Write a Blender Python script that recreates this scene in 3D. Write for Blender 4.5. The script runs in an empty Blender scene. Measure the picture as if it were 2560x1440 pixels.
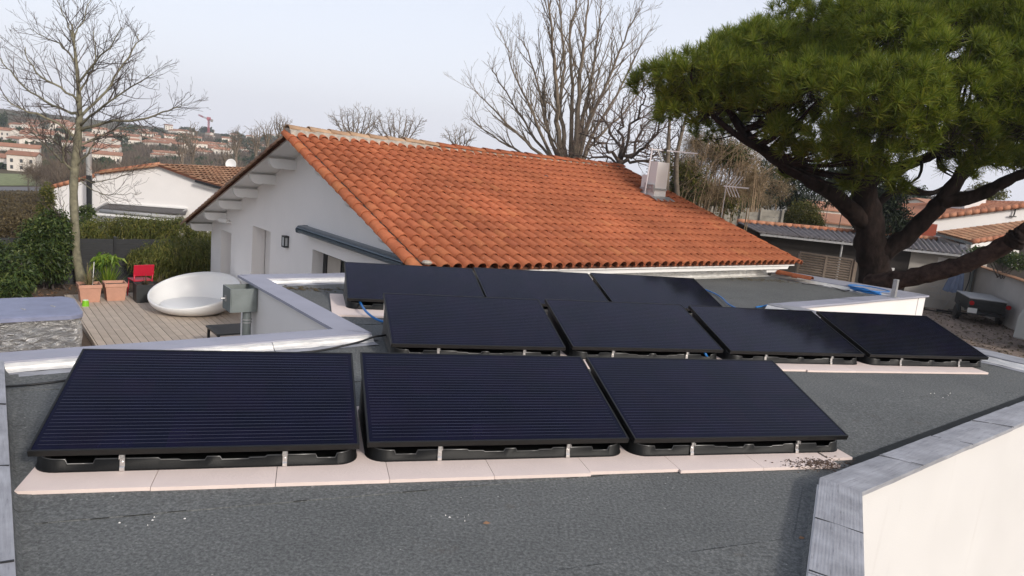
import bpy, math, random
import numpy as np
from mathutils import Vector, Matrix
R = math.radians
sc = bpy.context.scene
col = sc.collection
rng = random.Random(7)

# ------------------------------------------------------------------ camera
F_PX, PITCH, ROLL, CAM_Z = 1768.75, R(9.6777), R(5.4333), 1.79
_f = Vector((0, math.cos(PITCH), -math.sin(PITCH)))
_u0 = Vector((0, math.sin(PITCH), math.cos(PITCH)))
_r0 = Vector((1, 0, 0))
_r = _r0 * math.cos(ROLL) + _u0 * math.sin(ROLL)
_u = -_r0 * math.sin(ROLL) + _u0 * math.cos(ROLL)
CAM = Vector((0, 0, CAM_Z))
cam_d = bpy.data.cameras.new('camera')
cam = bpy.data.objects.new('camera', cam_d)
col.objects.link(cam)
cam_d.sensor_width = 36.0
cam_d.lens = 36.0 * F_PX / 2560.0
cam_d.clip_start = 0.05
cam_d.clip_end = 6000
m3 = Matrix((_r, _u, -_f)).transposed()
cam.matrix_world = Matrix.Translation(CAM) @ m3.to_4x4()
sc.camera = cam

# ------------------------------------------------------------------ sky, sun, exposure
SUN_DIR = Vector((0.62, -0.68, 0.47)).normalized()
world = bpy.data.worlds.new("World")
sc.world = world
world.use_nodes = True
wn = world.node_tree
wn.nodes.clear()
w_out = wn.nodes.new('ShaderNodeOutputWorld')
w_bg = wn.nodes.new('ShaderNodeBackground')
w_sky = wn.nodes.new('ShaderNodeTexSky')
w_sky.sky_type = 'NISHITA'
w_sky.sun_disc = False
w_sky.sun_elevation = math.asin(SUN_DIR.z)
w_sky.sun_rotation = math.atan2(SUN_DIR.x, SUN_DIR.y)
w_sky.air_density = 1.0
w_sky.dust_density = 4.0
w_sky.ozone_density = 1.0
w_mix = wn.nodes.new('ShaderNodeMix')
w_mix.data_type = 'RGBA'
w_tc = wn.nodes.new('ShaderNodeTexCoord'); w_sep = wn.nodes.new('ShaderNodeSeparateXYZ')
wn.links.new(w_tc.outputs['Generated'], w_sep.inputs[0])
w_map = wn.nodes.new('ShaderNodeMapRange')    # thin high haze veils the blue, thickest at the horizon
w_map.inputs[1].default_value = 0.02; w_map.inputs[2].default_value = 0.80
w_map.inputs[3].default_value = 0.80; w_map.inputs[4].default_value = 0.20
wn.links.new(w_sep.outputs[2], w_map.inputs[0]); wn.links.new(w_map.outputs[0], w_mix.inputs[0])
w_mix.inputs[7].default_value = (7.3, 7.4, 8.1, 1)
wn.links.new(w_sky.outputs[0], w_mix.inputs[6])
wn.links.new(w_mix.outputs[2], w_bg.inputs[0])
w_bg.inputs[1].default_value = 0.10
wn.links.new(w_bg.outputs[0], w_out.inputs[0])
sun_d = bpy.data.lights.new('sun', 'SUN')
sun_d.energy = 1.5
sun_d.angle = R(6.0)
sun_d.color = (1.0, 0.955, 0.90)
sun = bpy.data.objects.new('sun', sun_d)
col.objects.link(sun)
sun.rotation_euler = SUN_DIR.to_track_quat('Z', 'Y').to_euler()
sun.location = (20, -20, 30)
sc.view_settings.view_transform = 'Standard'
sc.view_settings.look = 'None'
sc.view_settings.exposure = 0.64
sc.view_settings.gamma = 1.0
sc.view_settings.use_curve_mapping = False

# ------------------------------------------------------------------ where a seen point stands
def ray(px, py):
    return _f + _r * ((px - 1280) / F_PX) - _u * ((py - 720) / F_PX)
def at(px, py, z=0.0):
    d = ray(px, py); return CAM + d * ((z - CAM_Z) / d.z)
def aty(px, py, Y):
    d = ray(px, py); return CAM + d * (Y / d.y)
def onplane(px, py, p0, n):
    d = ray(px, py); return CAM + d * ((p0 - CAM).dot(n) / d.dot(n))
HY = R(38.7)                                  # the houses stand on this grid
HU = Vector((math.cos(HY), math.sin(HY), 0))
HV = Vector((-math.sin(HY), math.cos(HY), 0))
def H(u, v, z=0.0):
    return HU * u + HV * v + Vector((0, 0, z))
def toH(p):
    return p.dot(HU), p.dot(HV), p.z
GZ = -2.75                                    # garden level

# ------------------------------------------------------------------ objects
class MB:
    def __init__(s):
        s.v, s.f, s.m = [], [], []
    def add(s, vs, fs, mi=0):
        o = len(s.v)
        s.v += [tuple(p) for p in vs]
        s.f += [tuple(i + o for i in f) for f in fs]
        s.m += [mi] * len(fs)
        return s
    def box(s, c, size, rz=0.0, mat=None, mi=0):
        hx, hy, hz = size[0] / 2, size[1] / 2, size[2] / 2
        M = mat or Matrix.Rotation(rz, 3, 'Z')
        c = Vector(c)
        vs = [c + M @ Vector((x * hx, y * hy, z * hz)) for z in (-1, 1) for y in (-1, 1) for x in (-1, 1)]
        return s.add(vs, [(0, 2, 3, 1), (4, 5, 7, 6), (0, 1, 5, 4), (2, 6, 7, 3), (0, 4, 6, 2), (1, 3, 7, 5)], mi)
    def bar(s, a, b, w, h, up=Vector((0, 0, 1)), mi=0):
        a, b = Vector(a), Vector(b)
        d = (b - a); L = d.length; d.normalize()
        x = d.cross(up)
        if x.length < 1e-4: x = d.cross(Vector((0, 1, 0)))
        x.normalize(); y = x.cross(d)
        M = Matrix((d, x, y)).transposed()
        return s.box((a + b) / 2, (L, w, h), mat=M, mi=mi)
    def prism(s, poly, off, mi=0):
        """closed planar polygon extruded by the vector off"""
        n = len(poly); off = Vector(off)
        vs = [Vector(p) for p in poly] + [Vector(p) + off for p in poly]
        fs = [tuple(range(n))[::-1], tuple(range(n, 2 * n))] + [(i, (i + 1) % n, n + (i + 1) % n, n + i) for i in range(n)]
        return s.add(vs, fs, mi)
    def quad(s, a, b, c, d, mi=0):
        return s.add([a, b, c, d], [(0, 1, 2, 3)], mi)
    def tube(s, pts, rad, n=6, cap=True, mi=0):
        pts = [Vector(p) for p in pts]
        if not hasattr(rad, '__len__'): rad = [rad] * len(pts)
        vs, fs = [], []
        ref = None
        for i, p in enumerate(pts):
            t = (pts[min(i + 1, len(pts) - 1)] - pts[max(i - 1, 0)])
            if t.length < 1e-9: t = Vector((0, 0, 1))
            t.normalize()
            if ref is None:
                ref = t.cross(Vector((0.3, 0.2, 1)))
                if ref.length < 1e-3: ref = t.cross(Vector((1, 0, 0)))
            x = ref - t * ref.dot(t)
            if x.length < 1e-6: x = t.cross(Vector((1, 0.1, 0)))
            x.normalize(); ref = x; y = t.cross(x)
            for k in range(n):
                a = 2 * math.pi * k / n
                vs.append(p + x * (math.cos(a) * rad[i]) + y * (math.sin(a) * rad[i]))
        for i in range(len(pts) - 1):
            for k in range(n):
                fs.append((i * n + k, i * n + (k + 1) % n, (i + 1) * n + (k + 1) % n, (i + 1) * n + k))
        if cap:
            fs.append(tuple(range(n))[::-1]); fs.append(tuple(range((len(pts) - 1) * n, len(pts) * n)))
        return s.add(vs, fs, mi)
    def lathe(s, prof, c, n=20, tilt=None, mi=0, closed=False):
        c = Vector(c); vs, fs = [], []
        T = tilt or Matrix.Identity(3)
        for r, z in prof:
            for k in range(n):
                a = 2 * math.pi * k / n
                vs.append(c + T @ Vector((r * math.cos(a), r * math.sin(a), z)))
        m = len(prof)
        for i in range(m - 1 + (1 if closed else 0)):
            j = (i + 1) % m
            for k in range(n):
                fs.append((i * n + k, i * n + (k + 1) % n, j * n + (k + 1) % n, j * n + k))
        return s.add(vs, fs, mi)
    def build(s, name, mats, parent=None, smooth=False, bevel=0.0, local=False):
        me = bpy.data.meshes.new(name)
        org = Vector((0, 0, 0))
        if parent is None and not local and s.v:
            a = np.array(s.v); org = Vector((float(a[:, 0].mean()), float(a[:, 1].mean()), float(a[:, 2].min())))
            s.v = [tuple(Vector(p) - org) for p in s.v]
        me.from_pydata(s.v, [], s.f)
        if not isinstance(mats, (list, tuple)): mats = [mats]
        for m in mats: me.materials.append(m)
        if len(mats) > 1:
            me.polygons.foreach_set('material_index', s.m)
        if smooth:
            me.polygons.foreach_set('use_smooth', [True] * len(me.polygons))
        me.update()
        o = bpy.data.objects.new(name, me)
        col.objects.link(o)
        o.location = org
        if parent is not None:
            attach(o, parent, local)
        if bevel > 0:
            b = o.modifiers.new('bevel', 'BEVEL'); b.width = bevel; b.segments = 2; b.limit_method = 'ANGLE'
        return o
ORG = {}
def worldmat(o):
    m = o.matrix_basis.copy()
    if o.parent is not None:
        m = worldmat(o.parent) @ o.matrix_parent_inverse @ m
    return m
def attach(o, parent, local=False):
    o.parent = parent
    if not local:
        o.matrix_parent_inverse = worldmat(parent).inverted()
def thing(name, label, cat, loc=(0, 0, 0), rz=0.0, group=None):
    o = bpy.data.objects.new(name, None); col.objects.link(o)
    o.empty_display_size = 0.2
    o.location = loc; o.rotation_euler = (0, 0, rz)
    return tag(o, label, cat, group)
def tag(o, label=None, cat=None, group=None, kind=None):
    if label: o['label'] = label
    if cat: o['category'] = cat
    if group: o['group'] = group
    if kind: o['kind'] = kind
    return o
def copy_tree(o, parent=None):
    c = o.copy(); col.objects.link(c)
    if parent is not None:
        c.parent = parent; c.matrix_parent_inverse = o.matrix_parent_inverse.copy()
    for ch in KIDS.get(o.name, []):
        copy_tree(ch, c)
    return c
KIDS = {}
def kids_of(root):
    """remember the children of a prototype so copies need no scene lookups"""
    for o in list(col.objects):
        if o.parent is not None:
            KIDS.setdefault(o.parent.name, [])
            if o not in KIDS[o.parent.name]: KIDS[o.parent.name].append(o)
def np_mesh(name, V, Fc, mat, parent=None, local=False):
    """fast mesh of equal-sized faces from numpy arrays"""
    V = np.asarray(V, dtype=np.float32); Fc = np.asarray(Fc, dtype=np.int32)
    me = bpy.data.meshes.new(name)
    org = Vector((0, 0, 0))
    if parent is None and not local:
        org = Vector((float(V[:, 0].mean()), float(V[:, 1].mean()), float(V[:, 2].min())))
        V = V - np.array(org, dtype=np.float32)
    k = Fc.shape[1]
    me.vertices.add(len(V)); me.vertices.foreach_set('co', V.ravel())
    me.loops.add(Fc.size); me.loops.foreach_set('vertex_index', Fc.ravel())
    me.polygons.add(len(Fc))
    me.polygons.foreach_set('loop_start', np.arange(0, Fc.size, k, dtype=np.int32))
    me.polygons.foreach_set('loop_total', np.full(len(Fc), k, dtype=np.int32))
    me.update(calc_edges=True)
    for m in (mat if isinstance(mat, (list, tuple)) else [mat]): me.materials.append(m)
    o = bpy.data.objects.new(name, me); col.objects.link(o); o.location = org
    if parent is not None: attach(o, parent, local)
    return o

# ------------------------------------------------------------------ materials
class NT:
    def __init__(s, name):
        s.m = bpy.data.materials.new(name); s.m.use_nodes = True
        s.t = s.m.node_tree; s.b = s.t.nodes['Principled BSDF']
    def n(s, typ, **kw):
        nd = s.t.nodes.new(typ)
        for k, v in kw.items():
            if k.startswith('i_'):
                key = k[2:]; nd.inputs[int(key) if key.isdigit() else key].default_value = v
            else: setattr(nd, k, v)
        return nd
    def l(s, a, b): s.t.links.new(a, b)
def rgba(c): return (c[0], c[1], c[2], 1.0)
def ramp(nt, fac, stops):
    r = nt.n('ShaderNodeValToRGB')
    e = r.color_ramp.elements
    while len(e) < len(stops): e.new(0.5)
    for i, (p, c) in enumerate(stops):
        e[i].position = p; e[i].color = rgba(c) if len(c) == 3 else c
    nt.l(fac, r.inputs[0]); return r
def mixc(nt, fac, a, b, mode='MIX'):
    m = nt.n('ShaderNodeMix'); m.data_type = 'RGBA'; m.blend_type = mode
    for s_, i in ((fac, 0), (a, 6), (b, 7)):
        if isinstance(s_, (int, float)): m.inputs[i].default_value = s_
        elif isinstance(s_, (tuple, list)): m.inputs[i].default_value = rgba(s_)
        else: nt.l(s_, m.inputs[i])
    return m.outputs[2]
def scaled(c, k): return (min(1, c[0] * k), min(1, c[1] * k), min(1, c[2] * k))
def simple(name, c, rough=0.6, metal=0.0, var=0.12, scale=3.0, bump=0.0, bscale=60.0, spec=0.5, stretch=None, coord='Object', island=0.0, obj=0.0):
    nt = NT(name); b = nt.b
    b.inputs['Roughness'].default_value = rough
    b.inputs['Metallic'].default_value = metal
    b.inputs['Specular IOR Level'].default_value = spec
    tc = nt.n('ShaderNodeTexCoord'); co = tc.outputs[coord]
    if stretch:
        mp = nt.n('ShaderNodeMapping'); mp.inputs['Scale'].default_value = stretch; nt.l(co, mp.inputs[0]); co = mp.outputs[0]
    nz = nt.n('ShaderNodeTexNoise', i_Scale=scale, i_Detail=6.0, i_Roughness=0.6); nt.l(co, nz.inputs['Vector'])
    c_out = ramp(nt, nz.outputs[0], [(0.3, scaled(c, 1 - var)), (0.7, scaled(c, 1 + var))]).outputs[0]
    if island > 0:
        g = nt.n('ShaderNodeNewGeometry')
        rr = ramp(nt, g.outputs['Random Per Island'], [(0, (1 - island,) * 3), (1, (1 + island,) * 3)])
        c_out = mixc(nt, 1.0, c_out, rr.outputs[0], 'MULTIPLY')
    if obj > 0:
        oi = nt.n('ShaderNodeObjectInfo')
        rr = ramp(nt, oi.outputs['Random'], [(0, (1 - obj,) * 3), (1, (1 + obj,) * 3)])
        c_out = mixc(nt, 1.0, c_out, rr.outputs[0], 'MULTIPLY')
    nt.l(c_out, b.inputs['Base Color'])
    if bump > 0:
        n2 = nt.n('ShaderNodeTexNoise', i_Scale=bscale, i_Detail=4.0); nt.l(co, n2.inputs['Vector'])
        bp = nt.n('ShaderNodeBump', i_Strength=bump, i_Distance=0.02); nt.l(n2.outputs[0], bp.inputs['Height']); nt.l(bp.outputs[0], b.inputs['Normal'])
    return nt.m
def leafmat(name, c1, c2, c3, rough=0.55, trans=0.25):
    """each leaf its own tint; light passes a little"""
    nt = NT(name); b = nt.b
    g = nt.n('ShaderNodeNewGeometry')
    tc = nt.n('ShaderNodeTexCoord')
    nz = nt.n('ShaderNodeTexNoise', i_Scale=1.1, i_Detail=2.0); nt.l(tc.outputs['Object'], nz.inputs['Vector'])
    r1 = ramp(nt, g.outputs['Random Per Island'], [(0, c1), (0.55, c2), (1, c3)])
    r2 = ramp(nt, nz.outputs[0], [(0.35, (0.75, 0.75, 0.75)), (0.65, (1.2, 1.2, 1.15))])
    nt.l(mixc(nt, 1.0, r1.outputs[0], r2.outputs[0], 'MULTIPLY'), b.inputs['Base Color'])
    b.inputs['Roughness'].default_value = rough
    b.inputs['Specular IOR Level'].default_value = 0.25
    if trans > 0:
        tr = nt.n('ShaderNodeBsdfTranslucent'); nt.l(r1.outputs[0], tr.inputs[0])
        mx = nt.n('ShaderNodeMixShader', i_0=trans)
        nt.l(b.outputs[0], mx.inputs[1]); nt.l(tr.outputs[0], mx.inputs[2])
        nt.l(mx.outputs[0], nt.t.nodes['Material Output'].inputs[0])
    return nt.m

M = {}
def membrane_mat():
    nt = NT('bitumen_membrane'); b = nt.b
    tc = nt.n('ShaderNodeTexCoord')
    co = tc.outputs['Object']
    big = nt.n('ShaderNodeTexNoise', i_Scale=0.7, i_Detail=8.0, i_Roughness=0.7); nt.l(co, big.inputs['Vector'])
    fine = nt.n('ShaderNodeTexNoise', i_Scale=58.0, i_Detail=4.0, i_Roughness=0.75); nt.l(co, fine.inputs['Vector'])
    c1 = ramp(nt, big.outputs[0], [(0.3, (0.108, 0.113, 0.112)), (0.55, (0.138, 0.143, 0.141)), (0.75, (0.168, 0.172, 0.165))])
    c2 = ramp(nt, fine.outputs[0], [(0.3, (0.5, 0.5, 0.5)), (0.5, (0.96, 0.96, 0.96)), (0.72, (1.7, 1.7, 1.66))])
    c = mixc(nt, 1.0, c1.outputs[0], c2.outputs[0], 'MULTIPLY')
    vor = nt.n('ShaderNodeTexVoronoi', i_Scale=30.0); nt.l(co, vor.inputs['Vector'])
    cell = nt.n('ShaderNodeSeparateColor'); nt.l(vor.outputs['Color'], cell.inputs[0])
    near = nt.n('ShaderNodeMath', operation='LESS_THAN', i_1=0.16); nt.l(vor.outputs['Distance'], near.inputs[0])
    few = nt.n('ShaderNodeMath', operation='GREATER_THAN', i_1=0.975); nt.l(cell.outputs[0], few.inputs[0])
    sp = nt.n('ShaderNodeMath', operation='MULTIPLY'); nt.l(near.outputs[0], sp.inputs[0]); nt.l(few.outputs[0], sp.inputs[1])
    c = mixc(nt, sp.outputs[0], c, (0.33, 0.33, 0.31))
    # worn streaks and mud
    st = nt.n('ShaderNodeTexNoise', i_Scale=2.2, i_Detail=8.0, i_Roughness=0.7); nt.l(co, st.inputs['Vector'])
    sr = ramp(nt, st.outputs[0], [(0.62, (0, 0, 0)), (0.72, (1, 1, 1))])
    sm = nt.n('ShaderNodeMath', operation='MULTIPLY', i_1=0.5); nt.l(sr.outputs[0], sm.inputs[0])
    c = mixc(nt, sm.outputs[0], c, (0.105, 0.088, 0.070))
    nt.l(c, b.inputs['Base Color'])
    b.inputs['Roughness'].default_value = 0.9
    b.inputs['Specular IOR Level'].default_value = 0.2
    bp = nt.n('ShaderNodeBump', i_Strength=0.7, i_Distance=0.006); nt.l(fine.outputs[0], bp.inputs['Height']); nt.l(bp.outputs[0], b.inputs['Normal'])
    return nt.m
def embossed(name, c, rough, metal, freq=46.0, depth=0.5, wear=0.25, crumple=0.0):
    """roll flashing with fine ribs pressed along its length (U across, V along)"""
    nt = NT(name); b = nt.b
    uv = nt.n('ShaderNodeUVMap')
    sep = nt.n('ShaderNodeSeparateXYZ'); nt.l(uv.outputs[0], sep.inputs[0])
    s1 = nt.n('ShaderNodeMath', operation='MULTIPLY', i_1=freq * 2 * math.pi); nt.l(sep.outputs[0], s1.inputs[0])
    s2 = nt.n('ShaderNodeMath', operation='SINE'); nt.l(s1.outputs[0], s2.inputs[0])
    mp = nt.n('ShaderNodeMapping'); mp.inputs['Scale'].default_value = (60, 5, 1); nt.l(uv.outputs[0], mp.inputs[0])
    nz = nt.n('ShaderNodeTexNoise', i_Scale=1.0, i_Detail=5.0, i_Roughness=0.7); nt.l(mp.outputs[0], nz.inputs['Vector'])
    cr = ramp(nt, nz.outputs[0], [(0.28, scaled(c, 0.35)), (0.40, scaled(c, 0.85)), (0.75, scaled(c, 1.12))])
    big = nt.n('ShaderNodeTexNoise', i_Scale=5.0, i_Detail=4.0); nt.l(uv.outputs[0], big.inputs['Vector'])
    br = ramp(nt, big.outputs[0], [(0.35, (1 - wear,) * 3), (0.65, (1.05,) * 3)])
    rb = ramp(nt, s2.outputs[0], [(0.0, (0.98,) * 3), (0.3, (1.0,) * 3)])
    nt.l(mixc(nt, 1.0, mixc(nt, 1.0, cr.outputs[0], br.outputs[0], 'MULTIPLY'), rb.outputs[0], 'MULTIPLY'), b.inputs['Base Color'])
    b.inputs['Roughness'].default_value = rough; b.inputs['Metallic'].default_value = metal
    hsum = nt.n('ShaderNodeMath', operation='MULTIPLY_ADD', i_1=0.5); nt.l(s2.outputs[0], hsum.inputs[0]); nt.l(nz.outputs[0], hsum.inputs[2])
    hs = hsum.outputs[0]
    if crumple > 0:
        cn = nt.n('ShaderNodeTexNoise', i_Scale=9.0, i_Detail=5.0, i_Distortion=1.5); nt.l(uv.outputs[0], cn.inputs['Vector'])
        cm = nt.n('ShaderNodeMath', operation='MULTIPLY_ADD', i_1=crumple); nt.l(cn.outputs[0], cm.inputs[0]); nt.l(hs, cm.inputs[2]); hs = cm.outputs[0]
    bp = nt.n('ShaderNodeBump', i_Strength=depth, i_Distance=0.004); nt.l(hs, bp.inputs['Height']); nt.l(bp.outputs[0], b.inputs['Normal'])
    return nt.m
def panel_mat():
    nt = NT('solar_glass'); b = nt.b
    tc = nt.n('ShaderNodeTexCoord'); co = tc.outputs['Object']
    sep = nt.n('ShaderNodeSeparateXYZ'); nt.l(co, sep.inputs[0])
    def cellrnd(sock, size):
        d = nt.n('ShaderNodeMath', operation='DIVIDE', i_1=size); nt.l(sock, d.inputs[0])
        f = nt.n('ShaderNodeMath', operation='FLOOR'); nt.l(d.outputs[0], f.inputs[0]); return f.outputs[0]
    cx = cellrnd(sep.outputs[0], 0.159); cy = cellrnd(sep.outputs[1], 0.158)
    cmb = nt.n('ShaderNodeCombineXYZ'); nt.l(cx, cmb.inputs[0]); nt.l(cy, cmb.inputs[1])
    oi = nt.n('ShaderNodeObjectInfo'); nt.l(oi.outputs['Random'], cmb.inputs[2])
    wn_ = nt.n('ShaderNodeTexWhiteNoise'); nt.l(cmb.outputs[0], wn_.inputs[0])
    c = ramp(nt, wn_.outputs[0], [(0, (0.0025, 0.003, 0.011)), (0.5, (0.0032, 0.003, 0.013)), (1, (0.005, 0.0035, 0.014))]).outputs[0]
    nz = nt.n('ShaderNodeTexNoise', i_Scale=5.0, i_Detail=5.0); nt.l(co, nz.inputs['Vector'])
    nr = ramp(nt, nz.outputs[0], [(0.3, (0.8, 0.8, 0.8)), (0.7, (1.3, 1.3, 1.3))])
    nt.l(mixc(nt, 1.0, c, nr.outputs[0], 'MULTIPLY'), b.inputs['Base Color'])
    rr = nt.n('ShaderNodeMapRange', i_3=0.05, i_4=0.11); nt.l(nz.outputs[0], rr.inputs[0]); nt.l(rr.outputs[0], b.inputs['Roughness'])
    b.inputs['IOR'].default_value = 1.32; b.inputs['Specular IOR Level'].default_value = 0.34; b.inputs['Specular Tint'].default_value = (0.66, 0.77, 1.0, 1)
    return nt.m
def tile_mat(name, cols, dirt=0.5, lich=0.5):
    nt = NT(name); b = nt.b
    tc = nt.n('ShaderNodeTexCoord'); oi = nt.n('ShaderNodeObjectInfo'); g = nt.n('ShaderNodeNewGeometry')
    add = nt.n('ShaderNodeMath', operation='ADD'); nt.l(oi.outputs['Random'], add.inputs[0]); nt.l(g.outputs['Random Per Island'], add.inputs[1])
    fr = nt.n('ShaderNodeMath', operation='FRACT'); nt.l(add.outputs[0], fr.inputs[0])
    base = ramp(nt, fr.outputs[0], cols).outputs[0]
    pos = g.outputs['Position']
    nz = nt.n('ShaderNodeTexNoise', i_Scale=7.0, i_Detail=6.0, i_Roughness=0.7); nt.l(pos, nz.inputs['Vector'])
    d = ramp(nt, nz.outputs[0], [(0.3, (0.78, 0.74, 0.72)), (0.6, (1.06, 1.06, 1.06))])
    c = mixc(nt, 1.0, base, d.outputs[0], 'MULTIPLY')
    big = nt.n('ShaderNodeTexNoise', i_Scale=0.8, i_Detail=4.0); nt.l(pos, big.inputs['Vector'])
    bd = ramp(nt, big.outputs[0], [(0.35, (1 - 0.25 * dirt,) * 3), (0.7, (1.05,) * 3)])
    c = mixc(nt, 1.0, c, bd.outputs[0], 'MULTIPLY')
    li = nt.n('ShaderNodeTexNoise', i_Scale=32.0, i_Detail=3.0); nt.l(pos, li.inputs['Vector'])
    lr = ramp(nt, li.outputs[0], [(0.69, (0, 0, 0)), (0.75, (lich, lich, lich))])
    c = mixc(nt, lr.outputs[0], c, (0.62, 0.47, 0.36))
    nt.l(c, b.inputs['Base Color']); b.inputs['Roughness'].default_value = 0.82; b.inputs['Specular IOR Level'].default_value = 0.25
    bp = nt.n('ShaderNodeBump', i_Strength=0.25, i_Distance=0.01); nt.l(nz.outputs[0], bp.inputs['Height']); nt.l(bp.outputs[0], b.inputs['Normal'])
    return nt.m
M['membrane'] = membrane_mat()
M['coping'] = embossed('grey_flashing', (0.39, 0.395, 0.425), 0.65, 0.05, 62, 0.16)
M['tar'] = simple('fresh_black_bitumen', (0.012, 0.013, 0.011), 0.6, 0, 0.3, 5, 0.2, 20)
M['coping_plain'] = simple('grey_coping_sheet', (0.335, 0.34, 0.40), 0.75, 0.0, 0.07, 2.5, 0.08, 9, spec=0.25)
M['alu'] = embossed('bare_aluminium_flashing', (0.86, 0.84, 0.80), 0.38, 0.3, 22, 0.5, 0.15, 1.4)
M['render'] = simple('white_render', (0.80, 0.775, 0.755), 0.85, 0, 0.025, 1.2, 0.12, 120)
def stained_mat():
    nt = NT('white_render_stained'); b = nt.b; tc = nt.n('ShaderNodeTexCoord'); co = tc.outputs['Object']
    n1 = nt.n('ShaderNodeTexNoise', i_Scale=1.1, i_Detail=6.0); nt.l(co, n1.inputs['Vector'])
    c = ramp(nt, n1.outputs[0], [(0.3, (0.665, 0.65, 0.635)), (0.7, (0.715, 0.70, 0.685))]).outputs[0]
    mp = nt.n('ShaderNodeMapping'); mp.inputs['Scale'].default_value = (9, 9, 0.8); nt.l(co, mp.inputs[0])
    n2 = nt.n('ShaderNodeTexNoise', i_Scale=1.0, i_Detail=7.0, i_Roughness=0.7); nt.l(mp.outputs[0], n2.inputs['Vector'])
    st = ramp(nt, n2.outputs[0], [(0.60, (0, 0, 0)), (0.78, (0.22, 0.22, 0.22))])
    c = mixc(nt, st.outputs[0], c, (0.42, 0.37, 0.33))
    nt.l(c, b.inputs['Base Color']); b.inputs['Roughness'].default_value = 0.9; b.inputs['Specular IOR Level'].default_value = 0.2
    n3 = nt.n('ShaderNodeTexNoise', i_Scale=110.0, i_Detail=4.0); nt.l(co, n3.inputs['Vector'])
    bp = nt.n('ShaderNodeBump', i_Strength=0.2, i_Distance=0.01); nt.l(n3.outputs[0], bp.inputs['Height']); nt.l(bp.outputs[0], b.inputs['Normal'])
    return nt.m
M['render2'] = stained_mat()
M['render_grey'] = simple('grey_render', (0.45, 0.42, 0.39), 0.9, 0, 0.12, 0.8, 0.15, 80)
M['render_beige'] = simple('beige_render', (0.46, 0.42, 0.37), 0.9, 0, 0.1, 0.8, 0.15, 80)
M['whitepaint'] = simple('white_painted_wood', (0.78, 0.77, 0.75), 0.5, 0, 0.03, 4)
M['offwhite'] = simple('offwhite_shutter', (0.68, 0.655, 0.63), 0.5, 0, 0.03, 3)
M['glass'] = panel_mat()
M['frame'] = simple('black_anodised_frame', (0.011, 0.011, 0.0105), 0.42, 0.3, 0.2, 8)
M['tub'] = simple('black_plastic', (0.0045, 0.0048, 0.0048), 0.5, 0, 0.25, 9, 0.08, 160, spec=0.22)
M['busbar'] = simple('thin_silver_line', (0.07, 0.07, 0.085), 0.5, 0.2, 0.1)
M['rim'] = simple('smooth_rim_highlight', (0.035, 0.036, 0.036), 0.28, 0, 0.1, 5, spec=0.9)  # lighter than the tray's own plastic, puts the sky highlight into the rim
M['bark_low'] = simple('reddish_pine_bark', (0.046, 0.029, 0.024), 0.95, 0, 0.6, 7, 1.0, 14, spec=0.15)  # pine bark without the crown shade that the trunk colour holds
M['canopy'] = simple('grey_awning_cloth', (0.085, 0.08, 0.08), 0.8, 0, 0.1, 3)
M['steel'] = simple('stainless_clamp', (0.75, 0.73, 0.7), 0.3, 0.9, 0.2, 60)
M['board'] = simple('pink_foam_board', (0.75, 0.63, 0.575), 0.75, 0, 0.06, 2.5, 0.1, 50, obj=0.03)
M['mud'] = simple('dried_mud', (0.07, 0.045, 0.033), 0.95, 0, 0.5, 30)
M['tile'] = tile_mat('terracotta_tile', [(0, (0.39, 0.122, 0.058)), (0.3, (0.41, 0.131, 0.061)), (0.6, (0.425, 0.138, 0.063)), (0.86, (0.40, 0.125, 0.059)), (0.97, (0.45, 0.165, 0.072)), (1, (0.36, 0.108, 0.054))], 1.0, 0.5)
M['tile_pale'] = tile_mat('pale_ridge_tile', [(0, (0.42, 0.27, 0.17)), (1, (0.50, 0.34, 0.22))])
M['tile_old'] = tile_mat('old_brown_tile', [(0, (0.30, 0.15, 0.085)), (0.4, (0.40, 0.22, 0.13)), (0.7, (0.46, 0.28, 0.17)), (1, (0.22, 0.12, 0.075))], 1.0, 0.8)
M['tile_r'] = tile_mat('salmon_tile', [(0, (0.40, 0.16, 0.09)), (0.5, (0.46, 0.20, 0.115)), (1, (0.50, 0.25, 0.15))], 0.7, 0.5)
M['tile_dark'] = simple('dark_tile_underside', (0.12, 0.045, 0.025), 0.9)
M['mortar'] = simple('grey_mortar', (0.36, 0.32, 0.27), 0.95, 0, 0.3, 12, 0.5, 40)
M['mortar_dark'] = simple('dark_mortar', (0.03, 0.025, 0.02), 0.95, 0, 0.4, 12, 0.5, 40)
M['awning'] = simple('blue_grey_aluminium', (0.10, 0.135, 0.17), 0.35, 0.4, 0.06, 3)
M['darkmetal'] = simple('anthracite_metal', (0.022, 0.024, 0.027), 0.4, 0.3, 0.1)
M['black'] = simple('black_rubber', (0.012, 0.012, 0.013), 0.55, 0, 0.2, 12)
M['window'] = simple('dark_window_glass', (0.02, 0.022, 0.025), 0.08, 0, 0.1, 2, spec=0.6)
M['curtain'] = simple('beige_curtain', (0.42, 0.38, 0.33), 0.9, 0, 0.06, 3)
M['frost'] = simple('frosted_lamp_glass', (0.55, 0.57, 0.58), 0.3, 0, 0.04)
M['zinc'] = simple('weathered_zinc', (0.20, 0.225, 0.22), 0.5, 0.35, 0.15, 5)
M['galv'] = simple('galvanised_steel', (0.42, 0.42, 0.42), 0.45, 0.6, 0.2, 14)
M['blue'] = simple('blue_conduit', (0.015, 0.16, 0.46), 0.4, 0, 0.1, 10)
M['bowl'] = simple('white_polyethylene', (0.80, 0.795, 0.78), 0.38, 0, 0.015, 2)
M['cushion'] = simple('white_vinyl_cushion', (0.80, 0.80, 0.79), 0.5, 0, 0.02, 2)
M['pot'] = simple('pale_terracotta_pot', (0.50, 0.265, 0.185), 0.8, 0, 0.1, 5, 0.1, 40)
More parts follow.
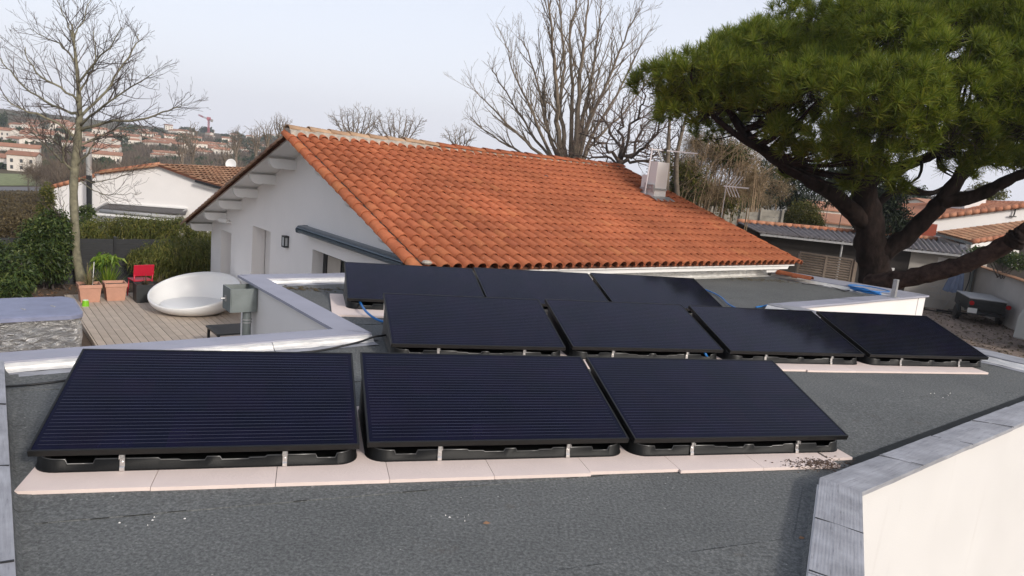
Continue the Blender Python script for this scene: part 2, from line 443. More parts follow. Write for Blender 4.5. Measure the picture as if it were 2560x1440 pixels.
M['soil'] = simple('potting_soil', (0.10, 0.07, 0.048), 0.95, 0, 0.3, 20, 0.5, 40)
M['red'] = simple('red_painted_metal', (0.50, 0.012, 0.035), 0.4, 0, 0.05)
M['lime'] = simple('lime_green_plastic', (0.20, 0.50, 0.02), 0.4, 0, 0.05)
M['planter'] = simple('black_planter_box', (0.02, 0.022, 0.023), 0.5, 0, 0.2, 6)
M['lid'] = simple('grey_vinyl_lid', (0.23, 0.25, 0.36), 0.5, 0, 0.12, 4, 0.15, 14)
M['foil'] = None
M['wood'] = simple('weathered_deck_wood', (0.48, 0.40, 0.325), 0.8, 0, 0.13, 3, 0.15, 50, stretch=(1, 1, 1), obj=0.09)
M['fence'] = simple('anthracite_fence_board', (0.013, 0.0145, 0.017), 0.6, 0, 0.15, 4, obj=0.1)
M['bark'] = simple('grey_green_bark', (0.20, 0.185, 0.125), 0.9, 0, 0.35, 9, 0.6, 40)
M['bark_twig'] = simple('brown_twig', (0.075, 0.058, 0.05), 0.9, 0, 0.3, 6)
M['bark_brown'] = simple('brown_grey_bark', (0.17, 0.135, 0.10), 0.9, 0, 0.35, 6, 0.5, 30)
M['bark_dark'] = simple('dark_bark', (0.075, 0.055, 0.045), 0.95, 0, 0.4, 6)
M['bark_pine_shade'] = simple('shaded_pine_bark', (0.020, 0.0135, 0.0115), 0.95, 0, 0.7, 7, 1.0, 14, stretch=(1, 1, 0.45), spec=0.15)  # bark darkened for the shade under the crown
M['needle'] = leafmat('pine_needles', (0.085, 0.135, 0.015), (0.165, 0.215, 0.023), (0.27, 0.275, 0.036), 0.5, 0.42)
M['leaf_bamboo'] = leafmat('bamboo_leaves', (0.075, 0.10, 0.022), (0.14, 0.155, 0.036), (0.25, 0.22, 0.06), 0.5, 0.3)
M['leaf_dark'] = leafmat('dark_shrub_leaves', (0.025, 0.046, 0.013), (0.05, 0.08, 0.02), (0.10, 0.12, 0.03), 0.45, 0.15)
M['leaf_brown'] = leafmat('dry_brown_leaves', (0.07, 0.05, 0.03), (0.11, 0.085, 0.045), (0.16, 0.125, 0.06), 0.6, 0.2)
M['leaf_bright'] = leafmat('bright_green_leaves', (0.075, 0.15, 0.02), (0.17, 0.27, 0.03), (0.32, 0.38, 0.05), 0.45, 0.3)
M['leaf_olive'] = leafmat('olive_clipped_foliage', (0.045, 0.055, 0.012), (0.085, 0.09, 0.018), (0.16, 0.14, 0.03), 0.55, 0.2)
M['leaf_cypress'] = leafmat('dark_evergreen', (0.008, 0.015, 0.008), (0.015, 0.026, 0.012), (0.03, 0.04, 0.016), 0.6, 0.05)
M['leaf_far'] = leafmat('far_pine_foliage', (0.02, 0.04, 0.016), (0.032, 0.058, 0.022), (0.055, 0.08, 0.03), 0.7, 0.1)
M['twig_far'] = leafmat('far_bare_twigs', (0.10, 0.072, 0.055), (0.15, 0.115, 0.085), (0.20, 0.16, 0.115), 0.9, 0.2)
M['dry_grass'] = leafmat('dry_grass_blades', (0.20, 0.16, 0.08), (0.30, 0.24, 0.12), (0.16, 0.2, 0.06), 0.6, 0.2)
M['concrete'] = simple('mossy_concrete', (0.27, 0.25, 0.21), 0.95, 0, 0.3, 2.0, 0.4, 30)
M['fibro'] = simple('fibre_cement_sheet', (0.21, 0.19, 0.185), 0.9, 0, 0.25, 3, 0.3, 30)
M['slat'] = simple('weathered_slat_wood', (0.22, 0.175, 0.14), 0.85, 0, 0.15, 5, obj=0.12)
M['darkwood'] = simple('dark_stained_wood', (0.03, 0.024, 0.02), 0.8, 0, 0.2, 4)
M['shutter_red'] = simple('rust_red_shutter', (0.30, 0.055, 0.022), 0.6, 0, 0.1, 4)
M['parasol'] = simple('blue_grey_canvas', (0.12, 0.15, 0.22), 0.8, 0, 0.12, 4)
M['trailer'] = simple('dark_grey_steel', (0.026, 0.029, 0.030), 0.45, 0.3, 0.15, 5)
M['tarp'] = simple('pale_grey_tarp', (0.33, 0.33, 0.33), 0.7, 0, 0.1, 4)
M['lamp_red'] = simple('red_tail_lamp', (0.35, 0.01, 0.012), 0.25, 0, 0.05)
M['plate'] = simple('white_number_plate', (0.7, 0.7, 0.68), 0.4, 0, 0.02)
M['van'] = simple('pale_grey_paint', (0.42, 0.45, 0.45), 0.3, 0.1, 0.02, 2)
M['crane'] = simple('faded_red_steel', (0.45, 0.09, 0.11), 0.6, 0, 0.1)
M['crane_white'] = simple('white_steel', (0.75, 0.72, 0.72), 0.6, 0, 0.05)
M['far_wall'] = simple('cream_house_wall', (0.74, 0.68, 0.60), 0.9, 0, 0.05, 0.2, obj=0.1)
M['far_roof'] = simple('far_terracotta_roof', (0.34, 0.165, 0.10), 0.9, 0, 0.15, 0.5, obj=0.2)
M['far_glass'] = simple('far_window', (0.06, 0.065, 0.07), 0.3, 0, 0.1)
M['twig_vine'] = leafmat('tangled_vine_twigs', (0.20, 0.14, 0.085), (0.33, 0.245, 0.145), (0.44, 0.35, 0.22), 0.9, 0.3)
M['twig_pine_shade'] = simple('pine_shade_twigs', (0.030, 0.022, 0.016), 0.95, 0, 0.4, 5)  # dark brown that stands for the shade inside the crown
M['chip'] = leafmat('bark_chips', (0.16, 0.085, 0.05), (0.26, 0.15, 0.09), (0.36, 0.22, 0.14), 0.9, 0)
M['asphalt'] = simple('road_asphalt', (0.15, 0.145, 0.145), 0.9, 0, 0.1, 1)
M['lawn'] = simple('mown_grass', (0.19, 0.21, 0.085), 0.9, 0, 0.3, 1.2, 0.5, 30)
M['drive'] = simple('driveway_earth', (0.22, 0.165, 0.13), 0.95, 0, 0.28, 5.0, 0.6, 18)
def foil_mat():
    nt = NT('silver_foil_cover'); b = nt.b
    tc = nt.n('ShaderNodeTexCoord'); mp = nt.n('ShaderNodeMapping'); mp.inputs['Rotation'].default_value = (0.3, 0.5, 0.6); mp.inputs['Scale'].default_value = (3.0, 3.0, 6.5)
    nt.l(tc.outputs['Object'], mp.inputs[0])
    nz = nt.n('ShaderNodeTexNoise', i_Scale=1.6, i_Detail=7.0, i_Roughness=0.6, i_Distortion=1.2); nt.l(mp.outputs[0], nz.inputs['Vector'])
    r = ramp(nt, nz.outputs[0], [(0.3, (0.5, 0.5, 0.5)), (0.6, (0.72, 0.71, 0.69))])
    nt.l(r.outputs[0], b.inputs['Base Color']); b.inputs['Metallic'].default_value = 0.9; b.inputs['Roughness'].default_value = 0.33
    bp = nt.n('ShaderNodeBump', i_Strength=1.0, i_Distance=0.16); nt.l(nz.outputs[0], bp.inputs['Height']); nt.l(bp.outputs[0], b.inputs['Normal'])
    return nt.m
M['foil'] = foil_mat()
def terrain_mat():
    nt = NT('open_ground'); b = nt.b
    g = nt.n('ShaderNodeNewGeometry')
    n1 = nt.n('ShaderNodeTexNoise', i_Scale=0.02, i_Detail=8.0, i_Roughness=0.65); nt.l(g.outputs['Position'], n1.inputs['Vector'])
    n2 = nt.n('ShaderNodeTexNoise', i_Scale=0.9, i_Detail=6.0); nt.l(g.outputs['Position'], n2.inputs['Vector'])
    c = ramp(nt, n1.outputs[0], [(0.3, (0.075, 0.065, 0.04)), (0.5, (0.11, 0.09, 0.055)), (0.7, (0.085, 0.1, 0.04))]).outputs[0]
    d = ramp(nt, n2.outputs[0], [(0.3, (0.7,) * 3), (0.7, (1.25,) * 3)]).outputs[0]
    nt.l(mixc(nt, 1.0, c, d, 'MULTIPLY'), b.inputs['Base Color']); b.inputs['Roughness'].default_value = 0.95; b.inputs['Specular IOR Level'].default_value = 0.1
    return nt.m
M['terrain'] = terrain_mat()
import bmesh
# ================================================================== ground and terrain
def interp(x, xs, ys):
    return float(np.interp(x, xs, ys))
T_D = [0, 40, 60, 110, 200, 285, 400, 520, 700, 860, 1000, 1080]
T_Z = [-2.9, -2.9, -4.6, -8.6, -11.0, -9.6, -4.2, 1.5, 6.0, 7.5, 4.0, 3.0]
def ground_z(x, y):
    d = math.hypot(x, y)
    z = interp(d, T_D, T_Z)
    if d > 60:
        az = math.atan2(x, y)
        k = min(1, (d - 60) / 120)
        z += k * (1.6 * math.sin(x * 0.013 + 1.2) * math.cos(y * 0.011) + 0.5 * math.sin(x * 0.05) * math.cos(y * 0.043))
        z += max(0.0, -az - 0.42) * min(1, (d - 60) / 300) * 8.0      # the hill stands higher on this flank
        if az > 0.0: z -= k * min(1.0, az / 0.2) * 6.0 * min(1, max(0, (d - 250) / 200)); 
    return z
def build_terrain():
    nr, na = 130, 240
    rad = [3 + 37 * (i / 8) for i in range(9)] + [40 * (1080 / 40) ** ((i + 1) / (nr - 9)) for i in range(nr - 9)]
    V, Fc = [(0, 0, -2.9)], []
    for r_ in rad:
        for k in range(na):
            a = 2 * math.pi * k / na
            x, y = r_ * math.sin(a), r_ * math.cos(a)
            V.append((x, y, ground_z(x, y)))
    for i in range(len(rad) - 1):
        for k in range(na):
            a, b = 1 + i * na + k, 1 + i * na + (k + 1) % na
            Fc.append((a, a + na, b + na, b))
    m = MB(); m.v = V; m.f = Fc + [(0, 1 + k, 1 + (k + 1) % na) for k in range(na)]; m.m = [0] * len(m.f)
    o = m.build('ground', M['terrain'], smooth=True, local=True)
    tag(o, kind='structure')
build_terrain()
def sheet(name, pts, mat, kind='structure', th=0.05):
    m = MB(); m.prism([Vector(p) - Vector((0, 0, th)) for p in pts], (0, 0, th)); o = m.build(name, mat); tag(o, kind=kind); return o
sheet('driveway', [H(10.1, -6, -2.74), H(34, -12, -2.74), H(36, 13, -2.74), H(14.8, 13, -2.74), H(14.8, 5, -2.74), H(10.1, 5, -2.74)], M['drive'], th=0.3)
sheet('garden_soil', [H(-8, 9, -2.36), H(5.3, 9, -2.36), H(5.3, 20.1, -2.36), H(12.5, 20.1, -2.36), H(12.5, 23, -2.36), H(-8, 23, -2.36)], M['soil'], th=0.7)
# park lawn, road on the slope below
def drape(name, px_poly, dist_guess, mat):
    pts = []
    for (a, b) in px_poly:
        lo, hi = 40.0, 900.0
        d = ray(a, b)
        for t in np.linspace(45, 900, 1500):
            p = CAM + d * t
            if p.z < ground_z(p.x, p.y): break
        pts.append(p)
    m = MB()
    n = 40
    # four corners only: a grid draped over the slope
    A, B_, C_, D_ = pts
    vs, fs = [], []
    for i in range(n + 1):
        for j in range(n + 1):
            q = (A.lerp(B_, i / n)).lerp(D_.lerp(C_, i / n), j / n)
            vs.append((q.x, q.y, ground_z(q.x, q.y) + 0.10))
    for i in range(n):
        for j in range(n):
            a = i * (n + 1) + j
            fs.append((a, a + n + 1, a + n + 2, a + 1))
    m.add(vs, fs)
    o = m.build(name, mat, smooth=True); tag(o, kind='structure'); return o
drape('lawn', [(-60, 434), (100, 438), (100, 466), (-60, 466)], 100, M['lawn'])
drape('road', [(-60, 468), (120, 469), (120, 479), (-60, 478)], 100, M['asphalt'])

# ================================================================== the flat roofed building
PH = 0.08                                    # top of the low parapet above the membrane
UL, ULN, VB, UD, VN, VR, UR, VF, UC = 0.241, 0.042, 6.02, 3.14, 8.99, 5.94, 9.83, 1.976, 4.15
WALL_V, WALL_U = 8.43, 5.414                 # faces of the tiled house that the roof runs up to
bld = thing('flat_roof_building', 'low white building whose dark flat roof carries the three rows of solar panels', 'building', H(5, 4, -2.9))
roof_poly = [(ULN, 0.25), (UL, VB), (UD, VB), (UD, VN), (WALL_U, VN), (WALL_U, WALL_V), (13.75, WALL_V), (14.02, VR), (UR, VR), (UR, VF), (UC, VF), (0.9, 0.36)]
m = MB(); m.prism([H(u, v, -0.30) for u, v in roof_poly], (0, 0, 0.29)); slab = m.build('roof', M['membrane'], bld)
sd = R(22.3); SX = Vector((math.cos(sd), math.sin(sd), 0)); SY = Vector((-math.sin(sd), math.cos(sd), 0))
def membrane_sheets():
    k = 0
    for i in range(0, 13):
        lo = i * 0.96 + 0.62 - 0.96
        bm = bmesh.new()
        vs = [bm.verts.new(H(u, v, 0.0)) for u, v in roof_poly]
        f = bm.faces.new(vs)
        bmesh.ops.triangulate(bm, faces=[f])
        for co, no in ((SY * lo, SY), (SY * (lo + 1.04), -SY)):
            bmesh.ops.bisect_plane(bm, geom=bm.verts[:] + bm.edges[:] + bm.faces[:], plane_co=co, plane_no=no, clear_inner=True)
        if not bm.faces: bm.free(); continue
        z = 0.001 if i % 2 else 0.0055
        bmesh.ops.dissolve_limit(bm, angle_limit=0.02, verts=bm.verts, edges=bm.edges)
        r_ = bmesh.ops.extrude_face_region(bm, geom=bm.faces[:])
        for v_ in [g for g in r_['geom'] if isinstance(g, bmesh.types.BMVert)]: v_.co.z = z
        for v_ in bm.verts:
            if v_.co.z < z - 1e-5: v_.co.z = -0.004
        me = bpy.data.meshes.new('membrane_sheet'); bm.to_mesh(me); bm.free()
        me.materials.append(M['membrane'])
        o = bpy.data.objects.new('membrane_sheet', me); col.objects.link(o); attach(o, slab)
        SHEETS.append((lo, z))
SHEETS = []
membrane_sheets()
def inside(p):
    u, v, _ = toH(p); c = False; n = len(roof_poly)
    for i in range(n):
        (u0, v0), (u1, v1) = roof_poly[i], roof_poly[i - 1]
        if (v0 > v) != (v1 > v) and u < (u1 - u0) * (v - v0) / (v1 - v0) + u0: c = not c
    return c
def seam_lines():
    m = MB(); q = random.Random(4)
    for i, (lo, z) in enumerate(SHEETS):
        for e in (lo, lo + 1.04):
            if z < .004: continue
            x = -2.0
            while x < 14:
                L = q.uniform(.02, .16); a = SX * x + SY * (e + q.uniform(-.003, .003)); b = a + SX * L
                if inside(a) and inside(b): m.bar(a + Vector((0, 0, .0045)), b + Vector((0, 0, .0045)), q.uniform(.0012, .0035), .0035)
                x += L + q.choice((.02, .06, .2, .5))
    o = m.build('seam_bleed', M['tar'], slab); o['kind'] = 'stuff'
seam_lines()
def strip(name, lines, mat, parent, length_uv=True):
    """sheet metal between polylines; UV across and along"""
    nl, npnt = len(lines), len(lines[0])
    vs = [p for l in lines for p in l]; fs, uvs = [], []
    across = [0.0]
    for i in range(1, nl): across.append(across[-1] + (lines[i][0] - lines[i - 1][0]).length)
    along = [0.0]
    for j in range(1, npnt): along.append(along[-1] + (lines[0][j] - lines[0][j - 1]).length)
    off = rng.random() * 20
    for i in range(nl - 1):
        for j in range(npnt - 1):
            fs.append((i * npnt + j, i * npnt + j + 1, (i + 1) * npnt + j + 1, (i + 1) * npnt + j))
            uvs += [(across[i], along[j] + off), (across[i], along[j + 1] + off), (across[i + 1], along[j + 1] + off), (across[i + 1], along[j] + off)]
    me = bpy.data.meshes.new(name); me.from_pydata([tuple(p) for p in vs], [], fs)
    uvl = me.uv_layers.new(name='UVMap')
    uvl.data.foreach_set('uv', [c for t in uvs for c in t])
    me.materials.append(mat); me.update()
    o = bpy.data.objects.new(name, me); col.objects.link(o); attach(o, parent)
    return o
def coping_run(a_in, b_in, a_out, b_out, mat, step=1.0, z=PH, inner='membrane', name='coping', over=0.03):
    """coping pieces with open lap joints, the upstand on the roof side and its flashing; corners are (u, v)"""
    A, B_, C_, D_ = H(*a_in, z), H(*b_in, z), H(*a_out, z), H(*b_out, z)
    L = (B_ - A).length; n = max(1, round(L / step))
    inw = ((A - C_) - (B_ - A).normalized() * (A - C_).dot((B_ - A).normalized())).normalized()
    for k in range(n):
        t0, t1 = k / n, (k + 1) / n
        j = 0.004 / L
        p0, p1 = A.lerp(B_, t0 + (j if k else 0)), A.lerp(B_, t1 + (0.025 / L if k < n - 1 else 0))
        q0, q1 = C_.lerp(D_, t0 + (j if k else 0)), C_.lerp(D_, t1 + (0.025 / L if k < n - 1 else 0))
        dz = Vector((0, 0, 0.0035)) * (0.25 + (k % 2)) + Vector((0, 0, rng.uniform(0, 0.0012)))
        ns = 7
        def ln(a, b, off, wob=0.002):
            return [a.lerp(b, s / (ns - 1)) + off + Vector((0, 0, rng.uniform(-wob, wob))) for s in range(ns)]
        d0 = Vector((0, 0, -1))
        lines = [ln(p0, p1, dz + d0 * 0.030 + inw * 0.004), ln(p0, p1, dz + inw * 0.003), ln(p0.lerp(q0, .5), p1.lerp(q1, .5), dz + Vector((0, 0, .003))), ln(q0, q1, dz - inw * over), ln(q0, q1, dz + d0 * 0.030 - inw * (over + 0.001)), ln(q0, q1, dz + d0 * 0.032 - inw * (over - 0.012))]
        strip(name, lines, mat, bld)
        if k and mat is M['coping']:
            m = MB(); m.bar(p0 + Vector((0, 0, .004)), q0 + Vector((0, 0, .004)) - inw * over, .009, .006); m.build('lap_seal', M['black'], bld)
    nf = max(1, round(L / 1.05))
    for k in range(nf):
        t0, t1 = k / nf, (k + 1) / nf - (0.006 / L if k < nf - 1 else 0)
        p0, p1 = A.lerp(B_, t0), A.lerp(B_, t1)
        ns = 10; wob = 0.006 if inner == 'alu' else 0.002
        def ln2(off_in, dzz):
            return [p0.lerp(p1, s / (ns - 1)) + inw * (off_in + rng.uniform(-wob, wob) * 0.6) + Vector((0, 0, dzz + rng.uniform(-wob, wob) * 0.5)) for s in range(ns)]
        if inner == 'black' and k == nf - 1: p1 = p0.lerp(p1, .45)
        if inner == 'alu':
            prof = [(0.004, -0.012), (0.020, -0.016), (0.042, -0.034), (0.058, -0.056), (0.075, -0.066)]
            strip('flashing', [ln2(a, b) for a, b in prof], M['alu'], bld)
            prof = [(0.073, -0.068), (0.10, -0.071), (0.16, -0.073)]
            strip('flashing_foot', [ln2(a, b) for a, b in prof], M['coping'], bld)
        else:
            prof = [(0.002, -0.02), (0.012, -0.05), (0.03, -0.070), (0.085, -0.0725)]
            if inner == 'black': prof = prof[:3] + [(0.155, -0.0715)]
            strip('upstand', [ln2(a, b) for a, b in prof], M['tar'] if inner == 'black' else M['membrane'], bld)
O = 0.225
coping_run((ULN, 0.25), (UL, VB), (ULN - O, 0.1), (UL - O, VB + O), M['coping'], 0.95)
coping_run((UL, VB), (UD, VB), (UL - O, VB + O), (UD - 0.25, VB + O), M['coping_plain'], 2.9, inner='alu')
coping_run((UD, VB), (UD, VN), (UD - 0.25, VB + O), (UD - 0.25, VN + 0.27), M['coping_plain'], 3.0)
coping_run((UD, VN), (WALL_U, VN), (UD - 0.25, VN + 0.27), (WALL_U, VN + 0.2), M['coping_plain'], 1.3, inner='alu')
coping_run((13.75, WALL_V - 0.1), (14.02, VR), (14.45, WALL_V - 0.1), (14.95, VR - 0.27), M['coping_plain'], 1.0, inner='alu')
coping_run((14.02, VR), (UR, VR), (14.95, VR - 0.27), (UR + 0.35, VR - 0.27), M['coping_plain'], 1.0)
coping_run((UR, VR), (UR, VF), (UR + 0.35, VR - 0.27), (UR + 0.35, VF - 0.22), M['coping'], 1.15, inner='alu')
coping_run((UR, VF), (UC, VF), (UR + 0.35, VF - 0.22), (UC + 0.05, VF - 0.205), M['coping'], 0.78, inner='black')
coping_run((UC, VF), (0.9, 0.36), (UC + 0.05, VF - 0.205), (1.0, 0.18), M['coping'], 0.62)
def wall_run(a, b, side, th=0.2, name='wall', mat=None, zb=-2.95):
    """outer wall under a coping: a, b on the outer face, side points inwards"""
    A, B_ = H(*a, zb), H(*b, zb); s = H(*side)
    m = MB(); m.prism([A, B_, B_ + s * th, A + s * th], (0, 0, PH - 0.022 - zb)); return m.build(name, mat or M['render'], bld)
wall_run((ULN - O + .02, 0.1), (UL - O + .02, VB + O - .02), (1, 0))
wall_run((UL - O + .2, VB + O - .02), (UD - .01, VB + O - .02), (0, -1))
wall_run((UD - .23, VB + O - .005), (UD - .23, VN + .25), (1, 0))
wall_run((UD - .03, VN + .245), (WALL_U - .01, VN + .19), (0, -1))
wall_run((14.40, WALL_V), (14.92, VR - .25), (-1, 0), 0.3)
wall_run((14.6, VR - .245), (UR + .11, VR - .245), (0, 1))
wall_run((UR + .325, VR - .25), (UR + .325, VF - .195), (-1, 0))
wall_run((UR + .12, VF - .19), (UC + .05, VF - .18), (0, 1), mat=M['render2'])
wall_run((UC + .04, VF - .175), (1.0, 0.2), (-.5, .9), 0.18)

# ================================================================== the tiled house
ZE, SL, SLF = 0.352, 0.337, 0.342            # tile bed: height at the eave, rise of the near and far slopes
V_E, V_R, V_FE = 8.05, 12.95, 20.25
U_G, U_E = 4.83, 14.2
def zb(v):
    return ZE + SL * (v - V_E) if v <= V_R else ZE + SL * (V_R - V_E) - SLF * (v - V_R)
def u_end(v): return U_E - 0.115 * (v - V_E)
house = thing('tiled_house', 'white house with an orange canal tile roof and rounded beam ends under the gable', 'house', H(9, 13, -2.9))
def slope_slab(name, v0, v1, z_off0, z_off1, mat, u0=U_G + 0.03):
    m = MB()
    top = [H(u0, v0, zb(v0) + z_off1), H(u_end(min(v0, V_R)) - .05, v0, zb(v0) + z_off1), H(u_end(min(v1, V_R)) - .05, v1, zb(v1) + z_off1), H(u0, v1, zb(v1) + z_off1)]
    m.prism(top, (0, 0, z_off0 - z_off1)); return m.build(name, mat, house)
roof = slope_slab('roof', V_E + 0.02, V_R, -0.060, -0.03, M['tile_dark'])
roof2 = slope_slab('roof', V_R, V_FE, -0.035, 0.0, M['tile_dark'])
tag(roof, label='near roof slope covered in bright orange canal tiles'); tag(roof2, label='far roof slope with a brown weathered edge')
slope_slab('soffit', V_E + 0.03, V_R, -0.09, -0.061, M['whitepaint'], U_G + 0.045)
slope_slab('soffit', V_R, V_FE - 0.02, -0.07, -0.036, M['whitepaint'], U_G + 0.045)
# gable wall with its door and window openings
TH = 0.30
holes = [(18.12, 18.97, -2.85, -0.50), (15.33, 16.53, -2.85, -0.10), (10.1, 13.0, -2.70, -0.13)]
def gable_wall():
    m = MB(); br = sorted({WALL_V, V_R, 19.86} | {h[0] for h in holes} | {h[1] for h in holes})
    for a, b in zip(br[:-1], br[1:]):
        spans = [(-2.95, None)]
        for h in holes:
            if h[0] <= a + 1e-6 and b <= h[1] + 1e-6: spans = [(-2.95, h[2]), (h[3], None)]
        for z0, z1 in spans:
            if z1 is None: poly = [H(WALL_U, a, z0), H(WALL_U, b, z0), H(WALL_U, b, zb(b) - 0.065), H(WALL_U, a, zb(a) - 0.065)]
            else: poly = [H(WALL_U, a, z0), H(WALL_U, b, z0), H(WALL_U, b, z1), H(WALL_U, a, z1)]
            m.prism(poly, HU * TH)
    return m.build('gable_wall', M['render'], house)
gable_wall()
m = MB(); m.prism([H(WALL_U + TH + .002, WALL_V, -2.95), H(13.7, WALL_V, -2.95), H(13.7, WALL_V, 0.275), H(WALL_U + TH + .002, WALL_V, 0.275)], HV * 0.25); m.build('wall', M['render'], house)
m = MB(); m.prism([H(13.4, WALL_V + .25, -2.95), H(13.4, 19.8, -2.95), H(13.4, 19.8, zb(19.8) - .065), H(13.4, V_R, zb(V_R) - .065), H(13.4, WALL_V + .25, zb(WALL_V + .25) - .065)], HU * 0.25); m.build('wall', M['render'], house)
m = MB(); m.prism([H(WALL_U + TH + .002, 19.6, -2.95), H(13.39, 19.6, -2.95), H(13.39, 19.6, zb(19.6) - .07), H(WALL_U + TH + .002, 19.6, zb(19.6) - .07)], HV * 0.24); m.build('wall', M['render'], house)
# door shutters set back in the wall
for (a, b, z0, z1) in holes[:2]:
    m = MB(); m.box(H(WALL_U + TH + .02, (a + b) / 2, (z0 + z1) / 2), (0.04, b - a - 0.05, z1 - z0 - 0.01), HY)
    d = m.build('shutter', M['offwhite'], house)
    m = MB(); m.box(H(WALL_U + TH + .05, (a + b) / 2, (z0 + z1) / 2), (0.02, b - a + .1, z1 - z0 + .1), HY); m.build('shutter_track', M['darkmetal'], d)
a, b, z0, z1 = holes[2]
m = MB()
for vv in (a + .05, b - .075, (a + b) / 2): m.box(H(WALL_U + TH - .04, vv, (z0 + z1) / 2), (0.07, 0.15 if vv == b - .075 else 0.09, z1 - z0), HY)
m.box(H(WALL_U + TH - .04, (a + b) / 2, z1 - .045), (0.06, b - a, 0.09), HY)
wf = m.build('sliding_window', M['darkmetal'], house)
m = MB(); m.box(H(WALL_U + TH - .03, (a + b) / 2, (z0 + z1) / 2), (0.012, b - a - .1, z1 - z0 - .1), HY); m.build('pane', M['window'], wf)
m = MB(); m.box(H(WALL_U + TH - .052, b - .46, (z0 + z1) / 2), (0.01, .58, z1 - z0 - .1), HY); m.build('blind', M['curtain'], wf)
m = MB(); m.box(H(WALL_U + TH + .06, (a + b) / 2, (z0 + z1) / 2), (0.02, b - a + .1, z1 - z0 + .1), HY); m.build('room_shade', M['darkmetal'], wf)
# purlin ends
def beam(v, h=0.19, w=0.13, u0=4.885, u1=WALL_U + .02):
    zt = zb(v) - 0.071
    if abs(v - V_R) < .01: zt -= .02
    else: zt -= 0.035
    pr = [(u1, zt), (u0, zt), (u0, zt - h * .25)]
    for i in range(1, 8):
        a = i / 7 * math.pi / 2
        pr.append((u0 + 0.15 * (1 - math.cos(a)), zt - h * .25 - h * .75 * math.sin(a)))
    pr += [(u0 + .24, zt - h), (u0 + .245, zt - h + .012), (u0 + .275, zt - h + .012), (u0 + .28, zt - h), (u1, zt - h)]
    m = MB(); m.prism([H(u, v - w / 2, z) for u, z in pr], HV * w); m.build('beam_end', M['whitepaint'], house)
for v in (9.35, 10.55, 11.8, 12.95, 14.08, 15.2, 16.32, 17.42, 18.6, 19.85): beam(v)
# fascia and eave flashing
m = MB(); m.prism([H(U_G + .05, V_E + .075, 0.195), H(13.98, V_E + .075, 0.195), H(14.08, V_E + .075, 0.335), H(U_G + .05, V_E + .075, 0.335)], HV * 0.03); m.build('fascia', M['whitepaint'], house, bevel=.003)
m = MB(); m.prism([H(U_G + .06, V_E + .106, 0.245), H(13.9, V_E + .106, 0.245), H(13.9, WALL_V, 0.245), H(U_G + .06, WALL_V, 0.245)], (0, 0, .015)); m.build('eave_soffit', M['whitepaint'], house)
pr = [(13.3, .255), (13.3, .12), (13.62, .12), (13.75, .16), (13.84, .255)]
m = MB(); m.prism([H(u, V_E + .14, z) for u, z in pr], HV * .12); m.build('beam_end', M['whitepaint'], house)
n = 8
for k in range(n):
    u0, u1 = WALL_U + .02 + (13.68 - WALL_U) * k / n, WALL_U + .02 + (13.68 - WALL_U) * (k + 1) / n - .006
    ns = 14
    def lf(dv, z, w=0.008):
        return [H(u0 + (u1 - u0) * s / (ns - 1), WALL_V - dv + rng.uniform(-w, w), z + rng.uniform(-w, w) * .5) for s in range(ns)]
    strip('eave_flashing', [lf(.012, .255, .001), lf(.02, .20), lf(.016, .14), lf(.022, .08), lf(.03, .03), lf(.13, .009, .001)], M['alu'], house)

# ---- canal tiles of the near slope, each one a tile of its own
CS = math.hypot(1, SL); SDIR = (HV + Vector((0, 0, SL))).normalized(); NRM = HU.cross(SDIR).normalized()
PITCH_U, EXPO, TLEN = 0.2065, 0.292, 0.40
def tile_profile(seg=7, w=0.160, hgt=0.070):
    p = [(-w / 2 + w * 0.5 * (1 - math.cos(math.pi * i / seg)), hgt * math.sin(math.pi * i / seg)) for i in range(seg + 1)]
    return p + [(0.086, -0.026), (0.116, -0.026), (PITCH_U - w / 2 + .001, 0.0)]
def tile_verts(prof, L=TLEN, lift=0.034, taper=0.88, th=0.016):
    n = len(prof); vs = []
    for (x, z) in prof: vs.append((x, 0, z + lift))
    for (x, z) in prof: vs.append((x * taper if x < .09 else x, L, z * taper))
    for (x, z) in prof: vs.append((x * .97, 0.001, z + lift - th))
    for (x, z) in prof: vs.append((x * .97, 0.12, z + lift * .7 - th))
    fs = []
    for i in range(n - 1):
        fs.append((i, i + 1, n + i + 1, n + i))
        fs.append((2 * n + i, 2 * n + i + 1, i + 1, i))
        fs.append((3 * n + i, 3 * n + i + 1, 2 * n + i + 1, 2 * n + i))
    return vs, fs
TP = tile_profile()
def mk_tile_mesh(name, prof, mat, **kw):
    vs, fs = tile_verts(prof, **kw)
    me = bpy.data.meshes.new(name); me.from_pydata(vs, [], fs)
    me.polygons.foreach_set('use_smooth', [(i % 3 == 0) for i in range(len(fs))])
    me.materials.append(mat); me.update(); return me
tile_me = mk_tile_mesh('roof_tile', TP, M['tile'])
def place(me, name, mat4, parent):
    o = bpy.data.objects.new(name, me); col.objects.link(o)
    o.matrix_basis = mat4
    o.parent = parent; o.matrix_parent_inverse = worldmat(parent).inverted()
    return o
def slope_matrix(u, s, zoff=0.0, roll=0.0, yaw=0.0, base_v=V_E, sdir=SDIR, nrm=NRM, z0=None, xdir=HU):
    p = H(u, base_v, (ZE if z0 is None else z0)) + sdir * s + nrm * zoff
    B_ = Matrix((xdir, sdir, nrm)).transposed()
    return Matrix.Translation(p) @ (B_ @ Matrix.Rotation(roll, 3, 'Y') @ Matrix.Rotation(yaw, 3, 'Z')).to_4x4()
spots = []
ncol = int((U_E - (U_G + .15)) / PITCH_U) + 1
nrow = int(((V_R - V_E) * CS - 0.03) / EXPO) + 1
chim_u, chim_v = (12.66, 13.06), (10.93, 11.36)
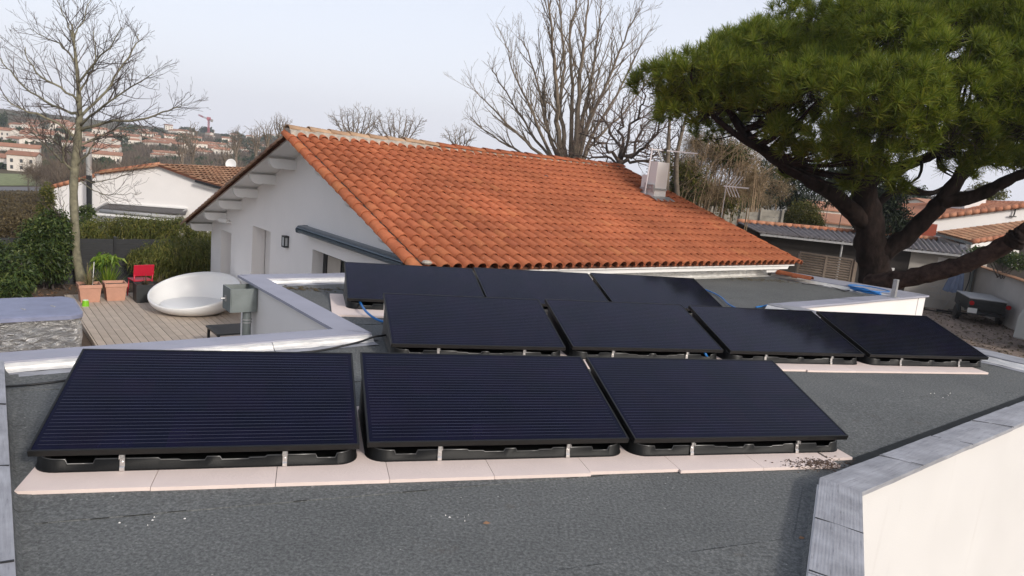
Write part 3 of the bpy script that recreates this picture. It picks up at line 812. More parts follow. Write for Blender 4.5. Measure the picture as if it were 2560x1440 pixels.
for c in range(ncol):
    u = U_G + 0.17 + c * PITCH_U
    for r_ in range(nrow):
        s = -0.06 + r_ * EXPO
        v = V_E + s / CS
        if u + .06 > u_end(v): continue
        if chim_u[0] - .02 < u < chim_u[1] + .05 and chim_v[0] - .1 < v < chim_v[1] - .08: continue
        du = 0.006 * math.sin(c * 1.7) + rng.uniform(-.004, .004)
        mat = slope_matrix(u + du, s + rng.uniform(-.008, .008), rng.uniform(0, .004), rng.uniform(-.02, .02), rng.uniform(-.012, .012))
        spots.append(((mat.translation - CAM).length, mat))
spots.sort(key=lambda t: t[0])
for d_, mat in spots[:296]: place(tile_me, 'roof_tile', mat, roof)
tv, tf = tile_verts(TP); tv = np.array(tv); tf = np.array(tf)
Vs, Fs = [], []
for i, (d_, mat) in enumerate(spots[296:]):
    A = np.array(mat); Vs.append(tv @ A[:3, :3].T + A[:3, 3]); Fs.append(tf + i * len(tv))
far_tiles = np_mesh('roof_tiles', np.concatenate(Vs), np.concatenate(Fs), M['tile'], roof); far_tiles['kind'] = 'stuff'
# verges: half-round tiles bedded over the gable edge
arch = [(-.09 + .09 * (1 - math.cos(math.pi * i / 7)), .075 * math.sin(math.pi * i / 7)) for i in range(8)]
def arch_tile(name, mat, prof=arch, L=0.40):
    vs, fs = tile_verts(prof, L=L, lift=.02, taper=.88)
    me = bpy.data.meshes.new(name); me.from_pydata(vs, [], fs); me.materials.append(mat); me.polygons.foreach_set('use_smooth', [(i % 3 == 0) for i in range(len(fs))]); me.update(); return me
verge_me = arch_tile('verge_tile', M['tile'])
verge_old = arch_tile('verge_tile', M['tile_old'])
for r_ in range(nrow):
    place(verge_me, 'verge_tile', slope_matrix(U_G - .005, -.06 + r_ * EXPO, -.035, -0.30 + rng.uniform(-.03, .03), rng.uniform(-.02, .02)), roof)
m = MB(); m.prism([H(U_G + .045, V_E + .0, ZE + .0), H(U_G + .10, V_E, ZE + .0), H(U_G + .10, V_E, ZE + .02), H(U_G + .045, V_E, ZE + .01)], SDIR * ((V_R - V_E) * CS)); m.build('verge_mortar', M['mortar_dark'], house)
SD2 = (HV * -1 + Vector((0, 0, SLF))).normalized(); N2 = (HU * -1).cross(SD2).normalized()
nf = int((V_FE - V_R) * math.hypot(1, SLF) / EXPO)
for r_ in range(nf):
    place(verge_old, 'verge_tile', slope_matrix(U_G - .005, -.05 + r_ * EXPO, -.045, 0.30, rng.uniform(-.02, .02), V_FE, SD2, N2, zb(V_FE), HU * -1), roof2)
# far slope tiles: seen only at the edge, joined
Vs, Fs = [], []
i = 0
for c in range(0, int((U_E - U_G - .8) / PITCH_U)):
    for r_ in range(nf):
        A = np.array(slope_matrix(U_G + .2 + c * PITCH_U, -.05 + r_ * EXPO, 0, 0, 0, V_FE, SD2, N2, zb(V_FE), HU * -1))
        Vs.append(tv @ A[:3, :3].T + A[:3, 3]); Fs.append(tf + i * len(tv)); i += 1
o = np_mesh('roof_tiles', np.concatenate(Vs), np.concatenate(Fs), M['tile_old'], roof2); o['kind'] = 'stuff'
# ridge
arch_r = [(-.125 + .125 * (1 - math.cos(math.pi * i / 8)), .075 * math.sin(math.pi * i / 8)) for i in range(9)]
ridge_a = arch_tile('ridge_tile', M['tile'], arch_r, .44); ridge_p = arch_tile('ridge_tile', M['tile_pale'], arch_r, .44)
zr = zb(V_R)
m = MB(); pts = []
L = u_end(V_R) - U_G
for k in range(60):
    t = k / 59
    pts.append(H(U_G - .02 + L * t, V_R, zr))
prof = [(-.20, -.035), (-.15, .05), (-.10, .10), (.10, .10), (.15, .05), (.20, -.035)]
vs, fs = [], []
for k, p in enumerate(pts):
    kk = 1.0 if k < 20 else 0.72
    for (a_, b_) in prof: vs.append(p + HV * (a_ * (kk if b_ > 0.01 else 1) + rng.uniform(-.012, .012)) + Vector((0, 0, b_ * kk + rng.uniform(-.012, .012))))
for k in range(59):
    for j in range(5): fs.append((k * 6 + j, k * 6 + j + 1, k * 6 + j + 7, k * 6 + j + 6))
fs.append((0, 1, 2, 3, 4, 5)); m.add(vs, fs); m.build('ridge_mortar', M['mortar'], house)
nrd = int(L / .40)
for k in range(nrd):
    xd, yd = HV * -1, HU
    B_ = Matrix((xd, yd, Vector((0, 0, 1)))).transposed().to_4x4()
    p = H(U_G - .03 + k * .40, V_R, zr + (.075 if k < 8 else .055) + rng.uniform(-.006, .006))
    place(ridge_p if k < 8 else ridge_a, 'ridge_tile', Matrix.Translation(p) @ B_ @ Matrix.Rotation(rng.uniform(-.03, .03), 4, 'Z'), roof)
# right verge
for r_ in range(nrow):
    v = V_E + (-.06 + r_ * EXPO) / CS
    place(verge_me, 'verge_tile', slope_matrix(u_end(v) + .02, -.06 + r_ * EXPO, -.02, 0.25, 0.1, ), roof)
m = MB(); c = H(U_G + .10, V_E - .04, ZE + .05)
m.lathe([(0.0, .0), (.06, .01), (.075, .03), (.05, .055), (0, .06)], c, 10); m.build('verge_mortar', M['mortar'], house)
# vent cap hole in the tiles
p = onplane(1365, 443, H(U_G, V_E, ZE + .07), NRM)
m = MB(); m.tube([p - NRM * .02, p + NRM * .03], .045, 10); m.build('vent_pipe', M['black'], house)

# ---- chimney with its strapped antenna mast
cu0, cu1 = chim_u; cv0, cv1 = chim_v
ztop = onplane(1660, 406, H(cu0, cv0, 0), HV).z
zlow = onplane(1608, 436, H(cu0, cv1, 0), HU).z
chim = MB()
chim.prism([H(cu0, cv0, zb(cv0) - .1), H(cu1, cv0, zb(cv0) - .1), H(cu1, cv0 + .27, zb(cv0) - .1), H(cu0, cv0 + .27, zb(cv0) - .1)], (0, 0, ztop - zb(cv0) + .1))
chim.prism([H(cu0 + .002, cv0 + .272, zb(cv0) - .1), H(cu1 - .03, cv0 + .272, zb(cv0) - .1), H(cu1 - .03, cv1, zb(cv0) - .1), H(cu0 + .002, cv1, zb(cv0) - .1)], (0, 0, zlow - zb(cv0) + .1))
ch = chim.build('chimney', M['render2'], house)
m = MB(); zs = zb(cv0) + .27
for a_, b_ in (((cu0 - .012, cv0 - .012), (cu1 + .01, cv0 - .012)), ((cu0 - .012, cv0 - .012), (cu0 - .012, cv1 + .01))):
    m.bar(H(*a_, zs), H(*b_, zs), .012, .045)
m.build('strap', M['galv'], ch)
m = MB(); m.prism([H(cu0 - .1, cv0 - .19, zb(cv0 - .19) + .085), H(cu1 + .14, cv0 - .19, zb(cv0 - .19) + .085), H(cu1 + .14, cv0 - .003, zb(cv0) + .1), H(cu0 - .1, cv0 - .003, zb(cv0) + .1)], (0, 0, .012)); m.build('lead_apron', M['galv'], ch)
ant = thing('tv_antenna', 'aluminium television aerial with a long boom strapped to the white chimney', 'antenna', H(cu0 - .06, cv0 + .18, zs))
pm = H(cu0 - .06, cv0 + .20, 0)
m = MB(); m.tube([H(cu0 - .07, cv0 + .22, zs - .18), H(cu0 - .05, cv0 + .18, ztop + .30)], .016, 8); m.build('mast', M['crane_white'], ant)
bt = H(cu0 - .05, cv0 + .18, ztop + .27)
m = MB(); m.bar(bt - HU * .03 + HV * .06, bt + HU * 0.86 - HV * .62, .026, .026); m.build('boom', M['crane_white'], ant)
m = MB(); m.bar(bt + HU * .1 - HV * .07, H(cu0 + .2, cv0 + .05, ztop + .01), .026, .026); m.build('brace', M['galv'], ant)
m = MB(); m.tube([bt + HU * .22 - HV * .16, bt + HU * .25 - HV * .17 - Vector((0, 0, .22))], .006, 5); m.build('lead', M['black'], ant)
m = MB(); m.bar(bt + HU * .22 - HV * .16, bt + HU * .27 - HV * .2, .05, .05); m.build('junction_box', M['black'], ant)
m = MB(); cb = H(cu0 - .03, cv0 + .13, zs + .0)
m.box(cb, (.05, .30, .03), HY); m.box(cb + Vector((0, 0, .09)), (.05, .24, .025), HY); m.box(cb + HV * .13 + Vector((0, 0, .03)), (.06, .03, .2), HY); m.box(cb - HV * .1, (.06, .07, .13), HY)
m.build('bracket', M['galv'], ant)
# small second aerial on the right verge
pb = onplane(1806, 528, H(14.05, 10.2, 1.1), HU)
ya = thing('yagi_antenna', 'small comb aerial on a thin mast behind the right roof edge', 'antenna', pb)
top = pb + Vector((0, 0, 0.58)); m = MB(); m.tube([pb - Vector((0, 0, .5)), top], .012, 6); m.build('mast', M['galv'], ya)
bd = (HU * .75 - HV * .65).normalized(); m = MB(); m.bar(top - bd * .05, top + bd * .52, .028, .028); m.build('boom', M['crane_white'], ya)
for k in range(4):
    m = MB(); c = top + bd * (.0 + .07 * k) ; e = (HV * .2 + HU * .2 + Vector((0, 0, 1))).normalized(); m.tube([c, c + e * .26 + bd * .16], .008, 5); m.tube([c, c - e * .24 + bd * .12], .008, 5); m.build('element', M['crane_white'], ya)

# ---- fittings on the gable wall
def extr(prof, v0, v1, name, mat, parent):
    m = MB(); m.prism([H(u, v0, z) for u, z in prof], HV * (v1 - v0)); return m.build(name, mat, parent)
aw = thing('awning_cassette', 'long blue grey folded awning cassette above the sliding window', 'awning', H(WALL_U - .1, 11.2, .22))
za, zt = 0.135, 0.295
up_, lo_ = [], []
cx = WALL_U - .13
upper = [(WALL_U - .003, zt - .01), (WALL_U - .05, zt)] + [(cx + .02 - .12 * math.sin(a), .235 + .06 * math.cos(a)) for a in np.linspace(.3, 1.4, 6)] + [(WALL_U - .003, .222)]
lower = [(WALL_U - .003, .218)] + [(cx + .02 - .122 * math.sin(a), .230 - .085 * (1 - math.cos(a - 1.5))) for a in (1.5,)] + [(cx - .10, .19), (cx - .075, .16), (cx - .03, .143), (WALL_U - .003, .14)]
extr(upper, 9.12, 13.28, 'hood', M['awning'], aw); extr(lower, 9.12, 13.28, 'front_bar', M['awning'], aw)
extr([(WALL_U - .002, .298), (WALL_U - .06, .305), (cx - .06, .29), (cx - .115, .225), (cx - .10, .155), (cx - .03, .135), (WALL_U - .002, .135)], 9.085, 9.118, 'end_cap', M['darkmetal'], aw)
extr([(WALL_U - .002, .296), (WALL_U - .06, .302), (cx - .06, .287), (cx - .112, .225), (cx - .10, .155), (cx - .03, .135), (WALL_U - .002, .135)], 13.282, 13.31, 'end_cap', M['awning'], aw)
lamp = thing('wall_lantern', 'black framed box lantern with frosted panes on the white gable wall', 'lamp', H(WALL_U - .08, 14.3, -.16))
m = MB()
lz0, lz1, lv0, lv1, lu0 = -.285, -.045, 14.24, 14.40, WALL_U - .10
for zc in (lz0 + .015, lz1 - .015): m.box(H(WALL_U - .05, (lv0 + lv1) / 2, zc), (.10, lv1 - lv0, .03), HY)
for uu in (lu0 + .01, WALL_U - .012):
    for vv in (lv0 + .012, lv1 - .012): m.box(H(uu, vv, (lz0 + lz1) / 2), (.018, .022, lz1 - lz0 - .058), HY)
m.build('lantern_frame', M['darkmetal'], lamp)
m = MB(); m.box(H(WALL_U - .052, (lv0 + lv1) / 2, (lz0 + lz1) / 2), (.08, lv1 - lv0 - .045, lz1 - lz0 - .062), HY); m.build('pane', M['frost'], lamp)
sp = thing('wall_spotlight', 'small white cylinder spotlight under the gable beams', 'lamp', H(WALL_U - .12, 18.35, -.22))
pc = H(WALL_U - .12, 18.35, -.21)
m = MB(); m.tube([pc + HV * .12 - HU * .07, pc - HV * .12 + HU * .05], .055, 14); m.build('housing', M['whitepaint'], sp, smooth=False)
m = MB(); m.tube([pc - HV * .08 + HU * .03, H(WALL_U, 18.2, -.25)], .02, 8); m.build('bracket', M['whitepaint'], sp)
# ================================================================== insulation boards and solar panels
YAW = R(16.412); RX = Vector((math.cos(YAW), math.sin(YAW), 0)); RY = Vector((-math.sin(YAW), math.cos(YAW), 0))
ROWS = [dict(o=(-2.366, 3.352), gap=.039, n=3), dict(o=(-1.023, 6.053), gap=.078, n=4), dict(o=(-1.874, 7.951), gap=.030, n=3)]
TILT = R(16.0)
PW, PD, FT = 1.65, 0.99, 0.035
BT = 0.020                                   # board thickness; the trays stand on it
def pp(x, y, z):                             # point on the tilted panel: x along, y up the slope, z above the face
    return Vector((x, y * math.cos(TILT) - z * math.sin(TILT), 0.125 + y * math.sin(TILT) + z * math.cos(TILT)))
def make_panel():
    root = thing('solar_panel', 'x', 'solar panel')
    def pbox(m, x0, x1, y0, y1, z0, z1):
        c = [pp(x, y, z) for z in (z0, z1) for y in (y0, y1) for x in (x0, x1)]
        m.add(c, [(0, 2, 3, 1), (4, 5, 7, 6), (0, 1, 5, 4), (2, 6, 7, 3), (0, 4, 6, 2), (1, 3, 7, 5)])
    m = MB(); w = 0.012
    pbox(m, 0, PW, 0, w, -FT, 0); pbox(m, 0, PW, PD - w, PD, -FT, 0)
    pbox(m, 0, w, w + .0005, PD - w - .0005, -FT, 0); pbox(m, PW - w, PW, w + .0005, PD - w - .0005, -FT, 0)
    m.build('frame', M['frame'], root, local=True, bevel=.0012)
    m = MB(); pbox(m, w + .001, PW - w - .001, w + .001, PD - w - .001, -.008, -.0022); g = m.build('glass', M['glass'], root, local=True)
    # glass texture space follows the face
    m = MB()
    nb = 30
    for k in range(nb):
        y = 0.037 + (k + .5) * (PD - .074) / nb
        m.add([pp(.032, y - .0009, -.0013), pp(PW - .032, y - .0009, -.0013), pp(PW - .032, y + .0009, -.0013), pp(.032, y + .0009, -.0013)], [(0, 1, 2, 3)])
    b_ = m.build('busbars', M['busbar'], g, local=True); b_['kind'] = 'stuff'
    # ballast tray
    x0, x1, y0, y1, rr = 0.012, PW - .012, 0.022, PD * .955, 0.105
    notch = [(0, 0.066), (.16, .064), (.17, .038), (.29, .038), (.30, .063), (.60, .061), (.61, .051), (.70, .051), (.712, .043), (.83, .043), (.84, .062), (.905, .062), (.915, .043), (1.05, .043), (1.06, .051), (1.14, .051), (1.15, .061), (1.41, .062), (1.42, .038), (1.52, .038), (1.53, .064), (1.65, .066)]
    loop = []                                 # (x, y, nx, ny)
    fx = sorted({round(p[0] + d, 4) for p in notch for d in (0.0,)} | {x0 + rr, x1 - rr})
    for x in fx:
        if x0 + rr <= x <= x1 - rr: loop.append((x, y0, 0, -1))
    def corner(cx, cy, a0):
        for i in range(1, 7):
            a = a0 + math.pi / 2 * i / 7
            loop.append((cx + rr * math.cos(a), cy + rr * math.sin(a), math.cos(a), math.sin(a)))
    corner(x1 - rr, y0 + rr, -math.pi / 2)
    for t in np.linspace(0, 1, 9): loop.append((x1, y0 + rr + (y1 - y0 - 2 * rr) * t, 1, 0))
    corner(x1 - rr, y1 - rr, 0)
    for t in np.linspace(0, 1, 9): loop.append((x1 - rr - (x1 - x0 - 2 * rr) * t, y1, 0, 1))
    corner(x0 + rr, y1 - rr, math.pi / 2)
    for t in np.linspace(0, 1, 9): loop.append((x0, y1 - rr - (y1 - y0 - 2 * rr) * t, -1, 0))
    corner(x0 + rr, y0 + rr, math.pi)
    nx_, nz_ = [p[0] for p in notch], [p[1] for p in notch]
    def top(x, y):
        lim = 0.125 - FT * math.cos(TILT) - .004 + y * math.tan(TILT)
        if y < y0 + .001: return min(lim, float(np.interp(x, nx_, nz_)))
        if y < y0 + rr: 
            return .066 + max(0, lim - .012 - .066) * ((y - y0) / rr) * .8
        return lim - .004
    n = len(loop); vs, fs = [], []
    for (x, y, a, b_) in loop:
        zt = top(x, y); s = 0.012
        vs += [(x + a * s, y + b_ * s, 0.0), (x + a * s, y + b_ * s, 0.006), (x + a * .006, y + b_ * .006, 0.011), (x, y, zt - .005), (x - a * .003, y - b_ * .003, zt - .001), (x - a * .010, y - b_ * .010, zt), (x - a * .020, y - b_ * .020, zt - .003), (x - a * .026, y - b_ * .026, zt - .02), (x - a * .03, y - b_ * .03, 0.0)]
    q = 9
    for i in range(n):
        j = (i + 1) % n
        for k in range(q - 1): fs.append((i * q + k, j * q + k, j * q + k + 1, i * q + k + 1))
    m = MB(); m.add(vs, fs)
    m.add([(x, y, .012) for (x, y, a, b_) in loop], [tuple(range(n))])
    tray = m.build('ballast_tray', M['tub'], root, local=True, smooth=True)
    rp = [Vector((x - a * .008, y - b_ * .008, top(x, y) - .001)) for (x, y, a, b_) in loop if y < y0 + rr + .01]
    k0 = max(range(len(rp)), key=lambda i: (rp[i] - rp[i - 1]).length); rp = rp[k0:] + rp[:k0]
    m = MB(); m.tube(rp, .0055, 6); m.build('tray_rim_highlight', M['rim'], root, local=True, smooth=True)  # tube added along the tray edge to carry the painted highlight
    md = tray.modifiers.new('edges', 'EDGE_SPLIT'); md.split_angle = R(50)
    for xc in (0.43, 1.245):
        m = MB(); xw = .024
        a = pp(xc, -.002, -FT - .004); 
        pts = [(a.y - .002, a.z + .003), (a.y - .004, .072), (y0 - .010, .066), (y0 - .013, .028), (y0 - .020, .022), (y0 - .021, .004)]
        for (ya, za_), (yb, zb_) in zip(pts[:-1], pts[1:]):
            m.add([(xc - xw / 2, ya, za_), (xc + xw / 2, ya, za_), (xc + xw / 2, yb, zb_), (xc - xw / 2, yb, zb_), (xc - xw / 2, ya + .003, za_), (xc + xw / 2, ya + .003, za_), (xc + xw / 2, yb + .003, zb_), (xc - xw / 2, yb + .003, zb_)], [(0, 3, 2, 1), (4, 5, 6, 7), (0, 4, 7, 3), (1, 2, 6, 5)])
        for s_ in (-1, 1):
            m.box((xc + s_ * .0125, a.y - .004, .080), (.003, .014, .02))
        m.tube([(xc, y0 - .019, .05), (xc, y0 - .010, .05)], .005, 8)
        m.build('clamp', M['steel'], root, local=True)
    kids_of(root)
    return root
panel_labels = [
 ['front row solar panel nearest the left roof edge, the largest looking one', 'middle one of three solar panels in the front row, between two black gaps', 'front row solar panel at the right end, beside the white walled corner'],
 ['second row solar panel at the left end, with a black cable coming from its tray', 'second row solar panel just right of its black cabled neighbour, nearer the middle', 'second row solar panel with the blue conduit stub on its left, third along', 'solar panel at the right end of the second row, showing tree reflections'],
 ['back row solar panel at the left end with blue conduit hanging below it', 'middle solar panel of the back row below the white fascia', 'back row solar panel at the right end beside the bare grey roof']]
PLACES = [[(-2.3609, 3.3445, .294), (-.7448, 3.8569, .284), (.8760, 4.3190, .282)], [(-1.0189, 6.0796, .2866), (.6348, 6.6032, .2874), (2.2885, 7.0611, .2740), (3.951, 7.525, .2764)], [(-1.8537, 7.8683, .2923), (-.2684, 8.4505, .2931), (1.3509, 9.0075, .2866)]]
proto = make_panel()
first = True
for ri, row in enumerate(PLACES):
    for k, (x_, y_, a_) in enumerate(row):
        p = proto if first else copy_tree(proto)
        first = False
        p.location = (x_, y_, BT + 0.0065)
        p.rotation_euler = (0, 0, a_)
        p['label'] = panel_labels[ri][k]; p['category'] = 'solar panel'; p['group'] = 'solar panels tilted in three rows on the flat roof'
def board_thing(p0, w, d, label, z=0.0058):
    o = MB(); o.box((w / 2, d / 2, BT / 2), (w - .0012, d, BT))
    ob = o.build('insulation_board', M['board'], None, local=True)
    ob.location = Vector((p0[0], p0[1], z)); ob.rotation_euler = (0, 0, YAW + rng.uniform(-.002, .002))
    tag(ob, label, 'foam board', 'pink foam boards laid under the solar panels'); return ob
F0 = at(33, 1229, .026); F0.z = 0
fb = ['pale pink foam board at the far left end of the front row, pointed corner showing', 'second pale pink foam board from the left under the front row', 'third pink foam board from the left, below the first panel right clamp', 'pink foam board bridging the gap between the first two front panels', 'pink foam board with a small yellow stain under the middle front panel', 'pink foam board below the middle front panel right clamp', 'pink foam board lifted slightly below the right front panel', 'pink foam board smeared with dried mud by the white corner wall']
for k in range(8):
    board_thing(F0 + RX * (k * .602) + RY * rng.uniform(-.003, .003) + (RY * .02 if k == 5 else Vector()), .60, 1.18, fb[k])
board_thing(F0 + RX * (8 * .602 - .02) + RY * .12, .22, .9, 'short pink foam offcut at the right end of the front row')
S0 = Vector((ROWS[1]['o'][0], ROWS[1]['o'][1], 0)) - RY * .20 + RX * .04
for k in range(11):
    lab = {6: 'pink foam board beside the front panel corner, under the third second row panel', 7: 'pink foam board under the gap before the last second row panel', 8: 'scratched pink foam board below the last second row panel', 11: 'pink foam board at the right end of the second row by the ribbed flashing', 0: 'pink foam board at the left end of the second row by the black cable', 9: 'pink foam board below the left clamp of the last second row panel', 10: 'pink foam board below the right clamp of the last second row panel'}.get(k, 'pink foam board almost hidden under the second row of panels')
    board_thing(S0 + RX * (k * .60) + RY * (0 if k > 6 else .02), .60, 1.18, lab)
T0 = Vector((ROWS[2]['o'][0], ROWS[2]['o'][1], 0)) - RY * .39 - RX * .17
for k in range(9):
    board_thing(T0 + RX * (k * .60), .60, 1.18, 'scuffed pink foam board jutting out left of the back row' if k == 0 else ('pink foam board under the blue conduit of the back row' if k == 1 else 'pink foam board almost hidden under the back row of panels'))
# dried mud and foam crumbs
def flakes(name, cx, n, spread, mat, label, cat, size=.02, z=BT + .006):
    m = MB()
    for i in range(n):
        c = cx + RX * rng.gauss(0, spread[0]) + RY * rng.gauss(0, spread[1]); c.z = z + rng.uniform(0, .002)
        a0 = rng.uniform(0, 6.3); s = size * rng.uniform(.3, 1.3)
        ring = [c + (RX * math.cos(a0 + a) * s * rng.uniform(.8, 2.2) + RY * math.sin(a0 + a) * s * rng.uniform(.3, .8)) for a in (0, 1.2, 2.4, 3.7, 5.0)]
        m.add(ring + [c + Vector((0, 0, .006))], [(i_, (i_ + 1) % 5, 5) for i_ in range(5)])
    o = m.build(name, mat); tag(o, label, cat, kind='stuff'); return o
flakes('dried_mud', at(2045, 1158, .035), 420, (.12, .045), M['mud'], 'brown dried mud crumbs smeared on the last front board', 'mud', .0065)
flakes('foam_crumbs', at(1180, 1290, .01), 5, (.10, .035), M['whitepaint'], 'white scratch flecks on the dark roof below the middle front panel', 'flecks', .0035, .009)
flakes('foam_crumbs', at(400, 1300, .01), 5, (.09, .03), M['whitepaint'], 'white scratch flecks on the dark roof below the left front panel', 'flecks', .0035, .009)
flakes('foam_crumbs', at(2360, 985, .01), 7, (.14, .05), M['whitepaint'], 'white scratch flecks on the dark roof right of the panels', 'flecks', .004, .009)
flakes('leaf_litter', at(1900, 700, .01), 160, (.55, .12), M['leaf_brown'], 'brown leaf litter along the foot of the silver flashing', 'leaf litter', .02, .008)
flakes('leaf_litter', at(765, 722, .01), 110, (.30, .07), M['leaf_brown'], 'brown leaf litter in the corner behind the back row', 'leaf litter', .02, .008)
for (a, b, lab) in ((1216, 1308, 'single brown dead leaf on the roof below the middle front panel'), (2004, 1345, 'single pale dry leaf by the grey coping near the corner')):
    c = at(a, b, .012); m = MB(); m.add([c - RX * .02, c + RY * .012 + Vector((0, 0, .006)), c + RX * .022, c - RY * .01], [(0, 1, 3), (1, 2, 3)]); o = m.build('dead_leaf', M['chip']); tag(o, lab, 'leaf')
# ================================================================== cables on the roof
def cable(name, pts, r, mat, label, cat='cable', n=7):
    # smooth the polyline
    P = [Vector(p) for p in pts]
    out = []
    for i in range(len(P) - 1):
        p0, p1, p2, p3 = P[max(i - 1, 0)], P[i], P[i + 1], P[min(i + 2, len(P) - 1)]
        for t in np.linspace(0, 1, 6, endpoint=False):
            out.append(0.5 * ((2 * p1) + (p2 - p0) * t + (2 * p0 - 5 * p1 + 4 * p2 - p3) * t * t + (3 * p1 - p0 - 3 * p2 + p3) * t ** 3))
    out.append(P[-1])
    m = MB(); m.tube(out, r, n); o = m.build(name, mat, smooth=True); tag(o, label, cat); return o
cable('black_cable', [at(-40, 968, .1), at(10, 966, .06), at(60, 963, .022), at(110, 958, .018), at(150, 953, .018), at(230, 940, .018)], .008, M['black'], 'black cable crossing the roof left of the front row')
cable('black_cable', [at(1010, 828, .10), at(962, 838, .10), at(935, 842, .105), at(905, 853, .085), at(870, 862, .075), at(825, 872, .045), at(780, 879, .02), at(720, 884, .018)], .010, M['black'], 'black cable draped over the grey parapet corner left of the second row')
cable('blue_conduit', [at(893, 742, .10), at(901, 757, .10), at(912, 775, .085), at(928, 790, .055), at(948, 801, .03), at(975, 808, .022)], .013, M['blue'], 'blue conduit hanging from the left back row panel', 'conduit')
cable('blue_conduit', [at(1740, 715, .03), at(1785, 733, .03), at(1805, 745, .03), at(1822, 761, .03), at(1850, 775, .03)], .013, M['blue'], 'blue conduit running beside the right back row panel', 'conduit')
cable('blue_conduit', [at(1757, 872, .12), at(1763, 884, .10), at(1768, 892, .06), at(1774, 903, .02)], .013, M['blue'], 'short blue conduit stub poking from under the third second row panel', 'conduit')
cable('blue_conduit', [at(1890, 768, .02), at(1910, 765, .03), at(1930, 761, .05), at(1945, 764, .03)], .013, M['blue'], 'short blue conduit bend by the parapet behind the second row', 'conduit')
cc = at(2170, 730, .02); pts = []
for i in range(60):
    a = i / 60 * 2 * math.pi * 3.6; rr_ = .33 + .03 * math.sin(i * .7)
    pts.append(cc + HU * (math.cos(a) * rr_ * 1.0 + .03 * math.sin(i)) + HV * (math.sin(a) * rr_) + Vector((0, 0, .012 + .0012 * i)))
pts += [at(2215, 742, .03), at(2228, 738, .04)]
cable('conduit_coil', pts, .014, M['blue'], 'loose coil of blue conduit lying on the far roof corner', 'coil')
cable('black_cable', [at(2005, 709, .015), at(2030, 711, .015), at(2065, 715, .015), at(2095, 722, .015), at(2110, 728, .02), at(2130, 724, .02), at(2150, 720, .03), at(2120, 718, .03), at(2085, 714, .02), at(2075, 711, .02)], .007, M['black'], 'thin black cable tangled beside the blue coil')
# loose orange tiles on the right parapet
pt = at(1972, 690, PH + .01)
for k, (du, lab) in enumerate(((-.28, 'loose orange tile lying on the far parapet, nearer the house'), (.10, 'loose orange tile lying on the far parapet, farther from the house'))):
    m = MB(); vs, fs = tile_verts(arch, L=.40, lift=0.0, taper=.9); o = MB(); o.add(vs, fs); ob = o.build('loose_tile', M['tile'], None, local=True)
    ob.location = pt + HV * (-du) + HU * (.04 - .05 * k) + Vector((0, 0, .008)); ob.rotation_euler = (0, 0, HY + R(180) + .15 * k); tag(ob, lab, 'roof tile', 'loose tiles on the parapet')
pd = onplane(1965, 682, H(0, WALL_V - .03, 0), HV)
m = MB(); m.tube([pd, pd - HV * .03], .03, 10); o = m.build('drain_outlet', M['black']); tag(o, 'dark round drain outlet at the foot of the white wall end', 'drain')
# galvanised post on the far corner
pb = at(2233, 744, PH); m = MB(); m.box(pb + Vector((0, 0, .17)), (.075, .075, .34), HY); m.box(pb + Vector((0, 0, .01)), (.16, .16, .012), HY); o = m.build('support_post', M['galv'], bevel=.004); tag(o, 'short galvanised post on the far parapet under the pine branch', 'post')

# ================================================================== rainwater hopper and pipe
pc = onplane(617, 800, H(UD - .33, 0, 0), HU); hu, hv, hz = toH(pc)
hp = thing('rainwater_hopper', 'grey zinc rainwater hopper on a downpipe against the white wall', 'rain hopper', pc)
hc = onplane(600, 745, H(UD - .40, 0, 0), HU); tu, tv_, tz = toH(hc)
hs = .155
m = MB()
for (du, dv, su, sv) in ((-hs, 0, .012, 2 * hs), (hs, 0, .012, 2 * hs), (0, -hs, 2 * hs - .014, .012), (0, hs, 2 * hs - .014, .012)):
    m.box(H(tu + du, tv_ + dv, tz), (su, sv, .29), HY)
m.box(H(tu, tv_, tz - .13), (2 * hs - .014, 2 * hs - .014, .012), HY); m.build('hopper_box', M['zinc'], hp)
m = MB(); m.box(H(tu - hs - .005, tv_ + .02, tz + .0), (.03, .05, .07), HY); m.tube([H(tu - hs - .0, tv_ + .02, tz), H(tu - hs - .07, tv_ + .02, tz)], .012, 8); m.build('overflow_spout', M['galv'], hp)
m = MB(); m.tube([H(hu, hv, tz - .13), H(hu, hv, -2.25)], .052, 14); m.build('downpipe', M['zinc'], hp)
cz = onplane(617, 805, H(UD - .33, 0, 0), HU).z
m = MB()
for z in (cz, cz + .035): m.tube([H(hu, hv, z - .008), H(hu, hv, z + .008)], .060, 14)
m.build('pipe_collar', M['galv'], hp)
# ================================================================== deck and what stands on it
DZ = -2.25
deck = thing('wooden_deck', 'weathered pale timber deck of narrow boards below the white house', 'deck', H(3.8, 16, -2.5))
m = MB(); m.prism([H(2.10, 9.4, -2.5), H(5.40, 9.4, -2.5), H(5.40, 19.7, -2.5), H(2.10, 19.7, -2.5)], (0, 0, .215)); m.build('joists', M['darkwood'], deck)
plank_me = {}
npl = 23; pwid = (5.40 - 2.05) / npl
for i in range(npl):
    v = 9.4 + rng.uniform(-2, 0)
    u = 2.05 + (i + .5) * pwid
    while v < 19.7:
        L = rng.choice((2.4, 3.0, 3.6))
        a, b = max(v, 9.4), min(v + L, 19.7)
        if b - a > .2:
            m = MB(); m.box((0, 0, -.0125), (pwid - .010, b - a - .006, .025))
            o = m.build('plank', M['wood'], None, local=True)
            o.location = H(u, (a + b) / 2, DZ + rng.uniform(-.0015, .0015)); o.rotation_euler = (0, 0, HY)
            loc = o.matrix_basis.copy(); o.parent = deck; o.matrix_parent_inverse = worldmat(deck).inverted()
        v += L
m = MB(); m.prism([H(2.015, 9.4, -2.5), H(2.042, 9.4, -2.5), H(2.042, 19.7, -2.5), H(2.015, 19.7, -2.5)], (0, 0, .25)); m.build('edge_board', M['wood'], deck)
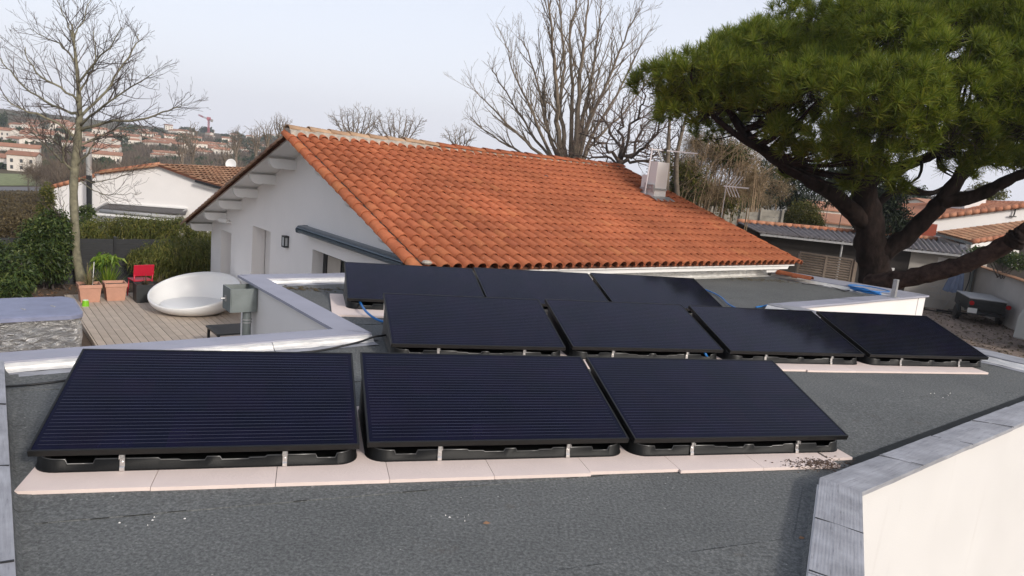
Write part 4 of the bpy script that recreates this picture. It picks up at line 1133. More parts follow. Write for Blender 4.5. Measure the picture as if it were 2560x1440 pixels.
for k in range(2):
    m = MB(); m.box(H(1.79 + .15 * k, 15.6, -2.43), (.14, 1.5, .025), HY); m.build('step_plank', M['wood'], deck)
m = MB(); m.box(H(1.865, 15.6, -2.49), (.28, 1.48, .09), HY); m.build('step_frame', M['darkwood'], deck)
# hot tub
tub = thing('hot_tub', 'hot tub wrapped in a crumpled silver cover with a grey lid', 'hot tub', H(.8, 15.5, -2.6))
def rrect(u0, u1, v0, v1, r_, z, n=6):
    out = []
    for cu_, cv_, a0 in ((u1 - r_, v0 + r_, -90), (u1 - r_, v1 - r_, 0), (u0 + r_, v1 - r_, 90), (u0 + r_, v0 + r_, 180)):
        for i in range(n + 1):
            a = R(a0 + 90 * i / n); out.append(H(cu_ + r_ * math.cos(a), cv_ + r_ * math.sin(a), z))
    return out
def loft(loops, name, mat, parent, jitter=0.0, smooth=True, capt=True):
    n = len(loops[0]); m = MB(); vs = [p + Vector((rng.uniform(-jitter, jitter), rng.uniform(-jitter, jitter), rng.uniform(-jitter, jitter))) for l in loops for p in l]
    fs = [(i * n + k, i * n + (k + 1) % n, (i + 1) * n + (k + 1) % n, (i + 1) * n + k) for i in range(len(loops) - 1) for k in range(n)]
    if capt: fs.append(tuple(range((len(loops) - 1) * n, len(loops) * n)))
    m.add(vs, fs); return m.build(name, mat, parent, smooth=smooth)
def dense(loop, k=4):
    out = []
    for i in range(len(loop)):
        a, b = loop[i], loop[(i + 1) % len(loop)]
        q = k if (b - a).length > .3 else 1
        if (b - a).length > .8: q = 14
        for t in range(q): out.append(a.lerp(b, t / q))
    return out
T = (-.35, 1.80, 14.66, 16.34)
skirt = []
for i, (z, ins) in enumerate([(-2.62, .10), (-2.55, .06), (-2.44, .03), (-2.40, .06), (-2.36, .02), (-2.2, .0), (-2.05, -.01), (-1.9, .0), (-1.79, .01), (-1.76, .025), (-1.73, -.005), (-1.67, -.005)]):
    skirt.append(dense(rrect(T[0] + ins, T[1] - ins, T[2] + ins, T[3] - ins, .28, z)))
sk = loft(skirt, 'foil_skirt', M['foil'], tub, .012, capt=False)
lid = loft([dense(rrect(T[0] - .02, T[1] + .02, T[2] - .02, T[3] + .02, .28, -1.675)), dense(rrect(T[0] - .02, T[1] + .02, T[2] - .02, T[3] + .02, .28, -1.605)), dense(rrect(T[0] + .03, T[1] - .03, T[2] + .03, T[3] - .03, .25, -1.585))], 'lid', M['lid'], tub, .002, smooth=False)
for (vv, uu) in ((15.2, .95), (15.35, 1.42)):
    m = MB(); m.bar(H(uu, vv, -1.58), H(uu - .05, vv + .1, -1.58), .03, .012); m.build('lid_strap', M['tarp'], lid)
# pots
def square_pot(c, w, h, label):
    t = thing('terracotta_pot', label, 'flower pot', c, HY, 'square terracotta pots on the deck')
    m = MB()
    def ring(w_, z): return [Vector((sx * w_ / 2, sy * w_ / 2, z)) for sx, sy in ((-1, -1), (1, -1), (1, 1), (-1, 1))]
    levels = [(w * .78, 0), (w * .93, h * .80), (w * .94, h * .80), (w, h * .82), (w * 1.0, h), (w * .88, h), (w * .84, h * .85)]
    vs = [p for l in levels for p in ring(*l)]
    fs = [(i * 4 + k, i * 4 + (k + 1) % 4, i * 4 + 4 + (k + 1) % 4, i * 4 + 4 + k) for i in range(len(levels) - 1) for k in range(4)] + [(3, 2, 1, 0)]
    m.add(vs, fs); m.build('pot_body', M['pot'], t, local=True, bevel=.008)
    m = MB(); m.add(ring(w * .84, h * .86), [(0, 1, 2, 3)]); m.build('soil', M['soil'], t, local=True)
    return t
P1 = at(223, 752, DZ); P2 = at(287, 748, DZ)
square_pot(P1, .48, .42, 'square terracotta pot holding dry grass, beside the tree trunk')
square_pot(P2, .48, .42, 'square terracotta pot with only bare soil, in front of the bright plant')
def blades(c, n, L, spread, name, mat, label, cat, width=.018, droop=.4, parts=True, tip=0.0):
    V, Fc = [], []
    for i in range(n):
        az = rng.uniform(0, 2 * math.pi); el = rng.uniform(spread[0], spread[1]); l = L * rng.uniform(.55, 1.1)
        d = Vector((math.cos(az), math.sin(az), 0)); side = Vector((-math.sin(az), math.cos(az), 0))
        b = c + d * rng.uniform(0, .06)
        segs = 4; base = len(V)
        for k in range(segs + 1):
            t = k / segs
            p = b + d * (math.cos(el) * l * t) + Vector((0, 0, math.sin(el) * l * t - droop * l * t * t * math.cos(el)))
            w = width * (1 - t * .92) / 2 + .0008
            V += [tuple(p - side * w), tuple(p + side * w)]
        for k in range(segs): Fc.append((base + 2 * k, base + 2 * k + 1, base + 2 * k + 3, base + 2 * k + 2))
    o = np_mesh(name, V, Fc, mat); tag(o, label, cat); return o
blades(P1 + Vector((0, 0, .37)), 90, .55, (R(35), R(88)), 'ornamental_grass', M['dry_grass'], 'dry yellowing ornamental grass tuft in the terracotta pot by the trunk', 'grass plant', .012, .5)
m = MB(); m.tube([P1 + Vector((.02, .1, .35)), P1 + Vector((.05, .12, .92))], .008, 6); o = m.build('plant_cane', M['whitepaint']); tag(o, 'thin white cane standing upright in the grass pot', 'cane')
def leaf_cloud(rg, blobs, n, L, W, up=0.0, droop=0.0, shell=0.5, squash=True):
    """leaf shaped faces scattered through soft ellipsoids; returns arrays of quads"""
    bl = [(np.array(c), np.array(r_ if hasattr(r_, '__len__') else (r_,) * 3)) for c, r_ in blobs]
    vol = np.array([r_.prod() ** (2 / 3) for c, r_ in bl]); pick = rg.choice(len(bl), n, p=vol / vol.sum())
    C = np.array([b[0] for b in bl])[pick]; Rr = np.array([b[1] for b in bl])[pick]
    d = rg.normal(size=(n, 3)); d /= np.linalg.norm(d, axis=1)[:, None]
    rad = (shell + (1 - shell) * rg.random(n)) ** 1.0 * (1 + .10 * rg.normal(size=n))
    P = C + d * Rr * rad[:, None]
    ax = d + rg.normal(size=(n, 3)) * .9 + np.array([0, 0, up]); ax /= np.linalg.norm(ax, axis=1)[:, None]
    sd_ = np.cross(ax, rg.normal(size=(n, 3))); sd_ /= np.linalg.norm(sd_, axis=1)[:, None]
    l = L * rg.uniform(.6, 1.3, n)[:, None]; w = W * rg.uniform(.7, 1.2, n)[:, None]
    dz = np.zeros((n, 3)); dz[:, 2] = -droop
    V = np.stack([P - ax * l / 2, P + sd_ * w / 2, P + ax * l / 2 + dz * l, P - sd_ * w / 2], 1).reshape(-1, 3)
    Fq = np.arange(4 * n).reshape(-1, 4)
    return V, Fq
def bush(name, label, cat, blobs, n, L, W, mat, seed, up=0.2, droop=0.3, stems=6, group=None, base=None, shell=.45, stemmat=None):
    rg = np.random.default_rng(seed)
    c0 = np.mean([np.array(b[0]) for b in blobs], axis=0)
    bz = base if base is not None else min(b[0][2] - (b[1][2] if hasattr(b[1], '__len__') else b[1]) for b in blobs)
    t = thing(name, label, cat, (c0[0], c0[1], bz), 0, group)
    V, Fq = leaf_cloud(rg, blobs, n, L, W, up, droop, shell)
    np_mesh('foliage', V, Fq, mat, t)
    m = MB()
    for i in range(stems):
        b = blobs[rg.integers(len(blobs))]; c = Vector(b[0]); a = rg.uniform(0, 6.28)
        s = Vector((c0[0] + .25 * math.cos(a) * i / stems * 2, c0[1] + .25 * math.sin(a) * i / stems * 2, bz))
        if abs(s.x - c.x) > 1.2: s.x, s.y = c.x, c.y
        m.tube([s, s.lerp(c, .55) + Vector((rg.uniform(-.1, .1), rg.uniform(-.1, .1), .1)), c + Vector((0, 0, .3))], [.025, .018, .006], 5)
    m.build('stems', stemmat or M['bark_twig'], t)
    return t
pb = at(272, 738, DZ) + HV * .25
bl = blades(pb + Vector((0, 0, .02)), 150, .86, (R(48), R(88)), 'foliage', M['leaf_bright'], None, None, .035, .35)
for k_ in ('label', 'category'):
    if k_ in bl: del bl[k_]
yp = thing('leafy_plant', 'bright yellow green strappy plant behind the two terracotta pots', 'plant', pb); attach(bl, yp)
rgp = np.random.default_rng(3); V, Fq = leaf_cloud(rgp, [((pb + Vector((.0, .0, .86)))[:], (.36, .36, .16)), ((pb + Vector((-.22, 0, .70)))[:], (.2, .2, .14))], 320, .17, .05, -.2, .5, .3)
np_mesh('young_leaves', V, Fq, M['leaf_bright'], yp)
# lime bucket
pk = at(214, 765, DZ) + Vector((0, 0, 0)); t = thing('small_bucket', 'small lime green bucket in front of the left terracotta pot', 'bucket', pk)
m = MB(); m.lathe([(.0, 0), (.075, 0), (.062, .13), (.055, .135), (.05, .12)], pk, 16); m.build('bucket_body', M['lime'], t, smooth=False)
m = MB(); m.lathe([(.055, .13), (.06, .137), (.055, .144), (.045, .138)], pk, 16); m.build('rim', M['whitepaint'], t)
# red chair seen from behind
pcx = at(352, 742, DZ) ; ch = thing('garden_chair', 'bright red metal garden chair with a solid back, behind the black planter', 'chair', pcx, HY + R(8))
def cbox(name, c, s, rx=0.0, mat='red'):
    m = MB(); m.box(c, s, mat=Matrix.Rotation(rx, 3, 'X')); return m.build(name, M[mat], ch, local=True, bevel=.006)
cbox('backrest', (0, -.20, .70), (.47, .02, .29), R(10)); cbox('seat', (0, .03, .44), (.45, .44, .025))
for sx in (-1, 1):
    m = MB(); m.tube([(sx * .21, -.185, .60), (sx * .205, -.16, .44), (sx * .235, -.24, 0)], [.016, .018, .013], 8); m.build('leg', M['red'], ch, local=True, smooth=True)
    m = MB(); m.tube([(sx * .20, .22, .44), (sx * .225, .26, 0)], [.018, .013], 8); m.build('leg', M['red'], ch, local=True, smooth=True)
# black planter with dry spikes
pl = at(372, 752, DZ); t = thing('planter_box', 'black rectangular planter box between the red chair and the white bowl', 'planter', pl, HY)
m = MB()
for (x, y, sx, sy) in ((0, -.2, .62, .025), (0, .2, .62, .025), (-.30, 0, .025, .372), (.30, 0, .025, .372)): m.box((x, y, .22), (sx, sy, .44))
m.build('planter_body', M['planter'], t, local=True); m = MB(); m.box((0, 0, .19), (.57, .37, .38)); m.build('soil', M['soil'], t, local=True)
for dx, lab in ((-.08, 'dry spiky plant in the black planter, nearer the red chair'), (.24, 'dry spiky plant in the black planter, nearer the white bowl')):
    blades(pl + HU * dx + Vector((0, 0, .38)), 16, .30, (R(35), R(85)), 'spiky_plant', M['leaf_brown'], lab, 'plant', .03, .1)
# bowl daybed
pbw = at(507, 791, DZ) + HV * .62 - HU * .02
bw = thing('bowl_daybed', 'large white bowl shaped daybed tilted open on the deck', 'daybed', pbw)
thb = 1.42
def bowl_pt(th, t, inset=0.0):
    rim = 0.52 + 0.27 * math.cos(th - thb)
    r_ = .57 + (.43 - inset * .9) * math.sin(t * math.pi / 2) ** .85 - inset * .4
    z = rim * (1 - math.cos(t * math.pi / 2)) * .55 + rim * t * .45 + inset * (1 - t) * .9
    return pbw + Vector((r_ * math.cos(th) * 1.0, r_ * math.sin(th), z))
nt_, nk = 9, 44; vs, fs = [], []
prof = [(i / nt_, 0.0) for i in range(nt_ + 1)] + [(1.0, .03), ] + [(1 - i / nt_, .035) for i in range(1, nt_ + 1)]
for (t_, ins) in prof:
    for k in range(nk): vs.append(bowl_pt(2 * math.pi * k / nk, t_, ins))
for i in range(len(prof) - 1):
    for k in range(nk): fs.append((i * nk + k, i * nk + (k + 1) % nk, (i + 1) * nk + (k + 1) % nk, (i + 1) * nk + k))
fs.append(tuple(range((len(prof) - 1) * nk, len(prof) * nk))); fs.append(tuple(range(nk))[::-1])
m = MB(); m.add(vs, fs); m.build('shell', M['bowl'], bw, smooth=True)
m = MB(); m.lathe([(0, .20), (.66, .20), (.73, .18), (.75, .14), (.72, .08)], pbw, 40); m.build('cushion', M['cushion'], bw, smooth=True)
# black low table
pt_ = at(582, 825, -1.83); t = thing('low_table', 'black low outdoor table behind the downpipe', 'table', H(*toH(pt_)[:2], DZ), HY)
m = MB(); m.box((.1, .1, .41), (.95, .75, .035)); m.build('tabletop', M['darkmetal'], t, local=True)
for sx in (-.33, .53):
    for sy in (-.23, .43): m = MB(); m.box((sx, sy, .196), (.045, .045, .39)); m.build('leg', M['darkmetal'], t, local=True)
# fence panels of horizontal boards
FV = toH(at(320, 706, -2.35))[1]
fe = thing('board_fence', 'dark anthracite fence of horizontal boards behind the tree and pots', 'fence', H(3.2, FV, -2.4))
for k in range(4):
    u0 = -1.1 + k * 1.5
    for j in range(9):
        m = MB(); m.box(H(u0 + .75, FV, -2.33 + j * .14), (1.42, .022, .134), HY); m.build('board', M['fence'], fe)
    m = MB(); m.box(H(u0, FV, -1.75), (.07, .07, 1.34), HY); m.build('post', M['darkmetal'], fe)
# ================================================================== generic tile field for other roofs
def tile_field(name, A, B_, C_, D_, cols, rows, mat, parent, amp=.06, lap=.03):
    """A-B eave, D-C ridge: barrels running up the slope with lapped courses, joined"""
    A, B_, C_, D_ = map(Vector, (A, B_, C_, D_)); nrm = (B_ - A).cross(D_ - A).normalized()
    if nrm.z < 0: nrm = -nrm
    seg = 4; nx = cols * seg + 1
    V, Fc = [], []
    xs = np.linspace(0, 1, nx); hx = amp * np.abs(np.sin(np.arange(nx) * math.pi / seg))
    a, b, c, d, nr_ = (np.array(p) for p in (A, B_, C_, D_, nrm))
    for r_ in range(rows):
        for (t, lift) in ((r_ / rows, lap), (min(1, (r_ + 1.06) / rows), 0.0)):
            lo = a[None] + (b - a)[None] * xs[:, None]; hi = d[None] + (c - d)[None] * xs[:, None]
            V.append(lo + (hi - lo) * t + nr_[None] * (hx + lift)[:, None])
    V = np.concatenate(V)
    for r_ in range(rows):
        o = 2 * r_ * nx; i = np.arange(nx - 1)
        # each barrel its own strip so it carries its own tint
        Fc.append(np.stack([o + i, o + i + 1, o + nx + i + 1, o + nx + i], 1))
    Fc = np.concatenate(Fc)
    # split into islands per tile
    Fv = V[Fc.ravel()].reshape(-1, 4, 3); nf_ = len(Fv)
    V2 = Fv.reshape(-1, 3); F2 = np.arange(4 * nf_).reshape(-1, 4)
    o = np_mesh(name, V2, F2, mat, parent); o['kind'] = 'stuff'; return o
def slab(name, pts, th, mat, parent):
    m = MB(); m.prism([Vector(p) - Vector((0, 0, th)) for p in pts], (0, 0, th)); return m.build(name, mat, parent)
# ================================================================== white neighbour house, left
Y0 = 30.0
nh = thing('neighbour_house', 'white rendered neighbour house with brown tiles, a steel flue and a small awning', 'house', aty(380, 600, Y0))
fpx = [(128, 640), (128, 468), (247, 432), (395, 416), (488, 450), (640, 505), (640, 640)]
fp = [aty(a, b, Y0) for a, b in fpx]
m = MB(); m.prism(fp, (1.2, 3.0, 0)); m.build('wall', M['render'], nh)
dpt = Vector((.35, 9.0, 0))
A1, A2, A3, A4, A5 = (aty(a, b, Y0 - .12) for a, b in ((126, 467), (236, 431), (395, 412), (488, 446), (492, 449)))
DV = Vector((1.6, 5.0, 0)).normalized() * 11
R1 = aty(395, 411, Y0 - .2); E1 = aty(488, 446, Y0 - .2); E2 = aty(640, 490, Y0 - .2); L1 = aty(236, 430, Y0 - .2)
rf = slab('roof', [E1, R1, R1 + DV, E1 + DV], .07, M['tile_dark'], nh)
tile_field('roof_tiles', E1, E1 + DV, R1 + DV, R1, 40, 6, M['tile_old'], rf, .06, .05)
rf = slab('roof', [E2, E1, E1 + DV, E2 + DV], .07, M['tile_dark'], nh)
tile_field('roof_tiles', E2, E2 + DV, E1 + DV, E1, 40, 10, M['tile_old'], rf, .06, .05)
slab('roof', [R1, L1, L1 + DV, R1 + DV], .07, M['tile_old'], nh)
for (p, q, nm) in ((aty(247, 431, Y0 - .1), aty(395, 411, Y0 - .1), 9), (aty(128, 467, Y0 - .1), aty(232, 440, Y0 - .1), 7)):
    for k in range(nm):
        a, b = p.lerp(q, k / nm), p.lerp(q, (k + 1.1) / nm)
        m = MB(); m.tube([a + Vector((0, .1, .0)), b + Vector((0, .1, .02))], [.10, .085], 8); m.build('verge_tile', M['tile_r'], nh, smooth=True)
m = MB(); m.bar(aty(488, 452, Y0 - .3), aty(562, 473, Y0 - .3), .07, .10); m.build('gutter', M['darkmetal'], nh)
# flue
p0, p1 = aty(223, 545, Y0 - .5), aty(222, 372, Y0 - .5)
m = MB(); m.tube([p0, p0.lerp(p1, .62)], .10, 12); m.build('flue', M['darkmetal'], nh); m = MB(); m.tube([p0.lerp(p1, .622), p1], .105, 12); m.build('flue_sleeve', M['steel'], nh)
m = MB(); m.tube([aty(228, 530, Y0 - .45), aty(228, 425, Y0 - .45)], .04, 8); m.build('downpipe', M['zinc'], nh)
m = MB(); m.box(aty(232, 455, Y0 - .5), (.12, .12, .10)); m.build('flue_bracket', M['darkmetal'], nh)
# terrace awning
aw2 = thing('terrace_awning', 'grey framed terrace awning with a rolled pale canvas on the white neighbour wall', 'awning', aty(350, 545, Y0 - 1))
def P2(a, b, y): return aty(a, b, Y0 - y)
m = MB(); m.prism([P2(266, 509, .02), P2(467, 523, .02), P2(464, 535, .9), P2(252, 519, .9)], (0, 0, -.05)); m.build('canopy', M['canopy'], aw2)
m = MB(); m.bar(P2(264, 506, .02), P2(468, 521, .02), .1, .06); m.build('wall_rail', M['whitepaint'], aw2)
for (a, b, c_, d_) in ((268, 509, 222, 536), (467, 525, 425, 556)):
    m = MB(); m.bar(P2(a, b, .1), P2(c_, d_, 1.6), .07, .12); m.build('side_arm', M['galv'], aw2)
m = MB(); m.tube([P2(250, 527, 1.1), P2(440, 543, 1.1)], .075, 10); m.build('canvas_roll', M['tarp'], aw2, smooth=True)
m = MB(); m.bar(P2(243, 535, 1.2), P2(432, 551, 1.2), .06, .08); m.build('front_bar', M['whitepaint'], aw2)
m = MB(); m.prism([P2(315, 542, .03), P2(445, 552, .03), P2(445, 640, .03), P2(315, 640, .03)], (0, .02, 0)); wd = m.build('terrace_window', M['window'], nh)
for a in (336, 372, 400): m = MB(); m.bar(P2(a, 543, .06), P2(a, 640, .06), .14, .05); m.build('window_frame', M['offwhite'], wd)
m = MB(); m.box(P2(452, 557, .25), (.22, .16, .32)); m.build('wall_light', M['zinc'], nh)
# satellite dish
dc = aty(578, 411, 42); sd_ = thing('satellite_dish', 'white satellite dish standing behind the brown tiled ridge', 'satellite dish', dc - Vector((0, 0, 1.2)))
m = MB(); T_ = Matrix.Rotation(R(80), 3, 'X') ; m.lathe([(0, 0), (.12, .008), (.22, .03), (.31, .062), (.32, .062), (.22, .02), (0, -.012)], dc, 24, T_); m.build('reflector', M['bowl'], sd_, smooth=True)
m = MB(); m.tube([dc + Vector((0, .05, 0)), dc + Vector((0, .06, -1.2))], .025, 8); m.build('mast', M['galv'], sd_)

# ================================================================== hillside
def hit(a, b, d0=45, d1=1500):
    d = ray(a, b); d = d / math.hypot(d.x, d.y)
    for t in np.geomspace(d0, d1, 900):
        p = CAM + d * float(t)
        if p.z < ground_z(p.x, p.y): return p
    return None
hr = random.Random(21)
def make_hill_house(i, w, dp, h, rise, two=False):
    t = thing('hill_house', 'x', 'house')
    m = MB(); m.prism([(-w / 2, -dp / 2, -3), (w / 2, -dp / 2, -3), (w / 2, dp / 2, -3), (-w / 2, dp / 2, -3)], (0, 0, h + 3))
    m.prism([(-w / 2 + .01, -dp / 2 + .02, h), (-w / 2 + .01, dp / 2 - .02, h), (-w / 2 + .01, 0, h + rise)], (w - .02, 0, 0)); m.build('wall', M['far_wall'], t, local=True)
    m = MB(); e = .5
    for s in (-1, 1):
        a = [(-w / 2 - e, s * (dp / 2 + e), h - e * rise / (dp / 2) + .05), (w / 2 + e, s * (dp / 2 + e), h - e * rise / (dp / 2) + .05), (w / 2 + e, 0, h + rise + .05), (-w / 2 - e, 0, h + rise + .05)]
        m.prism(a, (0, 0, .25))
    rfo = m.build('roof', M['far_roof'], t, local=True)
    m = MB(); m.box((w * .25, dp * .15, h + rise), (.7, .7, 1.6)); m.build('chimney', M['far_wall'], rfo, local=True)
    nw = max(2, int(w / 3))
    for fl in range(2 if two else 1):
        for k in range(nw):
            for s in (-1, 1):
                m = MB(); m.box((-w / 2 + (k + .5) * w / nw, s * (dp / 2 + .01), 2.0 + 2.9 * fl), (1.1, .08, 1.5)); m.build('window', M['far_glass'], t, local=True)
    for s in (-1, 1):
        m = MB(); m.box((s * (w / 2 + .01), 0, 1.5), (.08, 1.1, 1.3)); m.build('window', M['far_glass'], t, local=True)
    kids_of(t); return t
protos = [make_hill_house(0, 13, 8.0, 4.6, 1.25), make_hill_house(1, 18, 8.5, 4.9, 1.35), make_hill_house(2, 11, 8, 7.4, 1.4, True)]
used = [False] * 3
def put_house(pi, p, rz, label, sc_=1.0, group='houses scattered on the far hillside'):
    o = protos[pi] if not used[pi] else copy_tree(protos[pi])
    used[pi] = True
    o.location = (p.x, p.y, ground_z(p.x, p.y) - .2); o.rotation_euler = (0, 0, rz); o.scale = (sc_,) * 3
    o['label'] = label; o['group'] = group; return o
special = [(62, 330, 1, .25, 'white hill house with an orange roof at the upper left, above the bigger houses'), (50, 352, 0, .1, 'white hill house with a red roof, second up the slope at the left edge'), (45, 392, 1, .5, 'broad grey white hill house with two roof levels at the left edge'), (20, 420, 0, -.2, 'low hill house with a red roof just above the park lawn'), (62, 428, 2, .3, 'white hill house partly hidden behind bare twigs by the lawn'), (270, 385, 0, .3, 'small cream hill house behind the steel flue'), (268, 408, 0, .5, 'orange roofed cottage right behind the neighbour ridge'), (395, 372, 1, .15, 'long white hill house with an orange roof left of the round pine'), (440, 375, 1, -.2, 'broad orange roofed hill house in the middle of the slope'), (540, 372, 1, .2, 'long pale hill house below the crane'), (510, 392, 0, .4, 'white hill house with orange roof above the brown tiled ridge'), (300, 345, 0, .6, 'hill house with a bright orange gable between two dark pines'), (330, 365, 2, .2, 'pale blue white hill house under the round dark pine'), (610, 382, 0, .1, 'cream hill house by the rake of the tiled house')]
def far_pt(a, b):
    return hit(a, b) or aty(a, b, 500)
for (a, b, pi, rz, lab) in special:
    put_house(pi, far_pt(a, b), rz, lab, hr.uniform(.50, .64))
for k in range(110):
    a = hr.uniform(-60, 720); b = hr.choice((hr.uniform(325, 350), hr.uniform(330, 352), hr.uniform(345, 372), hr.uniform(355, 398)))
    if a < 200: b -= 18
    p = hit(a, b)
    if p is None: continue
    put_house(hr.randrange(3), p, hr.uniform(-.7, .9), 'small far off cream house with a terracotta roof among trees on the distant hillside', hr.uniform(.38, .58))
# crane
pc_ = aty(521, 341, 640)
cr_ = thing('tower_crane', 'faded red tower crane with a white jib on the far hilltop', 'crane', pc_)
sc_c = pc_.y / F_PX * 1.12
def lattice(a, b, w, nb, mat, name):
    a, b = Vector(a), Vector(b); m = MB(); d = (b - a).normalized(); x = d.cross(Vector((0, 1, 0.01))).normalized(); y = x.cross(d)
    cs = [(1, 1), (1, -1), (-1, -1), (-1, 1)]
    for s, t in cs: m.bar(a + x * s * w + y * t * w, b + x * s * w + y * t * w, w * .5, w * .5)
    for k in range(nb):
        p, q = a.lerp(b, k / nb), a.lerp(b, (k + 1) / nb)
        for (s, t), (s2, t2) in zip(cs, cs[1:] + cs[:1]): m.bar(p + x * s * w + y * t * w, q + x * s2 * w + y * t2 * w, w * .4, w * .4)
    return m.build(name, mat, cr_)
tp = pc_ + Vector((0, 0, 36 * sc_c)); k_ = sc_c
lattice(pc_ - Vector((0, 0, 2)), tp, 1.3 * k_, 12, M['crane'], 'mast')
jend = tp + Vector((-42 * k_, 18, 9.5 * k_)); lattice(tp + Vector((0, 0, 1.5 * k_)), tp.lerp(jend, .5), 1.3 * k_, 7, M['crane_white'], 'jib'); lattice(tp.lerp(jend, .5), jend, 1.25 * k_, 7, M['crane'], 'jib')
lattice(tp + Vector((0, 0, 1.5 * k_)), tp + Vector((12 * k_, -4, -1.0 * k_)), 1.3 * k_, 3, M['crane'], 'counter_jib')
m = MB(); m.box(tp + Vector((0, 0, 2 * k_)), (6 * k_, 6 * k_, 7 * k_)); m.build('cab', M['crane'], cr_)
m = MB(); m.box(tp + Vector((11 * k_, -4, -2 * k_)), (4 * k_, 4 * k_, 5 * k_)); m.build('counterweight', M['concrete'], cr_)
# far pines and the brown winter wood
def far_tree(name, label, a, b, wpx, hpx, D, mat, seed, trunk_px=6, n=420, group=None, cat='tree', leaf=.75, flat=.6):
    c = aty(a, b, D); k = D / F_PX; rg = np.random.default_rng(seed)
    base = c - Vector((0, 0, hpx * k / 2 + trunk_px * k)); base.z = min(base.z, ground_z(base.x, base.y) + .5) if trunk_px > 15 else base.z
    t = thing(name, label, cat, base, 0, group)
    blobs = []
    for i in range(7):
        aa = rg.uniform(0, 6.28); rr = rg.uniform(0, .55)
        blobs.append(((c.x + math.cos(aa) * rr * wpx * k / 2, c.y + math.sin(aa) * rr * wpx * k / 2, c.z + rg.uniform(-.25, .3) * hpx * k * .8), (wpx * k * .29, wpx * k * .29, hpx * k * .30)))
    V, Fq = leaf_cloud(rg, blobs, n, leaf * (k / .2) ** .5 * 1.1, leaf * .7 * (k / .2) ** .5, .3, 0, .55)
    np_mesh('crown', V, Fq, mat, t)
    m = MB(); m.tube([base - Vector((0, 0, 2)), c], [max(.12, 1.6 * k), max(.08, .9 * k)], 6); m.build('trunk', M['bark_dark'], t)
    return t
fp_ = [(335, 335, 84, 42, 330, 'round dark stone pine standing in front of the hill houses', 16), (300, 352, 60, 40, 300, 'greyer pine just left of the round dark stone pine', 16), (458, 350, 78, 34, 330, 'broad low pine in the middle of the hillside', 12), (625, 362, 60, 38, 330, 'dark pine beside the rake of the tiled house', 12), (10, 300, 30, 50, 300, 'tall dark pine at the left frame edge', 10), (108, 315, 46, 44, 300, 'dark spreading cedar behind the bare tree', 10), (30, 288, 34, 16, 480, 'flat topped pine on the skyline at the far left', 5), (75, 290, 38, 16, 480, 'flat topped pine on the skyline, second from the left', 5), (112, 290, 30, 16, 480, 'flat topped pine on the skyline, third from the left', 5), (155, 303, 44, 18, 480, 'flat topped pine on the skyline behind the bare trunk', 5), (300, 308, 22, 14, 520, 'small rounded pine on the skyline left of the crane', 4), (335, 318, 44, 18, 500, 'blue green pine clump on the skyline above the round pine', 4), (560, 340, 24, 12, 560, 'small pine on the skyline right of the crane', 4), (395, 350, 34, 20, 400, 'small dark pine left of the broad low pine', 8), (430, 340, 40, 16, 460, 'dull green tree clump near the hill crest', 4)]
frq = random.Random(31)
for i in range(44):
    a = frq.uniform(215, 715); b = frq.uniform(332, 395); fp_.append((a, b, frq.uniform(16, 40), frq.uniform(12, 26), 520 - (b - 332) * 3.6, 'small dark evergreen among the houses on the far hillside', 5))
for i, (a, b, w_, h_, D, lab, tpx) in enumerate(fp_):
    far_tree('far_pine', lab, a, b, w_, h_, D, M['leaf_far'], 100 + i, tpx, 520 if i < 15 else 220, group='evergreens scattered on the far hillside' if i >= 15 else None)
hills = random.Random(5)
V_, F_ = [], []; off = 0
rgw = np.random.default_rng(77)
def twig_clump(p, w, h, n, wid):
    global off
    P = np.array([p.x, p.y, p.z]); b = P + np.stack([rgw.normal(0, w * .22, n), rgw.normal(0, w * .22, n), np.zeros(n)], 1)
    d = np.stack([rgw.normal(0, .32, n), rgw.normal(0, .32, n), rgw.uniform(.6, 1.1, n)], 1) * h
    mid = b + d * rgw.uniform(0.0, .45, n)[:, None]; end = mid + d * rgw.uniform(.35, .65, n)[:, None] + rgw.normal(0, h * .08, (n, 3))
    s = rgw.normal(size=(n, 3)); s[:, 2] = 0; s /= np.linalg.norm(s, axis=1)[:, None]
    V = np.stack([mid - s * wid, mid + s * wid, end + s * wid * .3, end - s * wid * .3], 1).reshape(-1, 3)
    V_.append(V); F_.append(np.arange(4 * n).reshape(-1, 4) + off); off += 4 * n
for k in range(480):
    a = hills.uniform(-60, 730); b = hills.choice((hills.uniform(395, 440), hills.uniform(345, 400), hills.uniform(370, 420), hills.uniform(335, 360)))
    if a < 90 and b > 400: b = hills.uniform(300, 345)
    p = hit(a, b)
    if p is None: continue
    k_ = p.y / F_PX
    twig_clump(p, 46 * k_, (22 if b > 375 else 10) * k_, 140, .5 * k_)
for k in range(70):                                     # nearer thicket beyond the neighbour house
    a = hills.uniform(-40, 330) if k % 2 else hills.uniform(330, 720); b = hills.uniform(430, 475) if a < 330 else hills.uniform(418, 432)
    if a < 95: continue
    D = hills.uniform(85, 130); p = aty(a, b, D); p.z = min(p.z, ground_z(p.x, p.y) + 1); k_ = D / F_PX
    twig_clump(p, 60 * k_, hills.uniform(45, 85) * k_, 260, .5 * k_)
o = np_mesh('bare_woodland', np.concatenate(V_), np.concatenate(F_), M['twig_far']); tag(o, 'brown leafless winter woodland covering the hillside', 'woodland', kind='stuff')
V_, F_ = [], []; off = 0
rgs = np.random.default_rng(8)
blobs = []
for k in range(150):
    a = hills.uniform(-60, 720); b = hills.uniform(330, 425)
    p = hit(a, b)
    if p is None: continue
    k_ = p.y / F_PX
    blobs.append(((p.x, p.y, p.z + 5 * k_), (hills.uniform(8, 22) * k_, hills.uniform(8, 22) * k_, hills.uniform(5, 10) * k_)))
